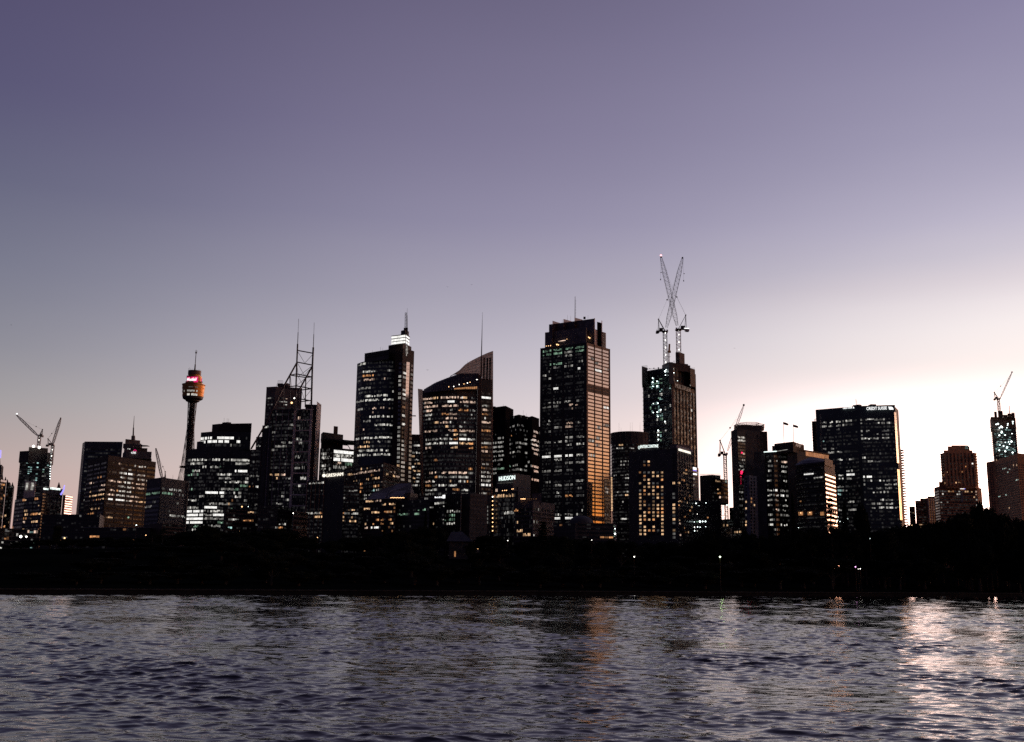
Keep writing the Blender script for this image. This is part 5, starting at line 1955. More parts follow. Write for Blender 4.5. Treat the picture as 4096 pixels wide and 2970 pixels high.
# ================================================================== tower under construction with crossed cranes
b = building('unfinished_tower', 'black unfinished concrete tower with a tan lettered banner below two crossed cranes', 'building',
             [(2571, 1487, 1128), (2690, 1468), (2779, 1486, 1140)], 1110, 'wall_teal', back=40)
A0, A1, A2 = b.pts
lt = lit('Q', '250 270 452 c;300 340 500 c;235 270 510 c;345 395 455 g;355 395 515 g;240 275 570 c;300 340 568 c;370 400 635 c;195 210 735 v;325 340 710 w;370 390 715 w;365 390 765 c;240 345 820 c .7;430 445 850 v;330 345 885 c;370 390 915 w;330 345 950 c;240 270 950 c;365 395 965 c;320 345 1015 c;365 395 1035 g;320 345 1085 w;430 450 1085 w;325 350 1215 w;365 395 1218 g;330 350 1282 w;370 395 1290 c;330 350 1348 w;370 395 1350 g;450 465 1200 w;455 465 1255 w;455 465 1310 v;460 470 1355 v;500 520 635 c;430 440 570 v;440 455 905 v;500 520 830 v;290 345 540 g .5;215 225 600 g;215 225 860 g;290 300 860 g;220 230 980 g .8;290 300 1000 g .8;365 395 395 g .7;500 530 575 g')
rows(b, [A0, A1], 16.8, 2.2, lits=lt, h=.62, seed=82, glass='wall_black', gap=.25, amb=(.025, 'dg'), top=9)
slabs(b, [A0, A1], 16.8, 1.0, .5, 'concrete_dk', top=6)
ltr = lit('Q', '800 830 935 w;795 825 1060 w;795 825 1190 v;810 850 560 v .6;785 860 885 d .5;790 850 1010 d .4;820 850 1135 d;820 860 1265 v .5;820 860 1330 v .5;620 650 1165 d;820 860 700 d')
rows(b, [A1, A2], 16.8, 2.0, lits=ltr, h=.6, seed=83, glass='wall_black', gap=.2, top=9)
piers(b, A1, A2, 7, 1.0, .9, 'wall_brown')
slabs(b, [A1, A2], 16.8 * 4, .6, .6, 'wall_brown', top=20)
# climbing screens and raised core
q = lambda x, y, d_: P(*zz('Q', x, y), d_)
s1 = tier(b, [(2567, 1466), (2589, 1472), ], 1106, P(2570, 1536, 1106).z, 'wall_black', part='climbing_screen', back=20)
for (x0, x1, y) in ((2596, 2601, 1474), (2613, 2618, 1472), (2631, 2636, 1470), (2588, 2592, 1478)):
    tier(b, [(x0, y), (x1, y)], 1108, b.z1 - .5, 'wall_black', part='column_stub', back=2)
mb = MB()
for x in range(2568, 2590, 3):
    mb.bar(P(x, 1485, 1105), P(x, 1463, 1105), .12)
for x in range(2592, 2650, 5):
    mb.bar(P(x, 1482, 1106), P(x, 1474, 1106), .09)
mb.bar(P(2568, 1466, 1105), P(2589, 1463, 1105), .1)
mb.bar(P(2592, 1477, 1106), P(2650, 1472, 1106), .09)
mb.build('edge_rail', M['steel'], b.root)
c1 = tier(b, [(2648, 1462, 1112), (2675, 1449), (2692, 1450), ], 1106, b.z1 - 20, 'wall_teal', part='raised_core', back=20)
c2 = tier(b, [(2690, 1452, 1106), (2752, 1455, 1112)], 1106, b.z1 - 3, 'wall_brown', part='raised_core', back=24)
c3 = tier(b, [(2738, 1461), (2761, 1463)], 1112, b.z1 - 3, 'wall_brown', part='raised_core', back=18)
c4 = tier(b, [(2761, 1473), (2780, 1479)], 1114, P(2770, 1545, 1114).z, 'wall_brown', part='climbing_screen', back=26)
c5 = tier(b, [(2702, 1410), (2718, 1409), (2738, 1411, 1118)], 1110, c2.z1 - 1, 'concrete', part='lift_core', back=10)
c5.wall.active_material = M['concrete']
mb = MB()
for x in range(2763, 2781, 3):
    mb.bar(P(x, 1482, 1112), P(x, 1471, 1112), .1)
for x in range(2694, 2700, 2):
    mb.bar(P(x, 1455, 1104), P(x, 1443, 1104), .1)
mb.build('edge_rail', M['steel'], b.root)
for (x, y, r_) in ((510, 293, 1), (558, 316, .9), (568, 373, .9), (442, 352, 1.7), (490, 358, .8), (487, 395, 1.4), (455, 328, .8), (560, 505, 1.3), (622, 490, .6), (445, 408, .9),
                   (258, 452, 1.1), (258, 512, 1.2), (322, 498, 1.1), (325, 570, 1.4), (262, 570, .8), (335, 818, 1.1), (268, 823, .8), (325, 948, 1.1), (268, 955, .9), (332, 1012, 1.1), (375, 915, 1.3), (338, 1218, 1.4), (340, 1283, 1.2), (342, 1350, 1.2), (438, 1087, 1.2)):
    lampdot(b, *zz('Q', x, y), 1100, r_ * .85, 'lamp_c', 'site_lamp')
panel(b, 2696, 1536, 2771, 1562, A1, A2, 'wall_brown', 1.2, 'banner')
text(b, 'MULTIPLEX', 2702, 2763, 1552, 17, A1, A2, 'sign_dim', 1.9, bold=.02)
mb = MB()
q0, q1 = P(2693, 1800, 1098), P(2689, 1530, 1098)
mb.bar(q0, q1, .9)
mb.build('hoist_rail', M['tan'], b.root)

crane('tower_crane', 'left crane of the crossed pair, its long jib leaning right', (2662, 1462), (2661, 1330), 4.0,
      (2666, 1312), (2730, 1033), (2634, 1278), (2625, 1326), 1104, jw=4.4, seg=34, mseg=20, paint='crane_grey', tiplamp=None, lamps=9,
      mpaint='steel', cwlit=False, r=.13)
crane('tower_crane', 'right crane of the crossed pair, with a red lamp on its left-leaning jib', (2715, 1412), (2715, 1322), 4.6,
      (2709, 1304), (2644, 1030), (2743, 1262), (2754, 1318), 1120, jw=4.4, seg=34, mseg=13, paint='crane_grey', tiplamp='tip_lamp', lamps=6,
      mpaint='crane_red', cwlit=True, r=.13)
t = thing('concrete_pump', 'orange concrete placing boom standing between the crossed cranes', 'boom', tuple(P(2676, 1452, 1100)))
mb = MB()
q0 = P(2676, 1462, 1100)
mb.lattice((q0.x, 1100, q0.z), (q0.x, 1100, P(2676, 1412, 1100).z), 1.0, 1.0, 1.0, 6, .2)
mb.build('pedestal', M['orange_paint'], t)
mb = MB()
mb.box((P(2677, 1400, 1100).x, 1100, P(2677, 1412, 1100).z), 3.2, 2, 2.2)
mb.bar(P(2675, 1412, 1100), P(2677, 1377, 1100), 1.0)
mb.bar(P(2678, 1405, 1100), P(2679, 1377, 1100), .8)
mb.bar(P(2670, 1428, 1100), P(2682, 1428, 1100), .25)
mb.build('folded_boom', M['orange_paint'], t)

# ================================================================== hotel
b = building('hotel_tower', 'broad dark hotel with a grid of orange windows and white rooftop lettering', 'building',
             [(2514, 1811, 852), (2707, 1793), (2768, 1802, 846)], 830, 'wall_dark', back=36)
A0, A1, A2 = b.pts
grid = [". d L . . .", ". d d . . .", ". . . . . .", "d d d L d L", ". L . L L l", ". L L . . L", "L . L d d .", ". L L L L L", "d L . L . l", "L d L L L d",
        "L . . d L d", "L d . l . l", "L L d l L L", "L . d l L L", ". L L L L L", "L L . L L L", "L L L L . L", "L . . . . L", "d L . L . L", "L L L L d L", "L L . . . L"]
for r_, row in enumerate(grid):
    y = 1700 + (440 + 43.4 * r_) / 2.991
    for c_, ch in enumerate(row.split()):
        if r_ < 3 and c_ > 2:
            continue
        m_ = {'L': random.choice(['y0', 'y1', 'o0', 'y0', 'y1']), 'l': 'y2', 'd': random.choice(['o2', 'd1', 'd0']), '.': 'glass'}[ch]
        pane(b, 2559.5 + c_ * 17.6 + r_ * .12, y, A0, A1, 2.0, 1.5, m_)
for r_ in range(24):
    y = 1700 + (350 + 43.4 * r_) / 2.991
    m_ = {8: 'y0', 14: 'y0', 15: 'y0', 16: 'y1', 18: 'y0', 21: 'y2', 22: 'w2', 11: 'd0', 12: 'd0', 17: 'd1', 19: 'd0', 23: 'd0'}.get(r_, 'glass')
    pane(b, 2694 + r_ * .1, y, A0, A1, 2.3, 1.7, m_)
ltr = lit('G', '910 930 525 o;910 930 568 y;855 870 565 o;815 835 688 y;915 935 700 y;915 930 740 y;820 840 905 y;855 865 912 o;890 900 865 o;920 935 918 y;950 965 870 o;820 835 950 o;930 940 1270 y;830 845 1165 p;830 845 1300 p;820 835 1120 y;890 905 1215 o;955 970 1045 o;855 905 1080 o .6')
rows(b, [A1, A2], 14.5, 1.7, lits=ltr, h=.5, seed=85, gap=.4, top=9, amb=(.03, 'oy'))
piers(b, A1, A2, 6, .5, .4, 'concrete_dk')
mb = MB()
for q_ in range(18):
    p = Vector((*A1, 0)).lerp(Vector((*A2, 0)), q_ / 17)
    mb.box((p.x, p.y - .6, b.z1 - .2), .45, .7, 2.4, .7)
mb.build('roof_colonnade', M['pale'], b.root)
t = tier(b, [(2680, 1778), (2712, 1780, 836), (2762, 1794, 846)], 840, b.z1 - .5, 'concrete', part='roof_tier', back=14)
t = tier(b, [(2543, 1797, 856), (2640, 1790, 846)], 850, b.z1 - .5, 'wall_black', part='sign_parapet', back=6)
text(b, 'INTERCONTINE', 2562, 2633, 1786, 12, (t.pts[0]), (t.pts[1]), 'sign_grn', 1, bold=.04, name='sign')
mb = MB()
c = on_plane(2556.5, 1791, t.pts[0], t.pts[1], 1)
n_ = 16
for k in range(n_):
    a0_, a1_ = 2 * PI * k / n_, 2 * PI * (k + 1) / n_
    mb.bar(c + Vector((math.cos(a0_) * .75, 0, math.sin(a0_) * 1.3)), c + Vector((math.cos(a1_) * .75, 0, math.sin(a1_) * 1.3)), .16)
mb.bar(c + Vector((0, 0, -.7)), c + Vector((0, 0, .7)), .16)
mb.build('sign_emblem', M['sign_grn'], b.root)
text(b, 'INTERCONTINENTAL', 2715, 2763, 1806, 9, A1, A2, 'sign_cream', .9, bold=.05)

# roof plant
# glass block with violet signs
b = building('office_block', 'small blue-grey glass block with white and violet signs between hotel and building site', 'building',
             [(2760, 1868), (2794, 1874)], 1000, 'greyblue', back=24)
rows(b, b.pts, 13, 2, lits=lit('G', '995 1015 660 v;995 1015 710 v;1040 1060 560 v'), seed=87, glass='glass_blue')
panel(b, 2766, 1870, 2786, 1879, b.pts[0], b.pts[1], 'sign_white', .5, 'sign')
panel(b, 2766, 1894, 2788, 1900, b.pts[0], b.pts[1], 'sign_white', .5, 'sign')
panel(b, 2768, 1882, 2787, 1884, b.pts[0], b.pts[1], 'blue_neon', .5, 'sign')

# building-site block
b = building('unfinished_block', 'dark square block with a sunlit bronze roof edge left of the slim red crane', 'building',
             [(2799, 1904), (2845, 1900), (2882, 1903)], 882, 'wall_black', back=30)
rows(b, b.pts[1:], 16, 2, lits=lit('G', '1265 1330 692 y;1280 1330 757 y .6;1280 1340 865 p;1285 1330 820 o .5;1280 1300 650 y'), seed=88, h=.5, amb=(.06, 'o'))
t = tier(b, [(2882, 1917), (2912, 1921)], 886, P(2890, 2012, 886).z, 'wall_black', part='side_wing', back=25)
rows(t, t.pts, 16, 2, lits=lit('G', '1380 1395 680 c;1375 1400 860 d'), seed=89, h=.5, amb=(.1, 'oy'))
slabs(t, t.pts, 16, .5, .4, 'bronze', z0=t.z0)
slabs(b, b.pts[1:], 16, .5, .4, 'bronze', name='floor_slab', z0=P(2850, 2010, 882).z)
mb = MB()
for x in range(2804, 2884, 5):
    q0 = P(x, 1900, 881)
    mb.bar((q0.x, q0.y, b.z1), (q0.x, q0.y, b.z1 + 1.5), .12)
mb.bar((b.pts[0][0], b.pts[0][1], b.z1 + 1.3), (b.pts[2][0], b.pts[2][1] - 1, b.z1 + 1.3), .2)
mb.build('roof_rail', M['bronze'], b.root)
b = building('site_podium', 'tangle of dark scaffolding with cool work lights between the hotel and the slim red crane', 'scaffold',
             [(2772, 2002), (2884, 2006)], 860, 'wall_black', back=30)
for k in range(7):
    mb = MB()
    y = 2010 + k * 17
    rr = random.Random(k)
    p0, p1 = P(2772, y, 852), P(2900 - rr.randint(0, 14), y + 2, 852)
    mb.bar(p0, p1, .3)
    for i in range(14):
        p = p0.lerp(p1, i / 13)
        mb.bar(p, p + Vector((0, 0, rr.uniform(1.5, 3.6))), .14)
        if rr.random() < .4:
            mb.bar(p, p + Vector((3.0, 0, 3.2)), .1)
    mb.build('scaffold_lift', M['steel'], b.root)
for (x, y, r_, m_) in ((1030, 940, .7, 'lamp_c'), (1148, 935, .5, 'lamp_c'), (1065, 968, .3, 'lamp_c'), (1045, 1068, .35, 'lamp'), (1005, 1163, .7, 'lamp_c'), (1042, 1160, .8, 'g0'),
                       (1075, 1158, 1.1, 'lamp_c'), (1108, 1157, .8, 'lamp_c'), (1142, 1157, .8, 'lamp_c'), (1010, 1225, .6, 'lamp'), (1048, 1222, .6, 'lamp_c'), (1078, 1225, .5, 'lamp_c'), (1145, 1220, .4, 'lamp_c'),
                       (1010, 1268, .8, 'lamp_c'), (1045, 1270, .6, 'w0'), (1170, 1110, 1.0, 'o1'), (1400, 960, .6, 'lamp_c')):
    lampdot(b, *zz('G', x, y), 848, r_, m_, 'work_lamp')

crane('tower_crane', 'slim dark red crane against white sky left of the scaffold-crowned tower', (2907, 2082), (2904, 1822), 2.7,
      (2910, 1806), (2975, 1622), (2880, 1763), (2873, 1819), 960, jw=1.8, seg=24, mseg=30, paint='crane_grey', mpaint='steel', hook=False, r=.12, mr=.26, pulley=.5)
b = building('low_block', 'low reddish dark wall in front of the slim red crane', 'building', [(2884, 2079), (2935, 2076)], 850, 'wall_brown', back=20)
rows(b, b.pts, 16, 2, amb=(.1, 'oy'), seed=90)
b = building('low_block', 'dark low block closing the gap beside the lattice-crowned tower', 'building', [(2917, 2031), (2960, 2030)], 900, 'wall_black', back=20)
rows(b, b.pts, 16, 2, amb=(.05, 'oy'), seed=91)
b = building('low_block', 'low reddish podium with small lit shopfronts under the lattice-crowned tower', 'building', [(2905, 2118), (2925, 2100), (2985, 2104)], 760, 'wall_brown', back=20)
rows(b, b.pts, 10, 1.5, lits=lit('G', '1490 1565 1285 y .6;1460 1490 1200 o .4'), seed=92, h=.7)

# ================================================================== lattice-crowned tower
b = building('office_tower', 'dark tower topped by an octagonal scaffold crown, with two red lamps in its window slot', 'building',
             [(2924, 1726, 866), (2949, 1716), (3040, 1722, 866)], 858, 'wall_brown', back=34)
t = tier(b, [(3034, 1727), (3069, 1727)], 872, GZ, 'wall_brown', part='side_wing', back=26)
b.wall.active_material = M['concrete_dk']
A0, A1, A2 = b.pts
p0, p1 = on_plane(2951, 1800, A1, A2, .12), on_plane(2982, 1800, A1, A2, .12)
mb = MB()
mb.quad((p0.x, p0.y, GZ), (p1.x, p1.y, GZ), (p1.x, p1.y, b.z1 - 2), (p0.x, p0.y, b.z1 - 2))
mb.build('window_slot', M['wall_black'], b.root)
lt = lit('J', '250 330 470 w;250 330 503 w;300 330 540 d;310 320 635 p;295 330 712 v;265 320 785 w .8;260 325 740 d;270 310 1070 v;270 310 1135 v;275 300 1200 d;260 320 820 v .5')
rows(b, [(p0.x, p0.y), (p1.x, p1.y)], 13.0, 1.1, lits=lt, h=.6, seed=93, top=6, margin=.2)
t2 = tier(b, [(2949, 1700), (3045, 1706, 868)], 866, b.z1 - .5, 'concrete_dk', part='crown_core', back=22)
cc = P(2996, 1694, 880)
mb = MB()
for zl, rr_ in ((1709, 23.5), (1697, 25), (1685, 25), (1679, 17)):
    z = P(2996, zl, 857).z
    for k in range(8):
        a0_, a1_ = PI / 8 + k * PI / 4, PI / 8 + (k + 1) * PI / 4
        q0_ = (cc.x + rr_ * .525 * math.cos(a0_) * .98, cc.y + rr_ * .5 * math.sin(a0_), z)
        q1_ = (cc.x + rr_ * .525 * math.cos(a1_) * .98, cc.y + rr_ * .5 * math.sin(a1_), z)
        mb.bar(q0_, q1_, .2)
        for j in range(7):
            t0_, t1_ = j / 7, (j + 1) / 7
            e0 = Vector(q0_).lerp(Vector(q1_), t0_)
            e1 = Vector(q0_).lerp(Vector(q1_), t1_)
            if zl == 1709:
                zz_ = P(2996, 1697, 857).z - z
                mb.bar(e0, e1 + Vector((0, 0, zz_)), .13)
                mb.bar(e0, e0 + Vector((0, 0, zz_ * 2)), .13)
            if zl == 1697:
                zz_ = P(2996, 1685, 857).z - z
                mb.bar(e1, e0 + Vector((0, 0, zz_)), .13)
mb.build('scaffold_crown', M['tan'], b.root)
mb = MB()
z0_, z1_ = P(2996, 1708, 857).z, P(2996, 1687, 857).z
for k in range(8):
    a0_, a1_ = PI / 8 + k * PI / 4, PI / 8 + (k + 1) * PI / 4
    for j in range(12):
        if random.random() < .55:
            u0, u1 = j / 12, (j + 1) / 12
            e0 = Vector((cc.x + 12.6 * math.cos(a0_), cc.y + 12 * math.sin(a0_), 0)).lerp(Vector((cc.x + 12.6 * math.cos(a1_), cc.y + 12 * math.sin(a1_), 0)), u0)
            e1 = Vector((cc.x + 12.6 * math.cos(a0_), cc.y + 12 * math.sin(a0_), 0)).lerp(Vector((cc.x + 12.6 * math.cos(a1_), cc.y + 12 * math.sin(a1_), 0)), u1)
            zb_ = z0_ + random.choice((0, 2.2))
            mb.quad((e0.x, e0.y, zb_), (e1.x, e1.y, zb_), (e1.x, e1.y, zb_ + 2.0), (e0.x, e0.y, zb_ + 2.0))
mb.build('mesh_panels', M['fritted'], b.root)
mb = MB()
q0, q1 = P(3040, 1830, 866), P(3052, 1740, 866)
mb.lattice((q0.x, q0.y, q0.z - 10), (q0.x, q0.y, q1.z), 4, 4, 4, 9, .2)
mb.build('side_lattice', M['concrete'], b.root)
for (x, y, r_) in ((295, 635, 1.0), (293, 845, 1.5), (290, 862, 1.2), (284, 895, .5)):
    lampdot(b, *zz('J', x, y), 0, r_, 'red_lamp', 'red_lamp', A1, A2)
for y in (915, 935, 955, 975):
    lampdot(b, *zz('J', 285, y), 0, .25, 'red_lamp', 'red_lamp', A1, A2)

# slim grey block
b = building('apartment_block', 'slim pale blue-grey apartment block with small square windows before the lattice-crowned tower', 'building',
             [(2975, 1905), (2997, 1902), (3027, 1906)], 760, 'greyblue', back=18)
for k in range(17):
    y = 1916 + k * 13.2
    for (x, f) in ((2984, 0), (3006, 1), (3018, 1)):
        A_, B_ = (b.pts[0], b.pts[1]) if f == 0 else (b.pts[1], b.pts[2])
        m_ = {(14, 0): 'y1', (11, 0): 'd1', (19, 0): 'y1'}.get((k, f), 'glass')
        if (k, x) in ((6, 3006), (7, 3006)):
            m_ = 'o1'
        if (k, x) in ((7, 2984), (9, 2984), (13, 2984), (14, 2984)):
            m_ = 'y0'
        if (k, x) == (8, 3018):
            m_ = 'y0'
        pane(b, x, y, A_, B_, 1.5, 1.3, m_, mul=False)
t = tier(b, [(2980, 1880), (3018, 1880)], 775, b.z1 - 1, 'concrete_dk', part='roof_tier', back=10)

# ================================================================== AMP group
b = building('office_block', 'broad dark twin-glazed block with brown rooftop letters below two flagpoles', 'building',
             [(3020, 1812, 815), (3062, 1808, 806), (3092, 1806), (3148, 1812, 812)], 800, 'wall_black', back=35)
A0, A1, A2, A3 = b.pts
lc = tier(b, [(3015, 1809), (3060, 1808)], 803, GZ, 'concrete_dk', part='stone_core', back=20)
rc = tier(b, [(3148, 1798), (3188, 1798)], 804, GZ, 'concrete_dk', part='stone_core', back=20)
lt = lit('J', '565 610 725 w;640 695 735 v .6;720 785 730 p;555 570 785 w;585 600 785 v;725 785 788 v;560 610 838 w;725 785 838 w;565 615 943 w;760 790 948 w;565 620 1050 w;640 685 1050 W;720 795 1052 v;565 625 1105 w;640 710 1105 w;730 755 1110 W;770 800 1110 w;565 625 1158 w;650 715 1160 v;770 785 1165 w;570 590 1212 w;600 630 1212 v;735 795 1217 w;665 690 1265 p;700 795 1270 v .6;575 630 1330 v;720 795 1332 v;600 635 1382 w;640 690 1385 d;575 635 1438 w;720 745 1440 w;755 795 1440 w;660 680 1495 w')
rows(b, [A1, A2, A3], 19.3, 1.2, lits=lt, h=.42, seed=95, top=3, bays=4, bayw=.06, amb=(.03, 'd'))
piers(b, A2, A3, 2, .5, .6, 'wall_dark')
mb = MB()
p0, p1 = P(3055, 1809, 798), P(3107, 1806, 796)
mb.bar(p0, p1, .45)
mb.build('roof_light', M['sign_grn'], b.root)
mb = MB()
mb.bar(P(3107, 1806, 796), P(3150, 1799, 798), .25)
mb.build('roof_edge', M['v0'], b.root)
t = tier(b, [(3097, 1776, 812), (3172, 1767), (3216, 1774, 818)], 806, b.z1 - 1, 'wall_brown', part='roof_tier', back=22)
text(b, 'AMP', 3183, 3204, 1783, 13, t.pts[1], t.pts[2], 'sign_brown', 1, bold=.03)
mb = MB()
for k in range(3):
    q0 = on_plane(3207 + k * 2, 1779 + k, t.pts[1], t.pts[2], 1)
    mb.bar(q0 + Vector((0, 0, -.4)), q0 + Vector((.4, 0, 1.2)), .12)
mb.build('sign_emblem', M['sign_brown'], b.root)
t5 = tier(b, [(3088, 1784), (3100, 1784)], 808, b.z1 - .5, 'wall_dark', part='roof_tier', back=8)
# curved wing
cw = [(3180, 1788), (3225, 1794), (3262, 1802), (3300, 1808), (3314, 1812)]
pts, z_ = [], None
w_ = tier(b, [(3188, 1797), (3220, 1800, 812), (3262, 1806, 822), (3314, 1811, 836)], 806, GZ, 'wall_dark', part='curved_wing', back=22)
rows(w_, w_.pts[1:], 22, 1.6, h=.8, seed=96, glass='mirror_dull', gap=.45, top=1, z0=w_.z1 - 7)
slabs(w_, w_.pts, 500, .9, .9, 'wall_brown', name='eave')
for (x, y0, y1, lab) in ((3136, 1768, 1688, 'left'), (3175, 1766, 1698, 'right')):
    t = thing('flagpole', '%s of two thin rooftop flagpoles with small dark flags' % lab, 'flagpole',
              tuple(P(x, y0, 812)), 'rooftop flagpoles')
    B_ = Bld()
    B_.root = t
    mb = MB()
    q0, q1 = P(x, y0 + 3, 812), P(x, y1, 812)
    mb.bar(q0, (q0.x, q0.y, q1.z), .22, 6, .16)
    mb.build('pole', M['steel_lt'], t)
    mb = MB()
    W_, H_ = 3.9, 2.0
    nx_ = 8
    for i in range(nx_):
        def fp(u, v):
            return (q0.x + .1 + W_ * u, 812 + .5 * math.sin(u * 6), q1.z - .3 - v * H_ * (1 - .25 * u) - u * 1.0 + .25 * math.sin(u * 5 + v))
        mb.quad(fp(i / nx_, 1), fp((i + 1) / nx_, 1), fp((i + 1) / nx_, 0), fp(i / nx_, 0))
    mb.build('flag_cloth', M['flag'], t)

# curved louvred office
b = building('office_block', 'curved louvred office with a low domed roof and cream sunlit bands on its right side', 'building',
             [(3183, 1862, 765), (3215, 1852, 752), (3260, 1846, 744), (3297, 1845), (3338, 1850, 760)], 742, 'wall_dark', back=30)
Q = b.pts
lt = lit('J', '985 1080 885 W;1085 1180 885 w;890 940 712 w;1065 1075 775 v;935 950 1180 o')
rows(b, Q[:4], 17.4, 1.4, lits=lt, h=.5, seed=97, gap=.1, top=4)
slabs(b, Q[:4], 17.4, .9, .35, 'concrete_dk', top=1)
slabs(b, Q[:4], 17.4, 1.1, .2, 'concrete', top=2.2, name='louvre')
rows(b, Q[3:], 17.4, 30, h=.38, seed=98, glass='mirror', gap=.01, top=9, margin=.3)
slabs(b, Q[3:], 17.4, .5, .8, 'wall_brown', top=7.5)
panel(b, 3300, 1838, 3332, 1866, Q[3], Q[4], 'wall_brown', .7, 'plant_screen')
c = P(3255, 1850, 765)
mb = MB()
mb.lathe(c.x, c.y, [(14, b.z1 - .2), (10.5, b.z1 + 2.8), (4, b.z1 + 5.4), (.01, b.z1 + 6)], 24)
mb.build('domed_roof', M['roof_slate'], b.root)
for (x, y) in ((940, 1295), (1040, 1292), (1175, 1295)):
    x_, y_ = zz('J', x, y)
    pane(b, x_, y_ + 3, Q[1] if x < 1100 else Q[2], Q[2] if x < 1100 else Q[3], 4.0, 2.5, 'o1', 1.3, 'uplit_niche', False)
    lampdot(b, x_, y_, 738, .5, 'lamp_w', 'lamp')

# ================================================================== big dark glass tower with the white sign
b = building('office_tower', 'wide green-black glass tower with white lettering along its top, right of the curved office', 'building',
             [(3262, 1640, 888), (3436, 1625), (3580, 1628, 857)], 848, 'wall_teal', back=40)
A0, A1, A2 = b.pts
lt = lit('J', '1255 1290 225 d;1355 1405 238 v;1330 1350 215 v;1180 1215 297 v;1235 1310 295 w;1330 1405 285 w;1425 1505 277 w;1180 1215 340 v;1240 1310 330 v;1330 1405 325 v;1425 1500 320 d;1330 1375 375 d;1250 1320 510 d;1180 1220 605 v;1250 1325 595 v;1250 1325 638 v;1345 1360 632 w;1365 1410 630 d;1345 1420 722 w;1465 1515 717 v;1450 1520 850 v;1300 1335 865 w;1350 1430 890 w;1450 1530 885 W;1300 1335 940 v;1360 1430 940 w .5;1450 1500 935 v;1370 1430 985 v;1350 1440 1065 v;1460 1530 1160 v;1350 1390 1250 v;1400 1440 1250 v;1465 1540 1247 v;1330 1405 1045 c .8;1330 1405 1090 c .7;1180 1195 515 c;1290 1440 1010 v .3')
ltr = lit('J', '1575 1615 222 v;1635 1695 220 w;1730 1810 225 v;1825 1875 228 d;1930 1960 232 d;1520 1615 270 w;1635 1715 270 w;1730 1810 272 v;1830 1860 272 v;1525 1620 315 w;1690 1700 320 w;1785 1800 322 w;1830 1860 320 v;1880 1910 320 v;1550 1590 365 w .7;1530 1615 402 v;1640 1690 408 v .6;1835 1915 405 d;1540 1620 452 v .5;1770 1790 450 v;1835 1910 452 d;1570 1630 490 w;1645 1720 490 w;1745 1820 493 v;1845 1910 495 v;1565 1595 540 p;1540 1600 622 W;1540 1590 668 v;1520 1640 710 w;1655 1730 710 v;1755 1820 715 d;1800 1830 660 d;1550 1620 795 v;1575 1610 845 w;1550 1645 885 W;1660 1745 885 W;1555 1645 932 w .7;1700 1720 935 w;1765 1850 932 w .5;1870 1920 935 v;1965 1990 940 v;1560 1645 980 v .6;1865 1945 982 v;1960 2000 982 w;1560 1630 1025 v .6;1670 1730 1023 d;1765 1830 1023 v;1870 1930 1022 v;1960 2005 1022 w;1560 1640 1065 v;1730 1750 1065 w;1770 1785 1067 w;1820 1910 1065 v .6;1590 1660 1158 w;1820 1850 1158 w;1870 1950 1158 v;1730 1760 1200 v;1780 1825 1200 v;1840 1855 1200 v;1880 1950 1200 v;1565 1600 1247 v;1730 1760 1247 v;1780 1860 1245 w;1875 1955 1245 w;1980 2010 1245 v')
FL = 15.4
rows(b, [A0, A1], FL, 1.35, lits=lt, h=.5, seed=100, top=11, bays=5, bayw=.1, glass='glass_teal', margin=2.5)
rows(b, [A1, A2], FL, 1.35, lits=ltr, h=.5, seed=101, top=11, bays=5, bayw=.1, glass='glass_teal')
text(b, 'CREDIT SUISSE', 3466, 3547, 1634, 12, A1, A2, 'sign_white', .8, bold=.03)
text(b, 'CREDIT SUISSE', 3372, 3408, 1633, 5, A0, A1, 'sign_white', .8, bold=.03)
mb = MB()
for k in range(2):
    q0 = on_plane(3557 + k * 8, 1639, A1, A2, 1)
    mb.poly([q0, q0 + Vector((2.0, 0, 0)), q0 + Vector((1.3, 0, 1.8)), q0 + Vector((-.6, 0, 2.6))])
mb.build('sign_emblem', M['sign_white'], b.root)
mb = MB()
q0 = on_plane(3411, 1634, A0, A1, 1)
mb.poly([q0, q0 + Vector((1.4, 0, 0)), q0 + Vector((.6, 0, 1.6))])
mb.build('sign_emblem', M['sign_white'], b.root)
# right side: set-back dark flank and the tall pink reflecting strips
t = tier(b, [(3580, 1628, 858), (3593, 1629, 876)], 860, GZ, 'wall_black', part='side_flank', back=20)


def strip(b, x0, x1, y0, y1, dA, dB, m, n, name='reflecting_strip'):
    mb = MB()
    a = P(x0, y0, dA)
    c = P(x1, y0, dB)
    zb = P(x0, y1, dA).z
    t_ = (Vector((c.x, c.y, 0)) - Vector((a.x, a.y, 0)))
    for k in range(n):
        z0_ = zb + (a.z - zb) * k / n
        z1_ = zb + (a.z - zb) * (k + .94) / n
        mb.quad((a.x, a.y, z0_), (c.x, c.y, z0_), (c.x, c.y, z1_), (a.x, a.y, z1_))
    mb.build(name, M[m], b.root)


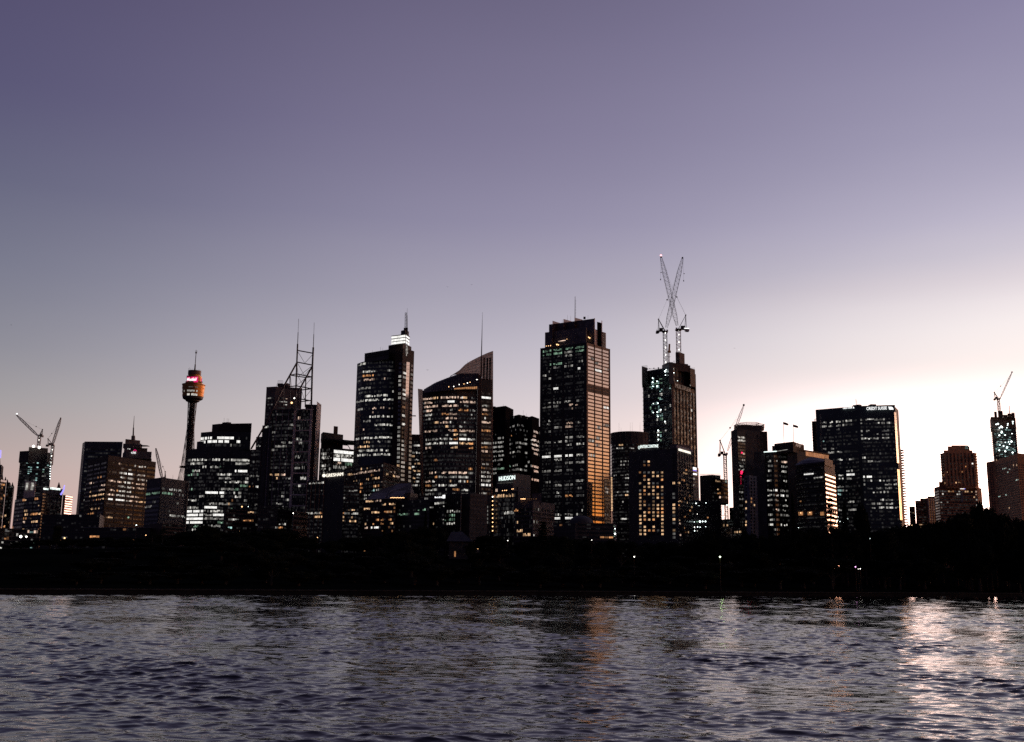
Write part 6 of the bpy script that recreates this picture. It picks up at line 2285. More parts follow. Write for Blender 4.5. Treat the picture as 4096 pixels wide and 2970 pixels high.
strip(b, 3577, 3584, 1648, 1852, 855.6, 858.6, 'mirror', 14)
strip(b, 3590, 3597, 1877, 2080, 855.6, 858.6, 'mirror', 14)
rooftop(b, 4, 'wall_black', 1.6, 21)
strip(b, 3278, 3284, 1656, 1805, 877, 880, 'pane_grey', 12)
t = tier(b, [(3247, 1687), (3262, 1686), (3275, 1687)], 897, GZ, 'wall_brown', part='side_annex', back=14)
slabs(t, [t.pts[0], t.pts[1]], 11, .9, .4, 'wall_brown')
mb = MB()
for x in range(3256, 3268, 3):
    mb.bar(P(x, 1686, 896), P(x, 1676, 896), .15)
mb.bar(P(3255, 1678, 896), P(3268, 1675, 896), .15)
mb.build('roof_rail', M['steel'], b.root)
for (x, y) in ((1425, 1318), (1410, 1400), (1440, 1360), (1350, 1340), (1370, 1390), (1425, 1405), (1455, 1360), (1330, 1400), (1600, 1300), (915, 1457), (1345, 1375)):
    lampdot(b, *zz('J', x, y), 700, .3, 'lamp_c', 'street_lamp')

b = building('apartment_tower', 'tower with toothed balcony slabs peeping past the right edge of the glass tower', 'building',
             [(3560, 1796), (3602, 1799)], 1050, 'wall_brown', back=24)
slab_pts = [b.pts[0], b.pts[1]]
fh_ = 10.3 * 1050 / FPX
nS = int((b.z1 - GZ) / fh_)
for k in range(min(nS, 44)):
    z = b.z1 - k * fh_
    x1 = b.pts[1][0]
    mb = MB()
    mb.box((x1 + 1.2, b.pts[1][1] + 6, z - 1.1), 5.2, 10, 1.15)
    mb.build('balcony_slab', M['tan'], b.root)

# ================================================================== far right
b = building('apartment_block', 'stepped tan low-rise flats left of the two-tier residential tower', 'building',
             [(3688, 1996, 1112), (3712, 1992), (3738, 1994)], 1100, 'tan', back=30)
rows(b, b.pts[1:], 10, 2.2, seed=110, amb=(.06, 'y'), h=.5)
piers(b, b.pts[1], b.pts[2], 3, .8, .6, 'pale')
for (x0, x1, y) in ((3636, 3660, 2026), (3660, 3684, 2003), (3680, 3712, 1994)):
    t = tier(b, [(x0, y), (x1, y)], 1105, GZ, 'tan' if x0 > 3650 else 'wall_brown', part='stepped_wing', back=26)
    rows(t, t.pts, 10, 2.2, seed=x0, amb=(.08, 'y'), h=.5)
t = tier(b, [(3712, 1986), (3738, 1986)], 1108, GZ, 'tan', part='stepped_wing', back=20)
piers(t, t.pts[0], t.pts[1], 2, 1, .8, 'pale')
mast(b, 3672, 2000, 3673, 1986, 1105, .12, .08, 'steel', 'aerial')
b = building('apartment_tower', 'two-tier residential tower with chamfered shoulders and a white sign on its lower block', 'building',
             [(3737, 1952, 1020), (3755, 1946, 1003), (3908, 1946, 1003), (3926, 1952, 1022)], 1003, 'haze_warm_dk', back=32)
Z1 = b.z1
t = tier(b, [(3755, 1928, 1006), (3908, 1928, 1006)], 1006, Z1 - 1, 'haze_warm_dk', part='chamfered_shoulder', back=28)
lt = lit('K', '555 585 1213 y;590 610 1215 o;645 690 1208 w;700 780 1212 y .9;800 820 1220 p;495 505 1250 w;630 680 1237 w;800 820 1248 p;465 475 1275 y;780 800 1270 y;810 820 1300 w;470 495 1325 w;530 555 1320 w;470 495 1375 p;470 480 1350 y;805 820 1350 w;470 550 1220 d')
A_, B_ = b.pts[1], b.pts[2]
rows(b, [A_, B_], 10.8, 2, lits=lt, h=.55, seed=113, gap=.3, top=4)
rows(b, b.pts[:2], 10.8, 2, h=.5, seed=114, gap=.3, top=4, amb=(.1, 'y'))
panel(b, 3841, 1940, 3857, 1957, A_, B_, 'sign_white', 1, 'sign')
panel(b, 3857, 1944, 3861, 1957, A_, B_, 'blue_neon', 1, 'sign')
panel(b, 3845, 1965, 3853, 2010, A_, B_, 'pane_grey', .5, 'stair_glazing')
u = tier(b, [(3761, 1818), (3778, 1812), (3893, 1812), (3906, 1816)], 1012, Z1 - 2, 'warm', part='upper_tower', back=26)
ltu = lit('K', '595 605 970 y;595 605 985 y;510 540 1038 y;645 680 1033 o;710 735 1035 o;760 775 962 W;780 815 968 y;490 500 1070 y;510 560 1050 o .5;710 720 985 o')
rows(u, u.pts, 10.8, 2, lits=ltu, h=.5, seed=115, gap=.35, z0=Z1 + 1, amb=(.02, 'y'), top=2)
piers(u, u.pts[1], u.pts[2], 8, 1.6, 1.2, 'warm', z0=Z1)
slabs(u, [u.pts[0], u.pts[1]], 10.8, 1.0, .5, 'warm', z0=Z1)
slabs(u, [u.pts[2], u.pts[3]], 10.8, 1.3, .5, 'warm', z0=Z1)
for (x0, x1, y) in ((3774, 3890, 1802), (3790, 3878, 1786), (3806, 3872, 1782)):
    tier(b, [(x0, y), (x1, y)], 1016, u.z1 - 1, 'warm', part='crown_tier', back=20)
mb = MB()
for k in range(2):
    q0, q1 = P(3861, 1789 + k * 7, 1011), P(3873, 1789 + k * 7, 1011)
    mb.quad(q0, q1, q1 + Vector((0, 0, 1.1)), q0 + Vector((0, 0, 1.1)))
mb.build('crown_window', M['c2'], b.root)

b = building('unfinished_tower', 'slender tower under construction full of cool white work lights behind the brown hotel', 'building',
             [(3966, 1712), (4064, 1712)], 1400, 'wall_teal', back=28)
w0 = b.pts
lt = []
rr = random.Random(31)
for k in range(9):
    for j in range(8):
        pass
rows(b, [w0[0], w0[1]], 8.6, 1.9, h=.6, seed=120, glass='wall_teal', amb=(.62, 'ccw'), top=2, margin=3)
rows(b, [w0[0], w0[1]], 8.6, 1.9, h=.25, seed=121, glass='wall_black', amb=(.4, 'cc'), top=4, margin=6, off=.4)
slabs(b, w0, 8.6, 1.3, .5, 'concrete', z0=P(4000, 1850, 1400).z)
mb = MB()
for k in range(14):
    z = b.z1 - k * 8.6 * 1400 / FPX
    mb.bar((w0[0][0] - 2.4 + random.uniform(-1, 1), 1399, z), (w0[1][0] + 2.6 + random.uniform(-1, 1), 1399, z), .45)
for x in (3963, 3970, 4058, 4068, 4073):
    q0 = P(x, 1712, 1398)
    mb.bar((q0.x, q0.y, b.z1 - 40), (q0.x, q0.y, b.z1 + 1), .22)
mb.build('perimeter_scaffold', M['tan'], b.root)
t = tier(b, [(3963, 1668, 1398), (4062, 1672)], 1396, b.z1 - 1, 'wall_brown', part='climbing_screen', back=30)
for (x0, x1, y) in ((3976, 3987, 1647), (3991, 4010, 1644), (4012, 4030, 1660), (4046, 4058, 1652), (4030, 4046, 1655)):
    tier(b, [(x0, y), (x1, y)], 1400, t.z1 - 1, 'wall_brown', part='core_stub', back=8)
mb = MB()
for x in range(4012, 4062, 4):
    mb.bar(P(x, 1668, 1398), P(x, 1644 + random.uniform(0, 6), 1398), .16)
for y in (1648, 1655, 1662):
    mb.bar(P(4012, y, 1398), P(4060, y + 2, 1398), .14)
mb.build('edge_rail', M['tan'], b.root)
for k in range(26):
    lampdot(b, rr.uniform(3984, 4052), rr.uniform(1684, 1812), 1393, rr.uniform(.8, 1.7), 'lamp_c', 'work_lamp')
mast(b, 4037, 1655, 4038, 1625, 1398, .5, .4, 'crane_red', 'hoist_mast')
crane('tower_crane', 'small dark red luffing crane on the slender unfinished tower at far right', (3997, 1645), (3994, 1599), 2.8,
      (4001, 1594), (4048, 1490), (3977, 1570), (3976, 1597), 1400, jw=1.4, seg=16, mseg=5, paint='crane_grey', mpaint='crane_red', hook=False, r=.15, mr=.3)

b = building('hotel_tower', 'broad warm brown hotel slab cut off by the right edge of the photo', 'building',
             [(3945, 1850, 1222), (3977, 1815, 1204), (4068, 1812), (4200, 1820)], 1200, 'warm', back=34,
             )
A0, A1, A2, A3 = b.pts
b2 = tier(b, [(3945, 1850, 1215), (3952, 1838, 1212), (3980, 1832, 1206)], 1210, GZ, 'warm', part='side_wing', back=20)
rows(b, [A1, A2], 9.6, 2.6, h=.55, seed=130, gap=.45, glass='wall_dark', top=6, amb=(.012, 'c'))
rows(b, [A2, A3], 9.6, 2.6, h=.55, seed=131, gap=.45, glass='wall_dark', top=12, amb=(.03, 'y'))
rows(b2, b2.pts[1:], 9.6, 2.6, h=.55, seed=132, gap=.45, glass='wall_dark', top=6)
t = tier(b, [(4071, 1836), (4200, 1842)], 1190, GZ, 'warm', part='front_wing', back=12)
rows(t, t.pts, 9.6, 2.6, h=.55, seed=133, gap=.45, glass='wall_dark', top=4, amb=(.03, 'y'))
text(b, 'SHANGRI-LA', 4073, 4134, 1830, 10, t.pts[0], t.pts[1], 'sign_cream', 2, bold=.04)
for (x, y) in ((1160, 968), (1190, 966), (1240, 1240), (1120, 1370), (1210, 960), (1000, 918)):
    pane(b, *zz('K', x, y), A1 if x < 1195 else t.pts[0], A2 if x < 1195 else t.pts[1], 2.2, 1.8, 'y1', .5)
# ================================================================== low buildings in front, centre
b = building('roofed_block', 'terraced block with blue-grey sloping roofs over warm balconies below the lantern tower', 'building',
             [(1456, 2000), (1585, 1992)], 780, 'wall_brown', back=34)
A_, B_ = b.pts
lt = lit('D', '1040 1120 800 p .7;900 935 855 y;945 1010 850 y;1130 1195 885 y;1230 1305 880 y .8;900 965 940 y .8;1000 1080 970 y;1150 1190 968 o;1200 1260 960 y;1000 1020 1100 o;1060 1070 1100 o;1120 1150 1095 o;1225 1260 1098 y;995 1075 1190 W;900 930 1100 y;1220 1300 960 o .4;910 940 1150 p;1225 1275 1225 o')
rows(b, b.pts, 15, 1.6, lits=lt, h=.5, seed=140, amb=(.07, 'oo'))
slabs(b, b.pts, 15, 1.2, .4, 'wall_brown', name='balcony')
mb = MB()
for (pts_) in (((1474, 1999), (1540, 1995), (1552, 1972), (1497, 1974)), ((1545, 1995), (1612, 1990), (1625, 1962), (1580, 1965)),
               ((1552, 1972), (1583, 1964), (1640, 1935), (1590, 1936))):
    q_ = [P(x, y, 776 + (2000 - y) * .35) for x, y in pts_]
    mb.poly(q_)
mb.build('roof', M['roof_slate'], b.root)
mb = MB()
q_ = [P(x, y, d_) for x, y, d_ in ((1460, 2000, 775), (1640, 1988, 775), (1660, 1985, 800), (1645, 1930, 812), (1590, 1932, 812), (1490, 1970, 800))]
mb.poly([v - Vector((0, 0, .6)) for v in q_])
mb.build('roof_underside', M['wall_dark'], b.root)
for k in range(16):
    lampdot(b, *zz('D', 1240 + k * 11.5, 785 - (k % 3) * 2), 772, .4, 'lamp_w', 'eave_lamp')
t = tier(b, [(1608, 1978), (1640, 1965), (1672, 1990)], 790, GZ, 'wall_red', part='gabled_wing', back=20)

b = building('office_block', 'black low block with faint green windows left of the blue-white signboard', 'building',
             [(1584, 2004), (1719, 1998)], 770, 'wall_dark', back=34)
lt = lit('D', '1395 1410 910 w;1435 1445 912 w;1470 1485 910 w;1320 1460 988 g .8;1480 1490 985 d;1555 1605 988 g;1600 1620 940 g;1645 1680 942 g .6;1560 1570 935 g;1745 1800 895 w .7;1750 1790 1000 v .5')
rows(b, b.pts, 16, 1.5, lits=lt, h=.5, seed=141, glass='wall_black')
t = tier(b, [(1680, 1988), (1745, 1990)], 785, GZ, 'wall_dark', part='rear_wing', back=20)
rows(t, t.pts, 16, 1.5, lits=lit('D', '1690 1720 795 v;1745 1800 893 w;1740 1795 1010 d .6'), h=.5, seed=142)

b = building('office_block', 'dark block with a small illegible blue-white rooftop signboard', 'building',
             [(1735, 1984), (1780, 1979)], 760, 'wall_black', back=30)
A_, B_ = b.pts
mb = MB()
for k, (x, w_, h_) in enumerate(((1739, 2.4, 6), (1743, 2, 4), (1747, 2, 4), (1751, 1.2, 6), (1754, 1, 4), (1757, 2, 6), (1761, 1.2, 6), (1765, 2.4, 6))):
    q0 = on_plane(x, 1993, A_, B_, .5)
    s_ = 760 / FPX
    mb.quad(q0, q0 + Vector((w_ * s_ * 1.3, 0, 0)), q0 + Vector((w_ * s_ * 1.3, 0, h_ * s_)), q0 + Vector((0, 0, h_ * s_)))
mb.build('sign', M['sign_white'], b.root)
panel(b, 1770, 1981, 1779, 1994, A_, B_, 'sign_white', .5, 'sign_emblem')
rows(b, b.pts, 16, 1.4, lits=lit('D', '1810 1935 870 w;1795 1800 1115 y;1925 1935 905 w;1925 1935 1010 w;1925 1935 1070 w;1925 1935 1120 v'), h=.5, seed=143, top=5)
b = building('office_block', 'dark pier-fronted block with one white and three green-lit storeys right of the signboard', 'building',
             [(1780, 1977), (1845, 1974)], 765, 'wall_black', back=30)
rows(b, b.pts, 16, 1.6, lits=lit('D', '1940 2145 960 w .85;1975 2075 1015 g .8;1940 2065 1065 w .6;1945 2065 1062 g;1960 2075 1105 w .8'), h=.6, seed=144, top=6)
piers(b, b.pts[0], b.pts[1], 7, .5, .6, 'wall_dark')
b = building('office_block', 'plain grey concrete block with a single warm window left of the mint-lettered block', 'building',
             [(1846, 1976), (1880, 1974), (1950, 1978)], 770, 'concrete_dk', back=30)
rows(b, b.pts[1:], 18, 3, lits=lit('F', '495 515 855 p;505 515 990 y'), h=.4, seed=145, glass='wall_dark')
t = tier(b, [(1943, 1984), (1960, 1984)], 785, GZ, 'wall_dark', part='stair_tower', back=14)
for k in range(5):
    pane(b, 1949, 2029 + k * 15.5, t.pts[0], t.pts[1], 1.1, 1.6, 'v1', .3, 'stair_window')

# hip-roofed house in the park
d_ = 620
t = thing('park_mansion', 'hip-roofed stone house half hidden in the park trees with an orange-lit doorway', 'house', tuple(P(1840, 2215, d_)))
b = Bld()
b.root = t
zg = gh(P(1840, 2215, d_).x, d_)
e0, e1 = P(1786, 2166, d_), P(1892, 2166, d_)
mb = MB()
mb.prism([(e0.x + 1.5, d_ + .5, zg - 6), (e1.x - 1.5, d_ + .5, zg - 6), (e1.x - 1.5, d_ + 16, zg - 6), (e0.x + 1.5, d_ + 16, zg - 6)],
         [(e0.x + 1.5, d_ + .5, e0.z), (e1.x - 1.5, d_ + .5, e0.z), (e1.x - 1.5, d_ + 16, e0.z), (e0.x + 1.5, d_ + 16, e0.z)])
mb.build('wall', M['concrete_dk'], t)
r0, r1 = P(1806, 2128, d_ + 8), P(1850, 2128, d_ + 8)
mb = MB()
q_ = [(e0.x, d_ - 1, e0.z), (e1.x, d_ - 1, e0.z), (e1.x, d_ + 17, e0.z), (e0.x, d_ + 17, e0.z)]
mb.poly([q_[0], q_[1], r1, r0])
mb.poly([q_[1], q_[2], r1])
mb.poly([q_[2], q_[3], r0, r1])
mb.poly([q_[3], q_[0], r0])
mb.poly(q_)
mb.build('roof', M['roof_dk'], t)
FA, FB = (e0.x + 1.5, d_ + .5), (e1.x - 1.5, d_ + .5)
pane(b, 1820, 2217, FA, FB, .9, 3.2, 'o1', .3, 'doorway', False)
for x in (1827, 1837, 1847, 1858, 1870, 1880):
    pane(b, x, 2204, FA, FB, .9, 1.2, 'wall_black', .3, 'window', False)
for (x, y) in ((592 , 1240), (600, 1180), (590, 1255)):
    lampdot(b, *zz('F', x, y), d_ - 3, .25, 'lamp_w', 'lamp')
bb = building('townhouse_row', 'low dark houses along the hill at far left with bright shop windows', 'building',
              [(-60, 2110), (60, 2120), (160, 2140)], 820, 'wall_black', back=30)
rows(bb, bb.pts, 15, 2, lits=lit('A', '10 35 1510 w;125 150 1515 w;180 195 1500 v;170 230 1445 v .6;310 410 1405 p .5;280 290 1450 w'), h=.7, seed=150, amb=(.1, 'odc'))
for (x, y, r_, m_) in ((228, 1445, .8, 'lamp'), (708, 1462, .5, 'lamp_w'), (1340, 1530, .4, 'lamp_w'), (1408, 1235, .6, 'g0'), (1495, 1320, .35, 'lamp_c'), (1600, 1430, .3, 'lamp_w'), (10, 1565, .7, 'w0'), (290, 1447, .5, 'lamp'), (370, 1512, .3, 'g0')):
    c = P(*zz('A', x, y), 640)
    t = thing('park_lamp', {228: 'bright white lamp above the dark trees at far left', 708: 'small warm lamp on the tree line below the golden apartments', 1340: 'tiny warm lamp among the trees below the brown office block',
                            1408: 'pale green lamp before the base of the brown office block', 1495: 'tiny cool lamp on the long blue roof line', 1600: 'faint warm lamp near the right end of the long roof line',
                            10: 'white lamp at the extreme left edge above the trees', 290: 'second white lamp right of the bright far-left lamp', 370: 'tiny green lamp in the trees at left'}[x], 'lamp', (c.x, c.y, c.z))
    mb = MB()
    mb.lathe(c.x, c.y, [(.01, c.z - r_), (r_ * .7, c.z - r_ * .7), (r_, c.z), (r_ * .7, c.z + r_ * .7), (.01, c.z + r_)], 8)
    mb.build('lamp_globe', M[m_], t)
    mb = MB()
    mb.bar((c.x, c.y, gh(c.x, c.y) - .5), (c.x, c.y, c.z - r_ * .8), .12)
    mb.build('pole', M['steel'], t)
# ================================================================== trees
NPR = np.random.RandomState(11)


def leaf_mesh(name, blobs, n, size, flat=.5, seed=0, core=True):
    """a crown: many small leaf-sprays spread through and over a set of lobes"""
    r = np.random.RandomState(seed)
    V, F = [], []
    w_ = np.array([b_[3] * b_[4] for b_ in blobs])
    w_ = w_ / w_.sum()
    pick = r.choice(len(blobs), n, p=w_)
    for k in pick:
        x, y, z, rx, rz = blobs[k]
        d_ = r.normal(size=3)
        d_ /= np.linalg.norm(d_)
        rad = r.uniform(.62, 1.0) ** .5 * r.uniform(.9, 1.06)
        c_ = np.array([x + d_[0] * rx * rad, y + d_[1] * rx * rad, z + d_[2] * rz * rad])
        a = r.normal(size=3)
        a[2] *= flat
        a /= np.linalg.norm(a)
        b_ = np.cross(a, r.normal(size=3))
        b_ /= np.linalg.norm(b_)
        s = size * r.uniform(.5, 1.3)
        i = len(V)
        V += [tuple(c_ - a * s), tuple(c_ + b_ * s * .5), tuple(c_ + a * s), tuple(c_ - b_ * s * .5)]
        F.append((i, i + 1, i + 2, i + 3))
    if core:
        for (x, y, z, rx, rz) in blobs:
            i = len(V)
            for a in range(5):
                ph = PI * (a + .5) / 5
                for b_ in range(8):
                    th = 2 * PI * b_ / 8
                    k_ = .74 + r.uniform(-.1, .1)
                    V.append((x + rx * k_ * math.sin(ph) * math.cos(th), y + rx * k_ * math.sin(ph) * math.sin(th), z + rz * k_ * math.cos(ph)))
            for a in range(4):
                for b_ in range(8):
                    b2 = (b_ + 1) % 8
                    F.append((i + a * 8 + b_, i + a * 8 + b2, i + (a + 1) * 8 + b2, i + (a + 1) * 8 + b_))
    me = bpy.data.meshes.new(name)
    me.from_pydata(V, [], F)
    me.update()
    return me


def trunk_mesh(limbs, name='trunk'):
    mb = MB()
    for a, b_, r0, r1 in limbs:
        mb.bar(a, b_, r0, 7, r1)
    me = bpy.data.meshes.new(name)
    me.from_pydata(mb.v, [], mb.f)
    me.materials.append(M['bark'])
    me.update()
    return me


def make_kind(kind, seed):
    """unit tree: height 1, nominal crown radius .42"""
    r = random.Random(seed)
    blobs, limbs = [], []
    if kind == 'fig':
        for i in range(15):
            a, q = r.uniform(0, 2 * PI), r.uniform(0, 1) ** .6
            blobs.append((.36 * q * math.cos(a), .36 * q * math.sin(a), .66 - .16 * q * q + r.uniform(-.04, .05), r.uniform(.12, .19), r.uniform(.10, .16)))
        blobs.append((0, 0, .6, .3, .24))
        blobs.append((0, 0, .38, .3, .18))
        limbs.append(((0, 0, -.1), (0, 0, .3), .05, .035))
        for i in range(6):
            a = i * PI / 3 + r.uniform(-.3, .3)
            limbs.append(((0, 0, .24), (.25 * math.cos(a), .25 * math.sin(a), .55), .028, .012))
    elif kind == 'gum':
        for i in range(13):
            a, q = r.uniform(0, 2 * PI), r.uniform(0, 1)
            blobs.append((.27 * q * math.cos(a), .27 * q * math.sin(a), r.uniform(.42, .9), r.uniform(.08, .15), r.uniform(.07, .12)))
        limbs.append(((0, 0, -.1), (.02, 0, .5), .03, .02))
        for bl in blobs[:7]:
            limbs.append(((0, 0, .3), (bl[0], bl[1], bl[2]), .015, .006))
    elif kind == 'round':
        for i in range(14):
            a, q, z_ = r.uniform(0, 2 * PI), r.uniform(.2, 1), r.uniform(.3, .88)
            k_ = math.sin(PI * min(1, (z_ - .1) / .9)) ** .6
            blobs.append((.27 * q * k_ * math.cos(a), .27 * q * k_ * math.sin(a), z_, r.uniform(.11, .17), r.uniform(.09, .13)))
        blobs.append((0, 0, .55, .26, .34))
        limbs.append(((0, 0, -.1), (0, 0, .6), .035, .015))
        for bl in blobs[:5]:
            limbs.append(((0, 0, .25), (bl[0], bl[1], bl[2]), .014, .006))
    elif kind == 'palm':
        limbs.append(((0, 0, -.05), (.03, 0, .8), .03, .022))
        blobs.append((.03, 0, .82, .05, .05))
    return blobs, limbs


PROTO = {}
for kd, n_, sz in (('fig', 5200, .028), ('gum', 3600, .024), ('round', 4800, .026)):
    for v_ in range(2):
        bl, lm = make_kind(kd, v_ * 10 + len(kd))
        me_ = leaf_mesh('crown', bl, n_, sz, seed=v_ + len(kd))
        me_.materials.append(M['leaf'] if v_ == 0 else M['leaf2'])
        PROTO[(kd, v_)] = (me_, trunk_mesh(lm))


def pine_mesh(seed, tiers=15, wid=.2, droop=.25, n_per=190, col=False):
    """tiered conifer: whorls of flat branches with gaps between"""
    r = np.random.RandomState(seed)
    V, F = [], []
    limbs = [((0, 0, -.1), (0, 0, .99), .022, .003)]
    for t_ in range(tiers):
        z = .16 + .82 * t_ / tiers
        k_ = (1 - (z - .1) * .98)
        if col:
            k_ = min(1, (1 - z) * 2.6) * .8 + .05
        R0 = wid * k_ * r.uniform(.8, 1.15)
        nb = 7 if t_ < tiers - 3 else 4
        for b_ in range(nb):
            a = 2 * PI * (b_ + r.uniform(-.3, .3)) / nb + t_
            L = R0 * r.uniform(.7, 1.15)
            tip = np.array([L * math.cos(a), L * math.sin(a), z - .01 + L * r.uniform(-.1, droop)])
            root = np.array([0, 0, z])
            limbs.append((tuple(root), tuple(tip), .004, .0015))
            for i in range(n_per // nb):
                u = r.uniform(.12, 1)
                c_ = root + (tip - root) * u + r.normal(size=3) * np.array([.012, .012, .009])
                d_ = (tip - root) / L + r.normal(size=3) * .6
                d_ /= np.linalg.norm(d_)
                e_ = np.cross(d_, [r.normal() * .4, r.normal() * .4, 1])
                e_ /= np.linalg.norm(e_)
                s = .016 * r.uniform(.6, 1.3)
                k2 = len(V)
                V += [tuple(c_ - d_ * s), tuple(c_ + e_ * s * .45), tuple(c_ + d_ * s), tuple(c_ - e_ * s * .45)]
                F.append((k2, k2 + 1, k2 + 2, k2 + 3))
    me = bpy.data.meshes.new('crown')
    me.from_pydata(V, [], F)
    me.materials.append(M['leaf'])
    me.update()
    return me, trunk_mesh(limbs)


PROTO[('pine', 0)] = pine_mesh(1, 13, .2)
PROTO[('pine', 1)] = pine_mesh(2, 22, .13, .1, 330, True)
PROTO[('pine', 2)] = pine_mesh(5, 16, .26, .15, 330)
# palm: arching fronds
mb = MB()
for i in range(26):
    a = i * 2.4
    e_ = .5 + .9 * ((i * 7) % 10) / 10
    pv = None
    for k in range(7):
        u = k / 6
        rr_ = .26 * u
        z = .82 + .2 * math.sin(e_ * 1.3) * u - .34 * u * u
        c_ = Vector((.03 + rr_ * math.cos(a), rr_ * math.sin(a), z))
        if pv is not None:
            s_ = Vector((-math.sin(a), math.cos(a), 0)) * .03 * (1 - u * .6)
            mb.quad(pv - s_ - Vector((0, 0, .02)), pv, c_, c_ - s_ - Vector((0, 0, .02)))
            mb.quad(pv, pv + s_ - Vector((0, 0, .02)), c_ + s_ - Vector((0, 0, .02)), c_)
        pv = c_
me_ = bpy.data.meshes.new('crown')
me_.from_pydata(mb.v, [], mb.f)
me_.materials.append(M['leaf'])
PROTO[('palm', 0)] = (me_, trunk_mesh([((0, 0, -.05), (.03, 0, .82), .028, .02)]))

KEEP = []        # lamps that trees in front must not hide: (px, py, d)


def tree(kind, v_, px, py_top, d_, wpx, label, group=None, name='park_tree', zbase=None, cat='tree'):
    top = P(px, py_top, d_)
    g = gh(top.x, d_) - .3 if zbase is None else zbase
    h_ = top.z - g
    if h_ < 2:
        return None
    rad = {'fig': .50, 'gum': .36, 'round': .38, 'pine': .2, 'palm': .26}[kind]
    topf = {'fig': .86, 'gum': .97, 'round': .99, 'pine': .985, 'palm': .98}[kind]
    hs = h_ / topf
    ws = wpx * d_ / FPX / 2 / rad
    for (lx, ly, ld) in KEEP:
        if ld > d_ - 5 and abs(lx - px) < wpx * .62 + 4 and ly > py_top - 6:
            return None
    o = thing(name, label, cat, (top.x, d_, g), group)
    o.scale = (ws, ws, hs)
    o.rotation_euler = (0, 0, random.uniform(0, 6.28))
    cr, tk = PROTO[(kind, v_)]
    for nm, me_ in (('crown', cr), ('trunk', tk)):
        c_ = bpy.data.objects.new(nm, me_)
        COL.objects.link(c_)
        c_.parent = o
    return o


# park lamps
def lamp_thing(px, py, d_, r_, m_, label, energy=0, col=(1, 1, 1)):
    r_ *= .75
    c = P(px, py, d_)
    g = gh(c.x, d_)
    t = thing('park_lamp', label, 'lamp', (c.x, d_, g))
    mb = MB()
    mb.bar((c.x, d_, g - .3), (c.x, d_, c.z - r_), .09, 8, .06)
    mb.build('pole', M['steel'], t)
    mb = MB()
    mb.lathe(c.x, d_, [(.01, c.z + r_ * 1.1), (r_ * 1.3, c.z + r_ * .9), (r_ * 1.35, c.z + r_ * .7), (.01, c.z + r_ * .7)], 12)
    mb.build('hood', M['steel'], t)
    mb = MB()
    mb.lathe(c.x, d_, [(.01, c.z - r_), (r_ * .7, c.z - r_ * .7), (r_, c.z), (r_ * .7, c.z + r_ * .65), (.01, c.z + r_ * .68)], 12)
    mb.build('globe', M[m_], t, smooth=True)
    if energy:
        ld = bpy.data.lights.new('lamp_light', 'POINT')
        ld.energy = energy
        ld.color = col
        ld.shadow_soft_size = .4
        lo = bpy.data.objects.new('lamp_light', ld)
        COL.objects.link(lo)
        lo.location = (c.x, d_ - 1.2, c.z - .6)
    KEEP.append((px, py, d_))


lamp_thing(2880, 2228, 470, .5, 'lamp_g', 'brightest green-white lamp glowing in the dark park right of centre', 120, (.6, 1, .35))
lamp_thing(2537, 2228, 500, .38, 'lamp', 'small white lamp in the dark park below the hotel')
lamp_thing(3422, 2268, 520, .42, 'lamp_pk', 'small violet lamp low in the dark park below the wide glass tower')
lamp_thing(3433, 2277, 515, .2, 'lamp', 'tiny white lamp just right of the violet park lamp')
lamp_thing(3441, 2276, 515, .3, 'lamp', 'white lamp second right of the violet park lamp')
lamp_thing(2031, 2163, 560, .3, 'lamp', 'small white lamp in the trees left of the old stone building')
lamp_thing(2367, 2161, 560, .25, 'lamp', 'tiny white lamp under the golden side of the tallest tower')
lamp_thing(1270, 2151, 560, .3, 'lamp_w', 'tiny orange lamp in the trees below the black finned block')
lamp_thing(3480, 2155, 560, .2, 'lamp_c', 'tiny cool lamp in the trees right of the violet park lamp')
KEEP.append((1820, 2226, 618))
KEEP.append((1850, 2180, 618))

# skyline of the tree belt, left to right, as (x, y of the tree tops)
PROF = [(-250, 2190), (0, 2196), (73, 2168), (128, 2160), (250, 2156), (400, 2150), (560, 2146), (640, 2128), (706, 2131), (742, 2124), (780, 2122), (880, 2122), (930, 2129), (961, 2119),
        (1016, 2114), (1052, 2108), (1107, 2106), (1160, 2120), (1217, 2145), (1300, 2152), (1380, 2152), (1427, 2143), (1500, 2140), (1581, 2118), (1643, 2102), (1740, 2104),
        (1797, 2112), (1876, 2120), (1930, 2121), (2000, 2142), (2100, 2146), (2230, 2134), (2300, 2146), (2473, 2160), (2600, 2166), (2774, 2162), (2800, 2135), (2900, 2138), (2960, 2128), (3025, 2132), (3140, 2128),
        (3200, 2112), (3300, 2110), (3400, 2104), (3487, 2112), (3553, 2090), (3600, 2077), (3700, 2078), (3751, 2072), (3815, 2052), (3850, 2030), (3900, 2023), (3960, 2026), (4000, 2020), (4028, 2038), (4062, 2067), (4096, 2080), (4400, 2090)]


def prof(x):
    for i in range(len(PROF) - 1):
        if x <= PROF[i + 1][0]:
            a = (x - PROF[i][0]) / (PROF[i + 1][0] - PROF[i][0])
            return PROF[i][1] + a * (PROF[i + 1][1] - PROF[i][1])
    return PROF[-1][1]


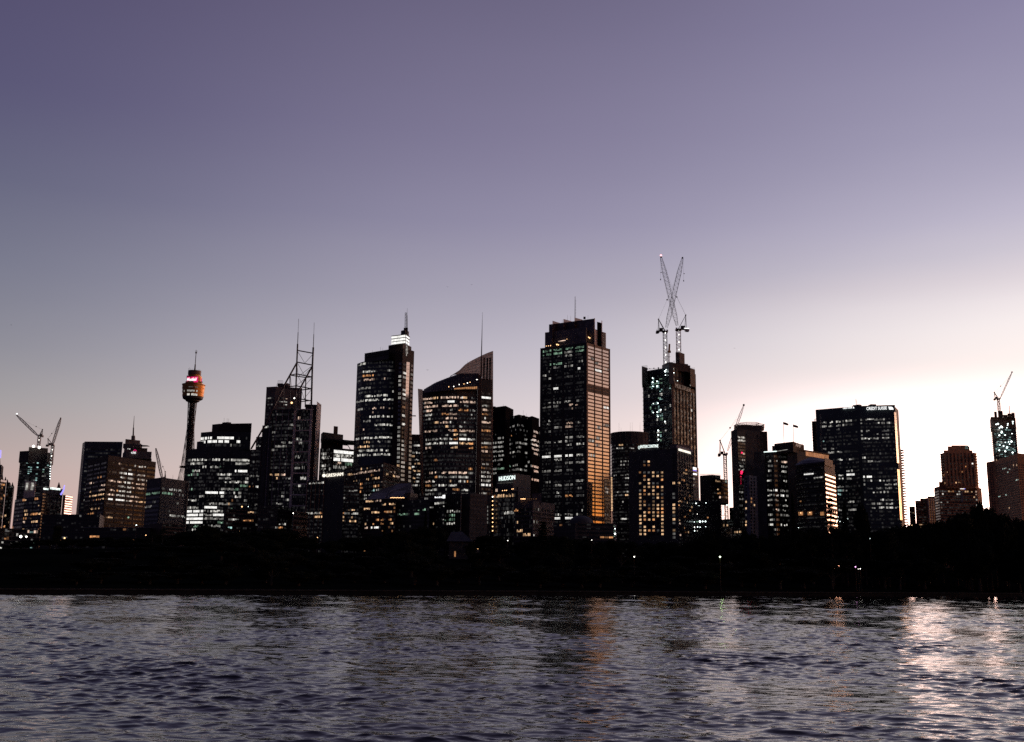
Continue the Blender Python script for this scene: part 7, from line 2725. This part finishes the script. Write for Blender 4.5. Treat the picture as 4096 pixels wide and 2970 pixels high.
rt = random.Random(77)
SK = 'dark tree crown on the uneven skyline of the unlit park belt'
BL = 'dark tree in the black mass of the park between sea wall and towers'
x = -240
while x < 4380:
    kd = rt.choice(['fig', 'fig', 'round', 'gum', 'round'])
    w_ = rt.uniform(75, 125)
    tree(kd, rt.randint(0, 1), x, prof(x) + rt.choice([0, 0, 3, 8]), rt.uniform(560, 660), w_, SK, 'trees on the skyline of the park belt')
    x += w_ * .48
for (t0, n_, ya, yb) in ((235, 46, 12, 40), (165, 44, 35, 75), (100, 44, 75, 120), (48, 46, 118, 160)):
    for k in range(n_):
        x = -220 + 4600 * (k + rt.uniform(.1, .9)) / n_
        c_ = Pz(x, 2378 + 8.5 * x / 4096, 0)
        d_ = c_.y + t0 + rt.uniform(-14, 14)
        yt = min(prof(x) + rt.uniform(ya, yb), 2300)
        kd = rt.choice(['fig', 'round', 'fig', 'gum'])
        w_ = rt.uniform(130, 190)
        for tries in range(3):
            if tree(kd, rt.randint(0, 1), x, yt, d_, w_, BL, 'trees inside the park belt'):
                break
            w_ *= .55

# trees one can single out
tree('fig', 0, 826, 2098, 560, 128, 'broad domed tree crown against the bright white office block', name='fig_tree')
tree('round', 1, 233, 2092, 600, 42, 'pointed dark tree standing up left of the brown office block', name='cypress_tree')
tree('pine', 2, 1540, 2087, 570, 40, 'small dark conifer before the warm balcony block', name='pine_tree')
tree('pine', 1, 1703, 2040, 600, 34, 'tall narrow dark pine right of the green-windowed block', name='pine_tree')
tree('pine', 2, 2172, 2078, 560, 90, 'conical dark conifer overlapping the old pale stone building', name='conifer_tree')
tree('fig', 1, 2840, 2110, 600, 100, 'round-topped dark tree below the square unfinished block', name='fig_tree')
tree('round', 0, 2983, 2118, 600, 60, 'small domed tree at the foot of the slim grey block', name='round_tree')
tree('pine', 1, 3168, 1963, 600, 40, 'very tall narrow pine before the twin-glazed block, left of the curved office', name='norfolk_pine')
tree('pine', 0, 3318, 1974, 560, 104, 'tall tiered pine with layered branches before the cream sunlit bands', name='norfolk_pine')
tree('pine', 1, 3376, 2008, 575, 56, 'shorter pine just right of the layered tall pine', name='norfolk_pine')
tree('round', 0, 3450, 2008, 580, 88, 'tall round dark tree against the base of the wide glass tower', name='gum_tree')
tree('fig', 0, 3940, 2016, 600, 200, 'largest domed fig at far right rising before the warm brown hotel', name='fig_tree')
tree('gum', 0, 3905, 2010, 590, 70, 'open-crowned tree with light gaps between the residential tower and the far-right hotel', name='gum_tree')
tree('palm', 0, 612, 2118, 560, 30, 'small palm silhouette before the grey gridded office block', name='palm_tree')
tree('palm', 0, 655, 2105, 600, 34, 'taller palm silhouette before the grey gridded office block', name='palm_tree')

# distant birds
for i, (px, py, lab) in enumerate(((1790, 1149, 'tiny dark bird high in the sky left of centre'), (1887, 1140, 'tiny dark bird just right of the other high bird'),
                                   (2938, 1394, 'tiny dark bird alone in the pale sky right of the crossed cranes'), (1710, 1481, 'small gull gliding between the lantern tower and the sail-roof tower'),
                                   (45, 1301, 'tiny dark bird in the grey sky near the left edge'))):
    c = P(px, py, 420)
    mb = MB()
    s = .42 if i != 3 else .6
    for sgn in (-1, 1):
        p = [Vector((0, -.25 * s, 0)), Vector((sgn * .55 * s, -.1 * s, .22 * s)), Vector((sgn * 1.15 * s, .15 * s, .05 * s)), Vector((sgn * .5 * s, .2 * s, .16 * s)), Vector((0, .25 * s, 0))]
        mb.poly([c + v for v in p])
    mb.bar(c + Vector((-.1, -.55, 0)) * s, c + Vector((.1, .6, 0)) * s, .13 * s, 6, .04)
    o = mb.build('flying_bird', M['wall_dark'])
    o.location = (0, 0, 0)
    tag(o, lab, 'bird')
